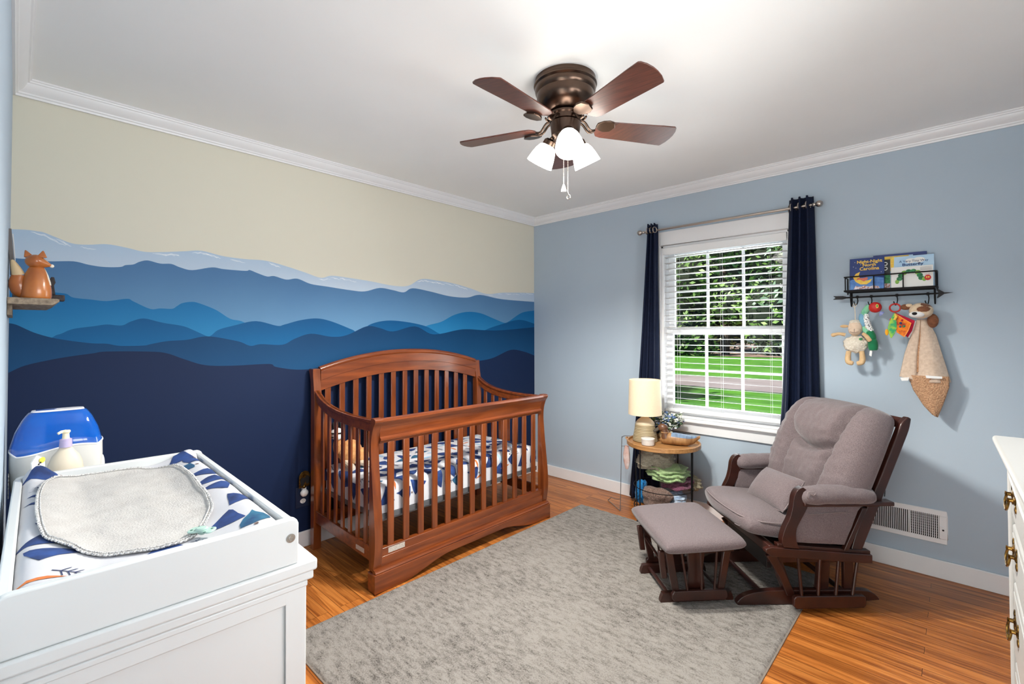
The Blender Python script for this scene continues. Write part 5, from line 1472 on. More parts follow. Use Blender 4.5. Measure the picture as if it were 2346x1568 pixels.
ring = [Vector((p.x - (p.x - cbx) * 0.022, p.y - (p.y - cby) * 0.03, bcz(p.x, p.y) + 0.0025)) for p in fine[::2]]
mb.tube([r + Vector((0, 0, 0.0008 * (i % 2))) for i, r in enumerate(ring)], 0.0013, 5, closed=True)
mb.build('crochet_edge', mat('crochet_thread', (218, 216, 214), 0.95, rgb2=(120, 118, 120), scale=420, lo=0.38, hi=0.5), bcl, smooth=60)

# pacifier
pc = dempty('pacifier', 0.122, 0.200, DZ, label='pale green pacifier lying beside the burp cloth on the changing pad', cat='pacifier')
M['mint'] = mat('mint_silicone', (176, 206, 194), 0.35, var=0.05)
pzh = pad_h(0.122, 0.200) + 0.014
pc.rotation_euler = (radians(-6), radians(3), DRZ + radians(38))
pc.location = dmat() @ Vector((0.122, 0.200, DZ + pzh))
mb = MB()
out = []
for i in range(40):
    a = 2 * pi * i / 40; r = 0.017 + 0.0065 * cos(2 * a) ** 1 * 1.0
    out.append((0.029 * cos(a) * (1 - 0.0 * sin(a)), r * sin(a) * (0.86 + 0.30 * cos(a) ** 2)))
mb.prism(out, -0.0015, 0.0025, 'xy'); mb.build('shield', M['mint'], pc, bevel=0.0012)
mb = MB(); mb.lathe([(0, 0.0075), (0.008, 0.007), (0.0105, 0.0045), (0.0105, 0.0025), (0, 0.0025)][::-1], 24, sx=1.3, sy=0.9); mb.build('button', M['mint'], pc)
for (x, y) in ((0.021, 0.004), (-0.021, -0.004), (0.016, -0.012), (-0.016, 0.012)):
    mb = MB(); mb.push(T(x, y, 0.0026)); mb.lathe([(0.0026, 0.0), (0.0026, 0.0004), (0, 0.0004)], 12); mb.build('air_hole', mat('hole_green', (62, 104, 92), 0.7) if 'hole' not in M else M['hole'], pc)
mb = MB(); mb.ball((0, 0, -0.004), (0.009, 0.007, 0.005), 14, 10); mb.build('teat', M['mint'], pc)

# humidifier with blue water tank
hu = empty('humidifier', (0.802, -3.320, DZ), label='white humidifier with translucent blue water tank on the far end of the dresser', cat='humidifier')
hu.scale = (0.80, 0.84, 1.17)
def sup(a, w, d, p=0.55):
    c, s = cos(a), sin(a)
    return (w * (abs(c) ** p) * (1 if c >= 0 else -1), d * (abs(s) ** p) * (1 if s >= 0 else -1))
def wave(y): return 0.119 + 0.009 * sin((y + 0.02) / 0.13 * pi * 0.8 + 0.3) + 0.012 * max(0, abs(y) / 0.131 - 0.85) / 0.15
def hw(z): return interp([(0, 0.120), (0.03, 0.128), (0.09, 0.131), (0.13, 0.130), (0.17, 0.117), (0.20, 0.100), (0.215, 0.088), (0.222, 0.080)], z)
def hd_(z): return interp([(0, 0.080), (0.09, 0.086), (0.14, 0.082), (0.19, 0.062), (0.215, 0.048), (0.222, 0.040)], z)
mb = MB()
def hbase(u, v):
    a = 2 * pi * u; x0, y0 = sup(a, 0.086, 0.131); z = v * (wave(y0))
    x, y = sup(a, hd_(z), hw(z)); return Vector((x, y, z))
mb.surf(hbase, 72, 14, cu=True)
mb.surf(lambda u, v: Vector((lerp(0, hbase(u, 1).x, v), lerp(0, hbase(u, 1).y, v), hbase(u, 1).z - 0.002 * (1 - v))), 72, 3, cu=True)
mb.surf(lambda u, v: Vector((hbase(u, 0).x * v, hbase(u, 0).y * v, 0)), 72, 1, cu=True)
mb.build('base_unit', mat('humidifier_white', (208, 207, 203), 0.35, var=0.02), hu, smooth=50)
mb = MB(); mb.tube([hbase(i / 96, 1) + Vector((0, 0, 0.002)) for i in range(96)], 0.0026, 6, closed=True); mb.build('tank_gasket', M['plush_white'], hu)
M['tank'] = bpy.data.materials.new('blue_clear_plastic'); M['tank'].use_nodes = True
_N = M['tank'].node_tree.nodes; _L = M['tank'].node_tree.links; _b = _N['Principled BSDF']
_nz = _N.new('ShaderNodeTexNoise'); _nz.inputs['Scale'].default_value = 3; _cr = _N.new('ShaderNodeValToRGB')
_cr.color_ramp.elements[0].color = s2l((0, 84, 190)); _cr.color_ramp.elements[1].color = s2l((6, 108, 214)); _L.new(_nz.outputs[0], _cr.inputs[0]); _L.new(_cr.outputs[0], _b.inputs['Base Color'])
_b.inputs['Roughness'].default_value = 0.08; _b.inputs['Alpha'].default_value = 0.72; _b.inputs['Coat Weight'].default_value = 0.6
mb = MB()
def htank(u, v):
    a = 2 * pi * u; x0, y0 = sup(a, 0.086, 0.131); z = lerp(wave(y0) + 0.004, 0.222, v)
    x, y = sup(a, hd_(z), hw(z)); return Vector((x, y, z))
mb.surf(htank, 72, 20, cu=True)
mb.surf(lambda u, v: Vector((htank(u, 1).x * v, htank(u, 1).y * v, 0.222)), 72, 3, cu=True)
mb.build('water_tank', M['tank'], hu, smooth=50)
mb = MB(); mb.surf(lambda u, v: Vector((htank(u, 0).x * .93 * v, htank(u, 0).y * .95 * v, 0.118 - 0.0 * v)), 48, 2, cu=True); mb.build('water_surface', mat('blue_water', (96, 160, 226), 0.2, var=0.1), hu)
mb = MB()
mb.surf(lambda u, v: Vector((sup(2 * pi * u, 0.032, 0.076)[0] * (1 if v < 0.5 else 0.9), sup(2 * pi * u, 0.032, 0.076)[1] * (1 if v < 0.5 else 0.96), 0.2225 + 0.004 * min(1, 2 * v))), 48, 2, cu=True)
mb.surf(lambda u, v: Vector((sup(2 * pi * u, 0.029, 0.073)[0] * v, sup(2 * pi * u, 0.029, 0.073)[1] * v, 0.2265)), 48, 1, cu=True)
mb.build('top_cap', mat('cap_white', (228, 226, 232), 0.35, var=0.02), hu, smooth=40)
mb = MB(); mb.prism([(-0.016, -0.062), (0.012, -0.062), (0.014, -0.012), (-0.010, -0.004)], 0.2268, 0.2275, 'xy'); mb.build('handle_recess', M['tank'], hu)
mb = MB()
for k in range(6): mb.box(0.035, 0.0815, -0.1355 + 0.004, -0.1285, 0.012 + k * 0.011, 0.016 + k * 0.011)
mb.build('air_grille', mat('grille_grey', (150, 150, 150), 0.5), hu)
mb = MB(); mb.push(T(0.02, 0.130, 0.055)); mb.ball((0, 0, 0), (0.016, 0.008, 0.03), 14, 10); mb.build('side_latch', M['plush_white'], hu)

# lotion bottle
lb = empty('lotion_bottle', (0.928, -3.308, DZ), label='cream lotion pump bottle with lilac collar in front of the humidifier', cat='bottle')
mb = MB(); mb.lathe([(0, 0.001), (0.040, 0.001), (0.044, 0.006), (0.046, 0.04), (0.0465, 0.075), (0.043, 0.10), (0.034, 0.122), (0.020, 0.138), (0.0165, 0.144), (0.0165, 0.150), (0, 0.150)], 40, sx=0.62); mb.build('bottle_body', mat('lotion_cream', (218, 205, 184), 0.4, var=0.02), lb, smooth=60)
mb = MB(); mb.lathe([(0, 0.146), (0.0165, 0.146), (0.0155, 0.168), (0.012, 0.170), (0, 0.170)], 28); mb.build('collar', mat('lilac_plastic', (190, 176, 210), 0.4, var=0.04), lb)
mb = MB(); mb.lathe([(0, 0.170), (0.0095, 0.170), (0.0085, 0.184), (0.012, 0.189), (0.011, 0.193), (0, 0.194)], 24); mb.tube([(0, 0, 0.190), (0.008, -0.012, 0.1905), (0.012, -0.020, 0.187)], [0.005, 0.0042, 0.0036], 8); mb.build('pump_head', mat('pump_cream', (244, 230, 196), 0.4, var=0.03), lb)
lb.scale = (0.95, 0.93, 1.09)
M['label_ink'] = mat('label_brown_ink', (150, 120, 86), 0.7)
mb = MB()
def onb(y, z):
    r = interp([(0.0, 0.044), (0.04, 0.046), (0.075, 0.0465), (0.1, 0.043)], z); x = 0.62 * sqrt(max(0, r * r - y * y)); return Vector((x + 0.0008, y, z))
for (z0_, wd, cv_, ht) in ((0.073, 0.020, 0.006, 0.0028), (0.066, 0.013, 0.004, 0.0026), (0.059, 0.022, 0.0, 0.0026)):
    n = int(wd * 2 / 0.0042)
    for i in range(n):
        y = -wd + i * 0.0042 + 0.0008; z = z0_ + cv_ * (1 - (y / wd) ** 2)
        ring = [onb(y, z), onb(y + 0.003, z), onb(y + 0.003, z + ht), onb(y, z + ht)]
        mb.add(ring, [(0, 1, 2, 3)])
mb.build('label_print', M['label_ink'], lb, smooth=0)
mb = MB(); mb.tube(catmull([(0.02, -0.047, 0.03), (0.018, -0.050, 0.06), (0.012, -0.049, 0.085)], 4), [0.003, 0.006, 0.007, 0.006, 0.005, 0.004, 0.003, 0.003, 0.002], 8); mb.build('drip_mark', mat('pale_blue_plastic', (176, 208, 226), 0.3), lb)

# ------------------------------------------------------------------ small wall shelf with the wooden fox
SHY = -RD
def at_z(): return 1.428
SZ = 1.4275
M['driftwood'] = mat('weathered_wood', (164, 146, 124), 0.7, rgb2=(112, 96, 82), scale=10, stretch=(1, 8, 8), bump=0.3, bscale=60)
sh = empty('wall_shelf', (0.53, SHY, SZ), label='small weathered wood wall shelf above the dresser, holding the wooden fox', cat='shelf')
mb = MB(); mb.strip_prism([(0.001, 0.0), (0.114, 0.0), (0.120, -0.002)], [(0.001, -0.021), (0.104, -0.021), (0.120, -0.010)], -0.245, 0.245, 'yz')
mb.build('shelf_board', M['driftwood'], sh, bevel=0.001)
mb = MB(); mb.box(-0.2, 0.2, 0.001, 0.012, -0.055, -0.021); mb.build('back_cleat', M['driftwood'], sh)

fx = empty('fox_figurine', (0.735, -3.374, SZ + 0.001), rz=pi / 2, label='carved orange-brown wooden fox sitting on the small wall shelf', cat='figurine')
M['fox_wood'] = mat('fox_wood', (196, 118, 54), 0.3, rgb2=(150, 78, 30), scale=8, stretch=(2, 2, 1), coat=0.4)
M['fox_white'] = mat('fox_white', (236, 226, 210), 0.5, var=0.05)
mb = MB(); mb.lathe([(0, 0.0), (0.035, 0.0), (0.0375, 0.006), (0.037, 0.03), (0.0335, 0.055), (0.027, 0.08), (0.020, 0.098), (0.015, 0.106), (0, 0.108)], 40, sx=1.0, sy=0.9); mb.build('body', M['fox_wood'], fx, smooth=60)
mb = MB()
def fhead(u, v):
    th = pi * v; ph = 2 * pi * u; d = Vector((sin(th) * cos(ph), sin(th) * sin(ph), cos(th)))
    x = d.x * (0.028 + 0.009 * max(0, d.x) ** 2.5); y = d.y * 0.028 * (1 - 0.35 * max(0, d.x)); z = d.z * 0.023 * (1 - 0.45 * max(0, d.x) ** 1.5) - 0.010 * max(0, d.x) ** 2
    return Vector((x, y, z + 0.122))
mb.surf(fhead, 32, 20, cu=True); mb.build('head', M['fox_wood'], fx, smooth=70)
for s_ in (1, -1):
    mb = MB(); cxx = -0.014 if s_ > 0 else 0.013
    base = [(cxx - 0.016, s_ * 0.010 - .006, 0.134), (cxx + 0.012, s_ * 0.010 - .006, 0.136), (cxx + 0.008, s_ * 0.010 + .010, 0.136), (cxx - 0.012, s_ * 0.010 + .010, 0.134)]
    mb.add(base + [(cxx - 0.006 + (0.008 if s_ < 0 else -0.008), s_ * 0.012, 0.163)], [(0, 1, 4), (1, 2, 4), (2, 3, 4), (3, 0, 4), (3, 2, 1, 0)]); mb.build('ear', M['fox_wood'], fx, bevel=0.002)
mb = MB(); mb.ball((0.036, 0, 0.111), (0.006, 0.006, 0.006), 12, 8); mb.build('nose', M['fox_white'], fx)
mb = MB()
def chest(u, v):
    z = lerp(0.045, 0.102, v); r = interp([(0, .0375), (0.03, .037), (0.055, .0335), (0.08, .027), (0.098, .020), (0.106, .015)], z) + 0.0008; a = lerp(-0.55, 0.55, u) * (0.25 + 0.75 * sin(pi * min(1, v * .6 + .3)))
    return Vector((r * cos(a), r * 0.82 * sin(a), z))
mb.surf(chest, 10, 12); mb.build('chest_patch', M['fox_white'], fx, smooth=70)
mb = MB(); mb.tube(catmull([(-0.015, 0.0, 0.014), (-0.035, 0.004, 0.022), (-0.043, 0.004, 0.050), (-0.040, 0.002, 0.076)], 6), [0.012, 0.014, 0.016, 0.018, 0.019, 0.020, 0.021, 0.022, 0.022, 0.022, 0.022, 0.022, 0.021, 0.020, 0.019, 0.018, 0.017, 0.016, 0.015][:19], 18, flat=0.8); mb.build('tail', M['fox_wood'], fx, smooth=70)
mb = MB(); mb.tube(catmull([(-0.041, 0.002, 0.074), (-0.047, 0.0, 0.095), (-0.056, 0.0, 0.122)], 5), [0.0155, 0.0155, 0.015, 0.014, 0.013, 0.012, 0.0105, 0.009, 0.007, 0.005, 0.003], 14, flat=0.8); mb.build('tail_tip', mat('fox_tail_cream', (206, 180, 140), 0.5, var=0.15), fx, smooth=70)

dn = empty('dark_carving', (0.60, -3.327, SZ + 0.001), rz=pi / 2, label='dark stepped wooden carving behind the fox on the wall shelf', cat='figurine')
M['char'] = mat('charred_wood', (46, 34, 34), 0.6, rgb2=(28, 20, 22), scale=30, bump=0.3, bscale=80)
mb = MB(); mb.box(-0.045, 0.028, -0.02, 0.02, 0, 0.022); mb.build('base', M['char'], dn, bevel=0.003)
mb = MB(); mb.strip_prism([(-0.030, 0.022), (-0.022, 0.055), (-0.014, 0.068), (-0.008, 0.085)], [(0.004, 0.022), (0.0, 0.055), (0.004, 0.066), (0.0, 0.085)], -0.012, 0.012, 'xz'); mb.build('spire', M['char'], dn, bevel=0.002)

pf = empty('leaning_picture', (0.47, SHY, SZ + 0.001), label='narrow picture frame with grey and white parts leaning on the wall behind the fox', cat='picture frame')
mb = MB(); mb.push(T(0, 0.012, 0) @ RX(radians(4)))
mb.box(-0.09, 0.09, 0, 0.012, 0, 0.25); mb.build('frame', mat('frame_grey', (104, 98, 96), 0.6, var=0.1), pf, bevel=0.002)
mb = MB(); mb.push(T(0, 0.0255, 0) @ RX(radians(4))); mb.box(-0.075, 0.075, 0, 0.002, 0.11, 0.235); mb.build('mat_board', M['plush_white'], pf)
mb = MB(); mb.push(T(0, 0.0255, 0) @ RX(radians(4))); mb.box(-0.06, 0.06, 0, 0.003, 0.015, 0.105); mb.build('dark_picture', M['black'], pf)

# ------------------------------------------------------------------ outlet with night light on the mural wall
ol = empty('wall_outlet', (0.0032, -2.192, 0.245), label='navy painted wall outlet plate low on the mural wall beside the crib', cat='outlet')
mb = MB(); mb.box(0, 0.005, -0.042, 0.042, 0, 0.125); mb.build('cover_plate', mat('plate_navy', (24, 38, 66), 0.4, var=0.05), ol, bevel=0.002)
for z in (0.038, 0.088):
    mb = MB(); mb.push(T(0.005, 0, z) @ RY(pi / 2)); mb.lathe([(0.017, 0), (0.017, 0.0015), (0, 0.0015)], 24, sx=0.85); soc = mb.build('socket', M['plush_white'], ol)
    mb = MB()
    for dy in (-0.006, 0.006): mb.box(0.0063, 0.0072, dy - 0.001, dy + 0.001, z, z + 0.009)
    mb.box(0.0063, 0.0072, -0.002, 0.002, z - 0.010, z - 0.006); mb.build('slot', M['black'], ol)
nl = empty('night_light', (0.0115, -2.192, 0.325), label='gold and black night light plugged into the wall outlet', cat='night light')
mb = MB(); mb.ball((0.017, 0, 0.012), (0.016, 0.024, 0.022), 18, 12); mb.box(0.0, 0.02, -0.010, 0.010, -0.01, 0.05); mb.build('plug_body', M['plush_white'], nl, smooth=60)
arcp = [(-0.034, 0.045), (0.030, 0.052), (0.034, 0.120), (0.022, 0.140), (0.0, 0.148), (-0.020, 0.140), (-0.034, 0.120)]
mb = MB(); mb.prism(arcp, 0.018, 0.022, 'yz'); mb.build('shade_plate', M['brass'], nl, bevel=0.001)
mb = MB()
for (cy_, cz_, r_) in ((-0.012, 0.088, 0.016), (0.014, 0.100, 0.014), (-0.016, 0.070, 0.010), (0.016, 0.080, 0.011)):
    mb.push(T(0.0222, cy_, cz_) @ RY(pi / 2)); mb.lathe([(r_, 0), (r_, 0.0012), (0, 0.0014)], 16, sx=1.25); mb.pop()
mb.build('silhouette', M['black'], nl)
mb = MB(); mb.ball((0.024, -0.004, 0.052), (0.008, 0.012, 0.011), 12, 8); mb.build('ornament', M['brass'], nl)

# ------------------------------------------------------------------ rug
def rug_mat():
    m = bpy.data.materials.new('rug_pile'); m.use_nodes = True
    N = m.node_tree.nodes; L = m.node_tree.links; b = N['Principled BSDF']; b.inputs['Roughness'].default_value = 1.0
    b.inputs['Specular IOR Level'].default_value = 0.1
    tc = N.new('ShaderNodeTexCoord'); mp = N.new('ShaderNodeMapping'); mp.inputs['Scale'].default_value = (1, 2.6, 1)
    L.new(tc.outputs['Object'], mp.inputs[0])
    n1 = N.new('ShaderNodeTexNoise'); n1.inputs['Scale'].default_value = 20; n1.inputs['Detail'].default_value = 9; n1.inputs['Roughness'].default_value = 0.78
    n2 = N.new('ShaderNodeTexNoise'); n2.inputs['Scale'].default_value = 170; n2.inputs['Detail'].default_value = 2
    n3 = N.new('ShaderNodeTexNoise'); n3.inputs['Scale'].default_value = 2.2; n3.inputs['Detail'].default_value = 3
    L.new(mp.outputs[0], n1.inputs[0]); L.new(tc.outputs['Object'], n2.inputs[0]); L.new(tc.outputs['Object'], n3.inputs[0])
    a = N.new('ShaderNodeMath'); a.operation = 'MULTIPLY_ADD'; a.inputs[1].default_value = 0.4; L.new(n2.outputs[0], a.inputs[0]); L.new(n1.outputs[0], a.inputs[2])
    a2 = N.new('ShaderNodeMath'); a2.operation = 'MULTIPLY_ADD'; a2.inputs[1].default_value = 0.22; L.new(n3.outputs[0], a2.inputs[0]); L.new(a.outputs[0], a2.inputs[2])
    cr = N.new('ShaderNodeValToRGB')
    e = cr.color_ramp.elements; e[0].position = 0.62; e[0].color = s2l((84, 79, 75)); e[1].position = 0.88; e[1].color = s2l((152, 146, 140))
    md = e.new(0.74); md.color = s2l((128, 122, 117))
    L.new(a2.outputs[0], cr.inputs[0]); L.new(cr.outputs[0], b.inputs['Base Color'])
    bp = N.new('ShaderNodeBump'); bp.inputs['Strength'].default_value = 0.6; bp.inputs['Distance'].default_value = 0.004
    L.new(n2.outputs[0], bp.inputs['Height']); L.new(bp.outputs[0], b.inputs['Normal'])
    return m
RX0, RX1, RY0, RY1 = 0.842, 2.395, -2.61, -0.43
rug = empty('area_rug', (1.6, -1.5, 0), label='greige mottled shag area rug on the oak floor between crib and glider', cat='rug')
mb = MB(); mb.push(T(-1.6, 1.5, 0))
def rs_(u, v):
    x = lerp(RX0, RX1, u); y = lerp(RY0, RY1, v)
    e = min(u * 1.55, (1 - u) * 1.55, v * 2.18, (1 - v) * 2.18)
    z = 0.012 * min(1, (e / 0.012)) + 0.0005
    z += 0.0028 * noise.noise(Vector((x * 55, y * 55, 0))) + 0.0016 * noise.noise(Vector((x * 130, y * 130, 4))) if e > 0.004 else 0
    if e < 0.004: x += 0.002 * noise.noise(Vector((y * 90, x * 90, 2))); y += 0.002 * noise.noise(Vector((x * 90, y * 90, 7)))
    return Vector((x, y, z))
mb.surf(rs_, 230, 320)
o = mb.build('pile', rug_mat(), rug, smooth=60, weld=False)
mb = MB(); mb.push(T(-1.6, 1.5, 0)); z = 0.0006
mb.box(RX0 - 0.003, RX1 + 0.003, RY0 - 0.003, RY1 + 0.003, 0.0, 0.004)
mb.build('binding', mat('rug_binding', (140, 128, 118), 0.95, var=0.2, scale=200), rug)

# ------------------------------------------------------------------ tall white chest on the right
WFC = mat('chest_paint', (186, 185, 182), 0.35, var=0.02)
CHX, CHY0, CHY1 = 3.04, -1.765, -2.70
ch = empty('tall_chest', (3.25, -2.23, 0), label='tall white chest of drawers with brass pulls at the right edge', cat='chest of drawers')
def hm(): return MB().push(T(-3.25, 2.23, 0))
CT = 1.056
mb = hm(); mb.strip_prism([(CHX - 0.034, CHY0 + 0.022), (3.445, CHY0 + 0.022)], [(CHX - 0.016, CHY1 - 0.022), (3.445, CHY1 - 0.022)], CT - 0.018, CT, 'xy'); mb.build('chest_top', WFC, ch, bevel=0.007, seg=3)
mb = hm(); mb.box(CHX - 0.010, 3.44, CHY1 - 0.014, CHY0 + 0.012, CT - 0.040, CT - 0.018); mb.build('cornice', WFC, ch, bevel=0.008, seg=3)
mb = hm(); mb.box(CHX + 0.004, 3.44, CHY1, CHY0, 0.06, CT - 0.04); mb.build('body', WFC, ch, bevel=0.002)
for y in (CHY0, CHY1 + 0.05):
    mb = hm(); mb.box(CHX - 0.006, CHX + 0.006, y - 0.05, y + 0.002, 0.0, CT - 0.04)
    for k in range(4): mb.tube([(CHX - 0.007, y - 0.008 - k * 0.011, 0.08), (CHX - 0.007, y - 0.008 - k * 0.011, CT - 0.07)], 0.004, 8)
    mb.build('corner_post', WFC, ch)
mb = hm(); mb.tube(catmull([(CHX - 0.004, CHY0 - 0.055, 1.005), (CHX - 0.008, CHY0 - 0.12, 0.992), (CHX - 0.008, CHY0 - 0.3, 0.985), (CHX - 0.008, CHY1 + 0.3, 0.985), (CHX - 0.008, CHY1 + 0.12, 0.992), (CHX - 0.004, CHY1 + 0.055, 1.005)], 6), 0.007, 8); mb.build('frieze_bead', WFC, ch)
levels = [(0.882, 0.975), (0.748, 0.868), (0.566, 0.734), (0.36, 0.552), (0.12, 0.346)]
for zi, (za, zb) in enumerate(levels):
    mb = hm(); mb.box(CHX - 0.006, CHX + 0.010, CHY1 + 0.056, CHY0 - 0.056, za, zb); dw = mb.build('drawer', WFC, ch, bevel=0.005, seg=3)
    mb = hm(); mb.box(CHX - 0.008, CHX - 0.005, CHY1 + 0.075, CHY0 - 0.075, za + 0.016, zb - 0.016); mb.build('drawer_bead', WFC, dw, bevel=0.0014)
    zc = (za + zb) / 2
    zc += 0.020
    for yc in (-1.925, -2.54):
        hb = hm()
        hb.box(CHX - 0.0095, CHX - 0.008, yc - 0.034, yc + 0.034, zc - 0.007, zc + 0.010)
        for s_ in (-1, 1):
            hb.push(T(CHX - 0.008, yc + s_ * 0.028, zc + 0.003) @ RY(-pi / 2)); hb.lathe([(0.011, 0), (0.012, 0.0015), (0.008, 0.003), (0.0045, 0.004), (0.004, 0.010), (0.006, 0.013), (0, 0.014)], 14); hb.pop()
            hb.ball((CHX - 0.009, yc + s_ * 0.038, zc + 0.016), (0.0022, 0.007, 0.009), 10, 8); hb.ball((CHX - 0.009, yc + s_ * 0.038, zc - 0.013), (0.0022, 0.007, 0.009), 10, 8)
        hb.build('pull_plate', M['brass'], dw)
        hb = hm(); hb.tube(catmull([(CHX - 0.018, yc - 0.028, zc + 0.003), (CHX - 0.021, yc - 0.030, zc - 0.013), (CHX - 0.022, yc - 0.014, zc - 0.022), (CHX - 0.022, yc, zc - 0.018), (CHX - 0.022, yc + 0.014, zc - 0.022), (CHX - 0.021, yc + 0.030, zc - 0.013), (CHX - 0.018, yc + 0.028, zc + 0.003)], 5), 0.0025, 8)
        hb.build('pull', M['brass'], dw)

# ------------------------------------------------------------------ iron arrow shelf on the window wall
IR = M['black_iron']
ws_ = empty('arrow_wall_shelf', (2.675, 0, 1.54), label='black iron arrow wall shelf with hooks on the window wall', cat='wall shelf')
def sm_b(): return MB().push(T(-2.675, 0, -1.54))
XA, XB, SD = 2.475, 2.872, 0.115
mb = sm_b()
for k in range(12): mb.tube([(XA + 0.01, -0.006 - k * 0.0098, 1.551), (XB - 0.01, -0.006 - k * 0.0098, 1.551)], 0.0042, 6)
mb.tube(catmull([(XA, -0.004, 1.555), (XA, -SD + 0.02, 1.555), (XA + 0.02, -SD, 1.555), (2.675, -SD, 1.555), (XB - 0.02, -SD, 1.555), (XB, -SD + 0.02, 1.555), (XB, -0.004, 1.555)], 5), 0.0052, 8)
mb.build('shelf_grid', IR, ws_)
mb = sm_b(); mb.tube(catmull([(XA, -0.004, 1.635), (XA, -SD + 0.02, 1.635), (XA + 0.02, -SD, 1.635), (2.675, -SD, 1.636), (XB - 0.02, -SD, 1.637), (XB, -SD + 0.02, 1.637), (XB, -0.004, 1.637)], 5), 0.0038, 8)
for x in (XA + 0.003, 2.61, 2.737, XB - 0.003): mb.tube([(x, -SD + (0.006 if x in (XA + .003, XB - .003) else 0), 1.635), (x, -SD + (0.006 if x in (XA + .003, XB - .003) else 0), 1.555)], 0.0030, 8)
mb.tube([(XA, -0.005, 1.635), (XA, -0.005, 1.54)], 0.003, 8); mb.tube([(XB, -0.005, 1.637), (XB, -0.005, 1.54)], 0.003, 8)
mb.build('guard_rail', IR, ws_)
AY = -0.055
mb = sm_b(); mb.tube([(2.46, AY, 1.520), (2.89, AY, 1.522)], 0.0045, 8); mb.build('arrow_shaft', IR, ws_)
mb = sm_b(); mb.prism([(2.475, 1.526), (2.458, 1.531), (2.41, 1.533), (2.422, 1.522), (2.408, 1.512), (2.455, 1.511), (2.475, 1.516)], AY - 0.003, AY + 0.003, 'xz'); mb.build('arrow_fletching', IR, ws_, bevel=0.001)
mb = sm_b(); mb.prism([(2.868, 1.548), (2.874, 1.546), (2.900, 1.526), (2.935, 1.523), (2.900, 1.518), (2.876, 1.498), (2.870, 1.497), (2.878, 1.522)], AY - 0.004, AY + 0.004, 'xz'); mb.build('arrow_head', IR, ws_, bevel=0.001)
for x in (2.495, 2.862):
    mb = sm_b(); mb.tube(catmull([(x, AY, 1.551), (x, AY + 0.001, 1.52), (x, -0.030, 1.475), (x, -0.012, 1.475), (x, -0.006, 1.52), (x, -0.005, 1.551)], 5), 0.0036, 8); mb.build('support', IR, ws_)
HK = [(2.527, 1.478), (2.592, 1.474), (2.705, 1.470), (2.835, 1.468)]
for x, zb in HK:
    mb = sm_b(); mb.tube([(x + 0.006 * cos(a), AY, 1.5215 + 0.006 * sin(a)) for a in [2 * pi * i / 12 for i in range(12)]], 0.003, 6, closed=True)
    mb.tube(catmull([(x, AY - 0.004, 1.520), (x + 0.004, AY - 0.012, 1.498), (x + 0.001, AY - 0.022, zb + 0.002), (x - 0.004, AY - 0.034, zb - 0.004), (x - 0.008, AY - 0.044, zb + 0.006), (x - 0.010, AY - 0.047, zb + 0.016)], 5), 0.0026, 8); mb.build('hook', IR, ws_)

# books
def text_obj(body, size, loc, m, parent, name='cover_title', sx=1.0, bold=0.0):
    cu = bpy.data.curves.new(name, 'FONT'); cu.body = body; cu.size = size; cu.align_x = 'CENTER'; cu.extrude = 0.00025; cu.offset = bold; cu.resolution_u = 4
    t = bpy.data.objects.new('t', cu); COL.objects.link(t)
    me = bpy.data.meshes.new_from_object(t.evaluated_get(bpy.context.evaluated_depsgraph_get()))
    bpy.data.objects.remove(t); bpy.data.curves.remove(cu)
    me.materials.clear(); me.materials.append(m); me.name = name
    o = bpy.data.objects.new(name, me); COL.objects.link(o); o.parent = parent
    o.location = loc; o.rotation_euler = (pi / 2, 0, 0); o.scale = (sx, 1, 1)
    return o
M['book_navy'] = mat('book_night_blue', (34, 62, 130), 0.35, rgb2=(24, 46, 104), scale=9)
M['book_white'] = mat('book_white', (238, 236, 232), 0.35, var=0.03)
M['book_sky'] = mat('book_sky_blue', (168, 204, 234), 0.35, rgb2=(196, 222, 240), scale=14)
M['book_dark'] = mat('book_dark', (44, 48, 52), 0.4, rgb2=(26, 30, 34), scale=10)
M['book_indigo'] = mat('book_indigo', (40, 58, 124), 0.4, var=0.1)
M['pages'] = mat('book_pages', (232, 228, 216), 0.8, var=0.1, scale=300, stretch=(1, 30, 1))
M['yel'] = mat('print_yellow', (246, 214, 92), 0.5, rgb2=(236, 180, 60), scale=50)
M['pink'] = mat('print_coral', (232, 132, 104), 0.5, rgb2=(214, 96, 80), scale=50)
M['townish'] = mat('print_town', (176, 120, 104), 0.5, rgb2=(226, 216, 220), scale=90, lo=0.45, hi=0.55)
M['print_sky'] = mat('print_lower_blue', (96, 146, 206), 0.5, rgb2=(60, 104, 176), scale=40)
M['gr1'] = mat('print_green', (56, 150, 84), 0.5, rgb2=(20, 96, 62), scale=90, lo=.4, hi=.6)
M['gr2'] = mat('print_yellow_green', (150, 190, 70), 0.5, rgb2=(84, 150, 64), scale=60)
M['red'] = mat('print_red', (214, 48, 40), 0.5, rgb2=(180, 30, 30), scale=60)
SB = 1.5565
def book(label, x0, x1, h, y, t, cover, tilt_=-7, slope=0.0):
    """hardback standing on the shelf, leaning back to the wall; local x along the wall, local z up; front at y=0"""
    w = x1 - x0
    o = empty('picture_book', ((x0 + x1) / 2, y, SB), label=label, cat='book', group='picture books on the iron shelf')
    o.rotation_euler = (radians(tilt_), slope, 0)
    mb = MB(); mb.box(-w / 2, w / 2, 0, 0.0018, 0, h); mb.box(-w / 2, w / 2, t - 0.0018, t, 0, h); mb.box(-w / 2, -w / 2 + 0.002, 0, t, 0, h); mb.build('cover', cover, o)
    mb = MB(); mb.box(-w / 2 + 0.002, w / 2 - 0.003, 0.0018, t - 0.0018, 0.003, h - 0.003); mb.build('page_block', M['pages'], o)
    return o
def flat(o, poly, m, y=-0.0006, name='cover_art'):
    mb = MB(); mb.prism(poly, y, y + 0.0005, 'xz'); return mb.build(name, m, o, smooth=0)
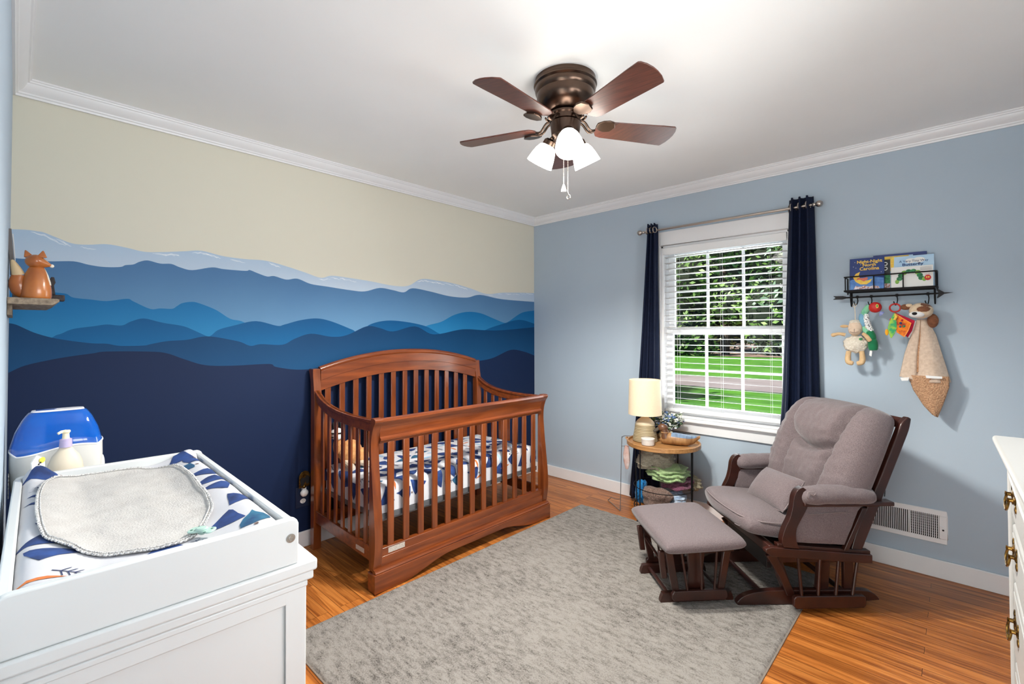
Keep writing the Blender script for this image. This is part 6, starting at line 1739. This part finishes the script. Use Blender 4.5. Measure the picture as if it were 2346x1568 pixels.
def circ(cx_, cz_, r, n=20, a0=0, a1=2 * pi, rz_=None): return [(cx_ + r * cos(lerp(a0, a1, i / n)), cz_ + (rz_ or r) * sin(lerp(a0, a1, i / n))) for i in range(n if a1 - a0 > 6.2 else n + 1)]
b1 = book('dark blue picture book with yellow title and a moon, leftmost on the iron shelf', 2.497, 2.655, 0.188, -0.106, 0.012, M['book_navy'], -9)
flat(b1, [(-0.077, 0.003), (0.077, 0.003), (0.077, 0.065), (0.02, 0.078), (-0.04, 0.072), (-0.077, 0.06)], M['print_sky'])
moon = [(-0.006 + 0.036 * cos(a), 0.078 + 0.036 * sin(a)) for a in [radians(130 + i * 10) for i in range(23)]] + [(0.004 + 0.030 * cos(a), 0.090 + 0.030 * sin(a)) for a in [radians(-20 - i * 13) for i in range(12)]]
flat(b1, [(-0.062, 0.075), (-0.050, 0.050), (-0.028, 0.034), (0.0, 0.032), (0.018, 0.046), (0.026, 0.064), (0.010, 0.056), (-0.012, 0.054), (-0.030, 0.066), (-0.036, 0.088), (-0.030, 0.108), (-0.050, 0.098)], M['yel'], -0.0012)
flat(b1, [(-0.046, 0.060), (-0.03, 0.062), (-0.012, 0.050), (0.006, 0.062), (0.004, 0.074), (-0.02, 0.070), (-0.04, 0.074)], M['pink'], -0.0018)
flat(b1, [(-0.060, 0.006), (0.060, 0.006), (0.055, 0.018), (0.03, 0.024), (0.012, 0.018), (-0.01, 0.026), (-0.03, 0.02), (-0.05, 0.026)], M['townish'], -0.0014)
for t_, zz, sc_ in (('Night-Night', 0.158, 0.024), ('North', 0.138, 0.024), ('Carolina', 0.116, 0.026)):
    text_obj(t_, sc_, (0.012, -0.0008, zz), M['yel'], b1, bold=0.0006)
for (x_, z_) in ((-0.055, 0.165), (-0.062, 0.140), (-0.05, 0.132), (0.062, 0.170), (-0.028, 0.150), (0.066, 0.1)):
    flat(b1, circ(x_, z_, 0.0016, 8), M['book_white'], -0.001)
b5 = book('indigo picture book standing tallest at the back of the iron shelf', 2.600, 2.832, 0.201, -0.030, 0.012, M['book_indigo'], -2)
b4 = book('white-edged book with pale yellow and blue cover top, third row behind the others', 2.52, 2.775, 0.188, -0.046, 0.010, M['book_sky'], -3)
flat(b4, [(0.0, 0.17), (0.11, 0.17), (0.11, 0.187), (0.0, 0.187)], M['yel'])
b3 = book('dark picture book with two round eyes between the blue and caterpillar books', 2.630, 2.735, 0.168, -0.074, 0.012, M['book_dark'], -6)
for z_ in (0.118, 0.145):
    flat(b3, circ(-0.026, z_, 0.0115), M['book_white'], -0.001); flat(b3, circ(-0.024, z_, 0.0055), M['black'], -0.0016)
flat(b3, [(-0.05, 0.035), (0.05, 0.03), (0.05, 0.085), (-0.05, 0.08)], M['gr1'], -0.001); flat(b3, [(-0.05, 0.004), (0.05, 0.004), (0.05, 0.03), (-0.05, 0.034)], M['townish'], -0.001)
b2b = book('pale blue picture book with cloud and dark title behind the white caterpillar book', 2.680, 2.862, 0.178, -0.086, 0.010, M['book_sky'], -6)
flat(b2b, [(-0.09, 0.10), (-0.076, 0.10), (-0.074, 0.177), (-0.09, 0.177)], M['yel'], -0.001)
flat(b2b, circ(-0.005, 0.150, 0.022, 16, rz_=0.014) , M['book_white'], -0.0009); flat(b2b, circ(0.03, 0.152, 0.026, 16, rz_=0.015), M['book_white'], -0.0010)
text_obj('A Very Tiny Way', 0.017, (0.008, -0.0012, 0.143), M['ink_navy'], b2b, sx=1.0)
text_obj('Butterfly', 0.020, (0.004, -0.0012, 0.124), M['ink_navy'], b2b, sx=1.25, bold=0.0004)
b2 = book('white picture book with a green caterpillar, front right on the iron shelf', 2.684, 2.858, 0.118, -0.104, 0.010, M['book_white'], -7)
# a plain green arching grub of round segments
pts = [(-0.060, 0.036), (-0.050, 0.052), (-0.044, 0.070), (-0.030, 0.084), (-0.012, 0.090), (0.008, 0.090), (0.026, 0.082), (0.034, 0.066), (0.040, 0.050), (0.052, 0.044)]
for i, (x_, z_) in enumerate(pts):
    flat(b2, circ(x_, z_, 0.0125 if i not in (0, 9) else 0.009, 14, rz_=0.012), M['gr1'] if i % 3 else M['gr2'], -0.0008 - 0.0001 * i)
flat(b2, circ(0.066, 0.050, 0.0135, 18, rz_=0.015), M['red'], -0.0022)
for x_ in (0.062, 0.070): flat(b2, circ(x_, 0.052, 0.003, 10, rz_=0.005), M['yel'], -0.0028)
for x_ in (0.058, 0.066, 0.072): 
    mb = MB(); mb.tube([(x_, -0.0012, 0.063), (x_ + 0.002, -0.0012, 0.072)], 0.0006, 5); mb.build('cover_art', M['red'], b2)
for z_ in (0.108, 0.101, 0.094):
    mb = MB(); mb.box(0.035, 0.082, -0.0008, -0.0002, z_, z_ + 0.0016); mb.build('cover_art', mat('fine_print', (150, 150, 150), 0.6) if z_ > 0.107 else M['ink_brown'], b2)

# ------------------------------------------------------------------ toys hanging on the hooks
def zoff(mb, x, z): return mb.push(T(x, 0, z))
# sheep rattle
M['sheep_wool'] = mat('sheep_wool', (234, 226, 212), 0.95, rgb2=(214, 202, 184), scale=70, bump=0.8, bscale=90)
M['sheep_face'] = mat('sheep_face', (224, 200, 178), 0.9, rgb2=(212, 186, 162), scale=40)
M['sheep_tan'] = mat('sheep_velour', (222, 188, 144), 0.9, rgb2=(204, 168, 124), scale=40, sheen=0.3)
HX, HY = 2.519, -0.098
sp = empty('plush_sheep', (HX, HY, 1.47), label='cream plush sheep hanging by a cord from the leftmost hook of the iron shelf', cat='soft toy')
mb = MB(); mb.tube([(0, 0, 0), (0.003, -0.002, -0.05), (0.003, -0.002, -0.090)], 0.002, 6); mb.tube([(0.008 * cos(a), 0, 0.001 + 0.010 * sin(a)) for a in [2 * pi * i / 14 for i in range(14)]], 0.0014, 6, closed=True); mb.build('hanging_cord', M['plush_cream'], sp)
mb = MB(); mb.ball((0.002, 0.006, -0.222), (0.058, 0.036, 0.050), 44, 30, nz=0.14, freq=75); mb.build('wool_body', M['sheep_wool'], sp, smooth=80)
mb = MB(); mb.ball((0.002, -0.006, -0.130), (0.034, 0.026, 0.044), 26, 18); mb.build('head', M['sheep_face'], sp, smooth=80)
mb = MB(); mb.ball((0.002, -0.016, -0.146), (0.030, 0.024, 0.024), 22, 14); mb.build('muzzle', M['sheep_face'], sp, smooth=80)
mb = MB(); mb.ball((0.002, 0.002, -0.102), (0.031, 0.025, 0.022), 26, 14, nz=0.10, freq=80); mb.build('wool_cap', M['sheep_wool'], sp, smooth=80)
mb = MB(); mb.tube(catmull([(-0.018, -0.0395, -0.150), (0.002, -0.0425, -0.156), (0.022, -0.0395, -0.150)], 5), 0.0009, 5); mb.tube([(0.002, -0.0395, -0.134), (0.002, -0.042, -0.153)], 0.0009, 5); mb.build('mouth_stitch', M['ink_brown'], sp)
for s_ in (-1, 1):
    mb = MB(); mb.ball((0.002 + s_ * 0.052, 0.0, -0.118 - (0.010 if s_ > 0 else 0)), (0.021, 0.007, 0.009), 16, 10); mb.build('ear', M['sheep_tan'], sp)
mb = MB(); mb.tube(catmull([(-0.045, 0.0, -0.168), (-0.075, -0.004, -0.162), (-0.100, -0.004, -0.168), (-0.112, -0.002, -0.172)], 4), [0.010, 0.010, 0.010, 0.009, 0.009, 0.009, 0.0095, 0.010, 0.011, 0.012, 0.011, 0.010, 0.008], 12); mb.build('arm', M['sheep_tan'], sp)
mb = MB(); mb.tube(catmull([(0.038, -0.008, -0.160), (0.058, -0.014, -0.180), (0.072, -0.014, -0.205)], 5), [0.009, 0.009, 0.010, 0.010, 0.011, 0.012, 0.012, 0.012, 0.012, 0.011, 0.008], 12); mb.build('arm', M['sheep_tan'], sp)
for s_ in (-1, 1):
    mb = MB(); mb.tube(catmull([(s_ * 0.030, 0.0, -0.262), (s_ * 0.034, -0.004, -0.300), (s_ * 0.030, -0.010, -0.325), (s_ * 0.008, -0.014, -0.332)], 5), [0.013, 0.013, 0.013, 0.0135, 0.014, 0.0145, 0.015, 0.015, 0.015, 0.015, 0.015, 0.0145, 0.014, 0.013, 0.012, 0.009], 14); mb.build('leg', M['sheep_tan'], sp)
mb = MB(); mb.ball((0.030, -0.026, -0.192), (0.009, 0.004, 0.007), 10, 8); mb.build('leaf_patch', M['gr1'], sp)

# soft grub toy (striped body, red head)
cx2, cz2 = 2.588, 1.470
gt = empty('plush_grub', (cx2, -0.098, cz2), label='green and spotted fabric worm toy with red round head on the second hook', cat='soft toy')
spine = catmull([(0.0, 0.004, -0.002), (-0.026, 0.002, -0.05), (-0.022, 0, -0.105), (0.002, 0, -0.160), (0.010, 0, -0.205), (0.012, 0, -0.255)], 8)
def seg(name, a, b, r, m, flat=0.9, off=(0, 0, 0)):
    mb = MB(); pts_ = [spine[i] + Vector(off) for i in range(a, b + 1)]; k_ = len(pts_)
    mb.tube(pts_, [r * (0.72 + 0.28 * sin(pi * (i + 0.6) / (k_ + 0.2))) for i in range(k_)], 16, flat=flat); mb.build(name, m, gt, smooth=80)
M['mint_cloth'] = mat('mint_green_cloth', (150, 210, 170), 0.9, rgb2=(110, 184, 150), scale=50)
M['blue_cloth'] = mat('soft_blue_cloth', (130, 178, 200), 0.9, rgb2=(100, 150, 184), scale=20)
M['dot_cloth'] = mat('dotted_cloth', (240, 240, 238), 0.9, rgb2=(30, 30, 40), scale=210, lo=0.40, hi=0.44, detail=1)
M['green_cloth'] = mat('emerald_cloth', (20, 138, 86), 0.9, rgb2=(10, 100, 62), scale=12, sheen=0.4)
seg('body_segment', 0, 9, 0.017, M['mint_cloth']); seg('body_segment', 8, 18, 0.0165, M['blue_cloth'], off=(-0.008, 0, 0)); seg('body_segment', 8, 22, 0.0155, M['dot_cloth'], off=(0.012, -0.004, 0)); seg('body_segment', 17, 26, 0.015, M['mint_cloth'], off=(-0.016, 0.004, 0)); seg('body_segment', 22, 32, 0.022, M['green_cloth']); seg('body_segment', 30, 40, 0.024, M['green_cloth'], off=(0.002, 0, 0))
mb = MB(); mb.ball((0.026, -0.004, -0.014), (0.030, 0.026, 0.030), 26, 18); mb.build('head', M['red'], gt, smooth=80)
mb = MB(); mb.tube([(0.037 + 0.005 * cos(a), -0.0285, -0.008 + 0.010 * sin(a)) for a in [2 * pi * i / 16 for i in range(16)]], 0.0016, 6, closed=True); mb.build('eye_ring', M['yel'], gt)
mb = MB(); mb.ball((0.037, -0.0275, -0.008), (0.004, 0.002, 0.008), 10, 8); mb.build('eye', M['gr1'], gt)
mb = MB(); mb.add([(0.045, -0.004, -0.036), (0.066, -0.004, -0.042), (0.058, -0.012, -0.056), (0.044, -0.002, -0.064)], [(0, 1, 2, 3)]); mb.build('ribbon_tag', mat('ribbon_lilac', (176, 184, 224), 0.7, rgb2=(90, 104, 180), scale=90), gt, smooth=0, solid=0.0012)
mb = MB(); mb.add([(0.0, -0.002, -0.246), (0.010, -0.004, -0.262), (0.006, -0.006, -0.290), (-0.004, -0.002, -0.284)], [(0, 1, 2, 3)]); mb.build('care_tag', M['plush_white'], gt, smooth=0, solid=0.001)

# cloth activity book hung on a red ring
ab = empty('cloth_activity_book', (2.700, -0.098, 1.466), label='green and orange cloth baby book hanging by a red ring', cat='baby book')
mb = MB(); mb.tube([(0.023 * cos(a), 0.001, -0.016 + 0.022 * sin(a)) for a in [2 * pi * i / 28 for i in range(28)]], 0.0042, 8, closed=True); mb.build('red_ring', M['red'], ab)
def leafpoly(pts_, th_, m, nm, ry=0.0, y=0.0):
    mb = MB(); mb.push(T(0.0, y, -0.042) @ RZ(ry)); mb.prism(pts_, -th_ / 2, th_ / 2, 'xz'); return mb.build(nm, m, ab, bevel=0.0015)
M['orange_cloth'] = mat('orange_cloth', (240, 132, 30), 0.85, rgb2=(170, 60, 40), scale=36, lo=0.36, hi=0.56)
M['crimson'] = mat('crimson_cloth', (206, 20, 60), 0.85, rgb2=(170, 14, 50), scale=20)
M['lime'] = mat('lime_print_cloth', (170, 214, 78), 0.85, rgb2=(60, 170, 110), scale=34, lo=0.40, hi=0.58)
M['orange_edge'] = mat('orange_piping', (255, 170, 90), 0.85)
leafpoly([(0.0, 0.0), (0.088, -0.050), (0.072, -0.104), (0.058, -0.140), (0.008, -0.100)], 0.006, M['plush_white'], 'page', 0.06, 0.010)
leafpoly([(0.0, 0.0), (0.082, -0.046), (0.070, -0.100), (0.052, -0.136), (0.008, -0.100)], 0.008, M['crimson'], 'page', 0.0, 0.002)
leafpoly([(0.0, -0.006), (0.068, -0.060), (0.055, -0.100), (0.038, -0.134), (0.006, -0.108)], 0.008, M['orange_cloth'], 'page', -0.10, -0.008)
mb = MB(); mb.push(T(0.0, -0.0125, -0.042) @ RZ(-0.10)); mb.tube([(0.0, 0, -0.006), (0.068, 0, -0.060), (0.055, 0, -0.100), (0.038, 0, -0.134)], 0.002, 6); mb.build('page_piping', M['orange_edge'], ab)
leafpoly([(0.0, 0.0), (0.006, -0.040), (0.007, -0.085), (-0.004, -0.120), (-0.018, -0.142), (-0.026, -0.118), (-0.032, -0.085), (-0.024, -0.050), (-0.010, -0.016)], 0.008, M['lime'], 'page', 0.25, -0.012)
for (x_, z_, r_, m_) in ((0.024, -0.10, 0.006, M['ink_navy']), (0.038, -0.118, 0.006, M['gr1']), (0.022, -0.120, 0.005, M['ink_teal']), (-0.014, -0.105, 0.009, M['book_sky']), (-0.016, -0.080, 0.007, M['red']), (0.03, -0.085, 0.005, M['crimson'])):
    mb = MB(); mb.ball((x_, -0.0165 if x_ > 0 else -0.014, z_), (r_, 0.0025, r_), 12, 8); mb.build('appliqué'.replace('é', 'e'), m_, ab)
mb = MB(); mb.ball((-0.036, -0.010, -0.150), (0.008, 0.004, 0.018), 12, 8); mb.build('fabric_loop', mat('amber_cloth', (240, 170, 40), 0.85), ab)
mb = MB(); mb.tube([(0.002, -0.014, -0.052), (0.006, -0.018, -0.066), (-0.002, -0.018, -0.082)], 0.006, 8); mb.build('fabric_loop', M['yel'], ab)

# puppy comforter: plush head on a hanging blanket
pz = 1.470
pd = empty('puppy_comforter', (2.812, -0.088, pz), label='brown and cream plush puppy head with beige blanket body hanging on the right hook', cat='soft toy')
M['pup'] = mat('pup_cream', (226, 204, 176), 0.95, rgb2=(206, 182, 152), scale=60, sheen=0.3, bump=0.3, bscale=150)
M['pupbr'] = mat('pup_brown', (132, 84, 56), 0.95, rgb2=(104, 62, 42), scale=60, sheen=0.3, bump=0.3, bscale=150)
M['blk'] = mat('comforter_cloth', (218, 196, 176), 0.95, rgb2=(198, 174, 154), scale=70, sheen=0.2, bump=0.25, bscale=200)
M['sherpa'] = mat('sherpa_lining', (216, 172, 134), 0.95, rgb2=(176, 130, 98), scale=150, bump=1.0, bscale=160, detail=2)
hc = Vector((-0.004, -0.018, -0.040))
mb = MB(); NU, NV = 96, 56
mb.ball(hc, (0.050, 0.040, 0.042), NU, NV)
for i, f_ in enumerate(mb.f):
    c_ = sum((mb.v[j] for j in f_), Vector()) / 4 - hc
    x_, z_ = c_.x / 0.05, c_.z / 0.042
    w_ = 0.10 * noise.noise(c_ * 60)
    eye = (x_ - 0.22) ** 2 / 0.30 + (z_ - 0.18) ** 2 / 0.13 < 1 + w_ and c_.y < 0
    top_ = x_ > 0.0 + w_ and z_ > 0.62 - 0.25 * x_ + w_
    if eye or top_: mb.m[i] = 1
mb.build('head', [M['pup'], M['pupbr']], pd, smooth=80)
mb = MB(); mb.ball(hc + Vector((-0.016, -0.026, -0.020)), (0.033, 0.022, 0.018), 22, 14); mb.build('muzzle', M['plush_white'], pd, smooth=80)
mb = MB(); mb.ball(hc + Vector((-0.024, -0.046, -0.016)), (0.011, 0.006, 0.008), 14, 10); mb.build('nose', M['plush_black'], pd)
mb = MB(); mb.ball(hc + Vector((-0.062, 0.0, 0.022)), (0.024, 0.010, 0.016), 16, 10); mb.build('ear', M['pupbr'], pd, smooth=80)
mb = MB(); mb.ball(hc + Vector((-0.048, -0.004, 0.030)), (0.016, 0.009, 0.010), 14, 10); mb.build('ear_lining', M['pup'], pd, smooth=80)
mb = MB(); mb.ball(hc + Vector((0.046, 0.012, -0.055)), (0.024, 0.013, 0.038), 18, 12, nz=0.1); mb.build('ear', M['pupbr'], pd, smooth=80)
# blanket: cone-like drape with an open front fold
def drape(u, v):
    # u across 0..1 (left to right), v down
    wl_l = interp([(0, -0.022), (0.25, -0.045), (0.6, -0.075), (1, -0.098)], v); wr = interp([(0, 0.020), (0.25, 0.052), (0.6, 0.078), (1, 0.108)], v)
    x = lerp(wl_l, wr, u); z = -0.085 - 0.315 * v - 0.020 * v * (u - 0.2) - 0.012 * sin(pi * u) * v
    bul = 0.040 * sin(pi * u) * (0.4 + 0.6 * v) + 0.012 * sin(9 * u + 1.0) * v
    fold = 0.020 * math.exp(-((u - 0.36) / 0.035) ** 2) * sm(1.0, 0.85, v)
    return Vector((x, 0.012 - bul + fold + 0.003 * noise.noise(Vector((x * 50, z * 50, 0))), z))
mb = MB(); mb.surf(drape, 50, 40)
mb.surf(lambda u, v: Vector((lerp(drape(0, v).x, drape(1, v).x, u), 0.030 + 0.030 * sin(pi * u) * v * 0.3, drape(u, v).z)), 20, 20)
mb.build('blanket_body', M['blk'], pd, smooth=80, solid=0.004)
mb = MB(); mb.tube([drape(0.36, v) + Vector((0.0, -0.010, 0)) for v in [lerp(0.06, 0.86, i / 24) for i in range(25)]], [0.0035 + 0.0035 * sin(pi * i / 24) for i in range(25)], 8, flat=0.6); mb.build('sherpa_fold', M['sherpa'], pd, smooth=80)
def tailc(u, v):
    wl_l = interp([(0, -0.062), (0.4, -0.040), (0.8, 0.000), (1, 0.030)], v); wr = interp([(0, 0.100), (0.25, 0.100), (0.6, 0.080), (1, 0.052)], v)
    x = lerp(wl_l, wr, u); z = -0.385 - 0.215 * v * (0.9 + 0.1 * u)
    return Vector((x, -0.006 - 0.020 * sin(pi * u) + 0.003 * noise.noise(Vector((x * 60, z * 60, 3))), z))
mb = MB(); mb.surf(tailc, 26, 26); mb.build('sherpa_corner', M['sherpa'], pd, smooth=80, solid=0.008)
mb = MB(); mb.add([tailc(0.45, -0.02) + Vector((0, -0.022, 0.0)), tailc(0.85, -0.02) + Vector((0, -0.018, -0.004)), tailc(0.84, 0.05) + Vector((0, -0.020, 0)), tailc(0.46, 0.05) + Vector((0, -0.024, 0.0))], [(0, 1, 2, 3)]); mb.build('care_tag', M['plush_white'], pd, smooth=0, solid=0.001)
mb = MB(); mb.add([(-0.094, -0.012, -0.402), (-0.055, -0.034, -0.396), (-0.060, -0.030, -0.414), (-0.088, -0.014, -0.418)], [(0, 1, 2, 3)]); mb.build('care_tag', M['plush_white'], pd, smooth=0, solid=0.001)
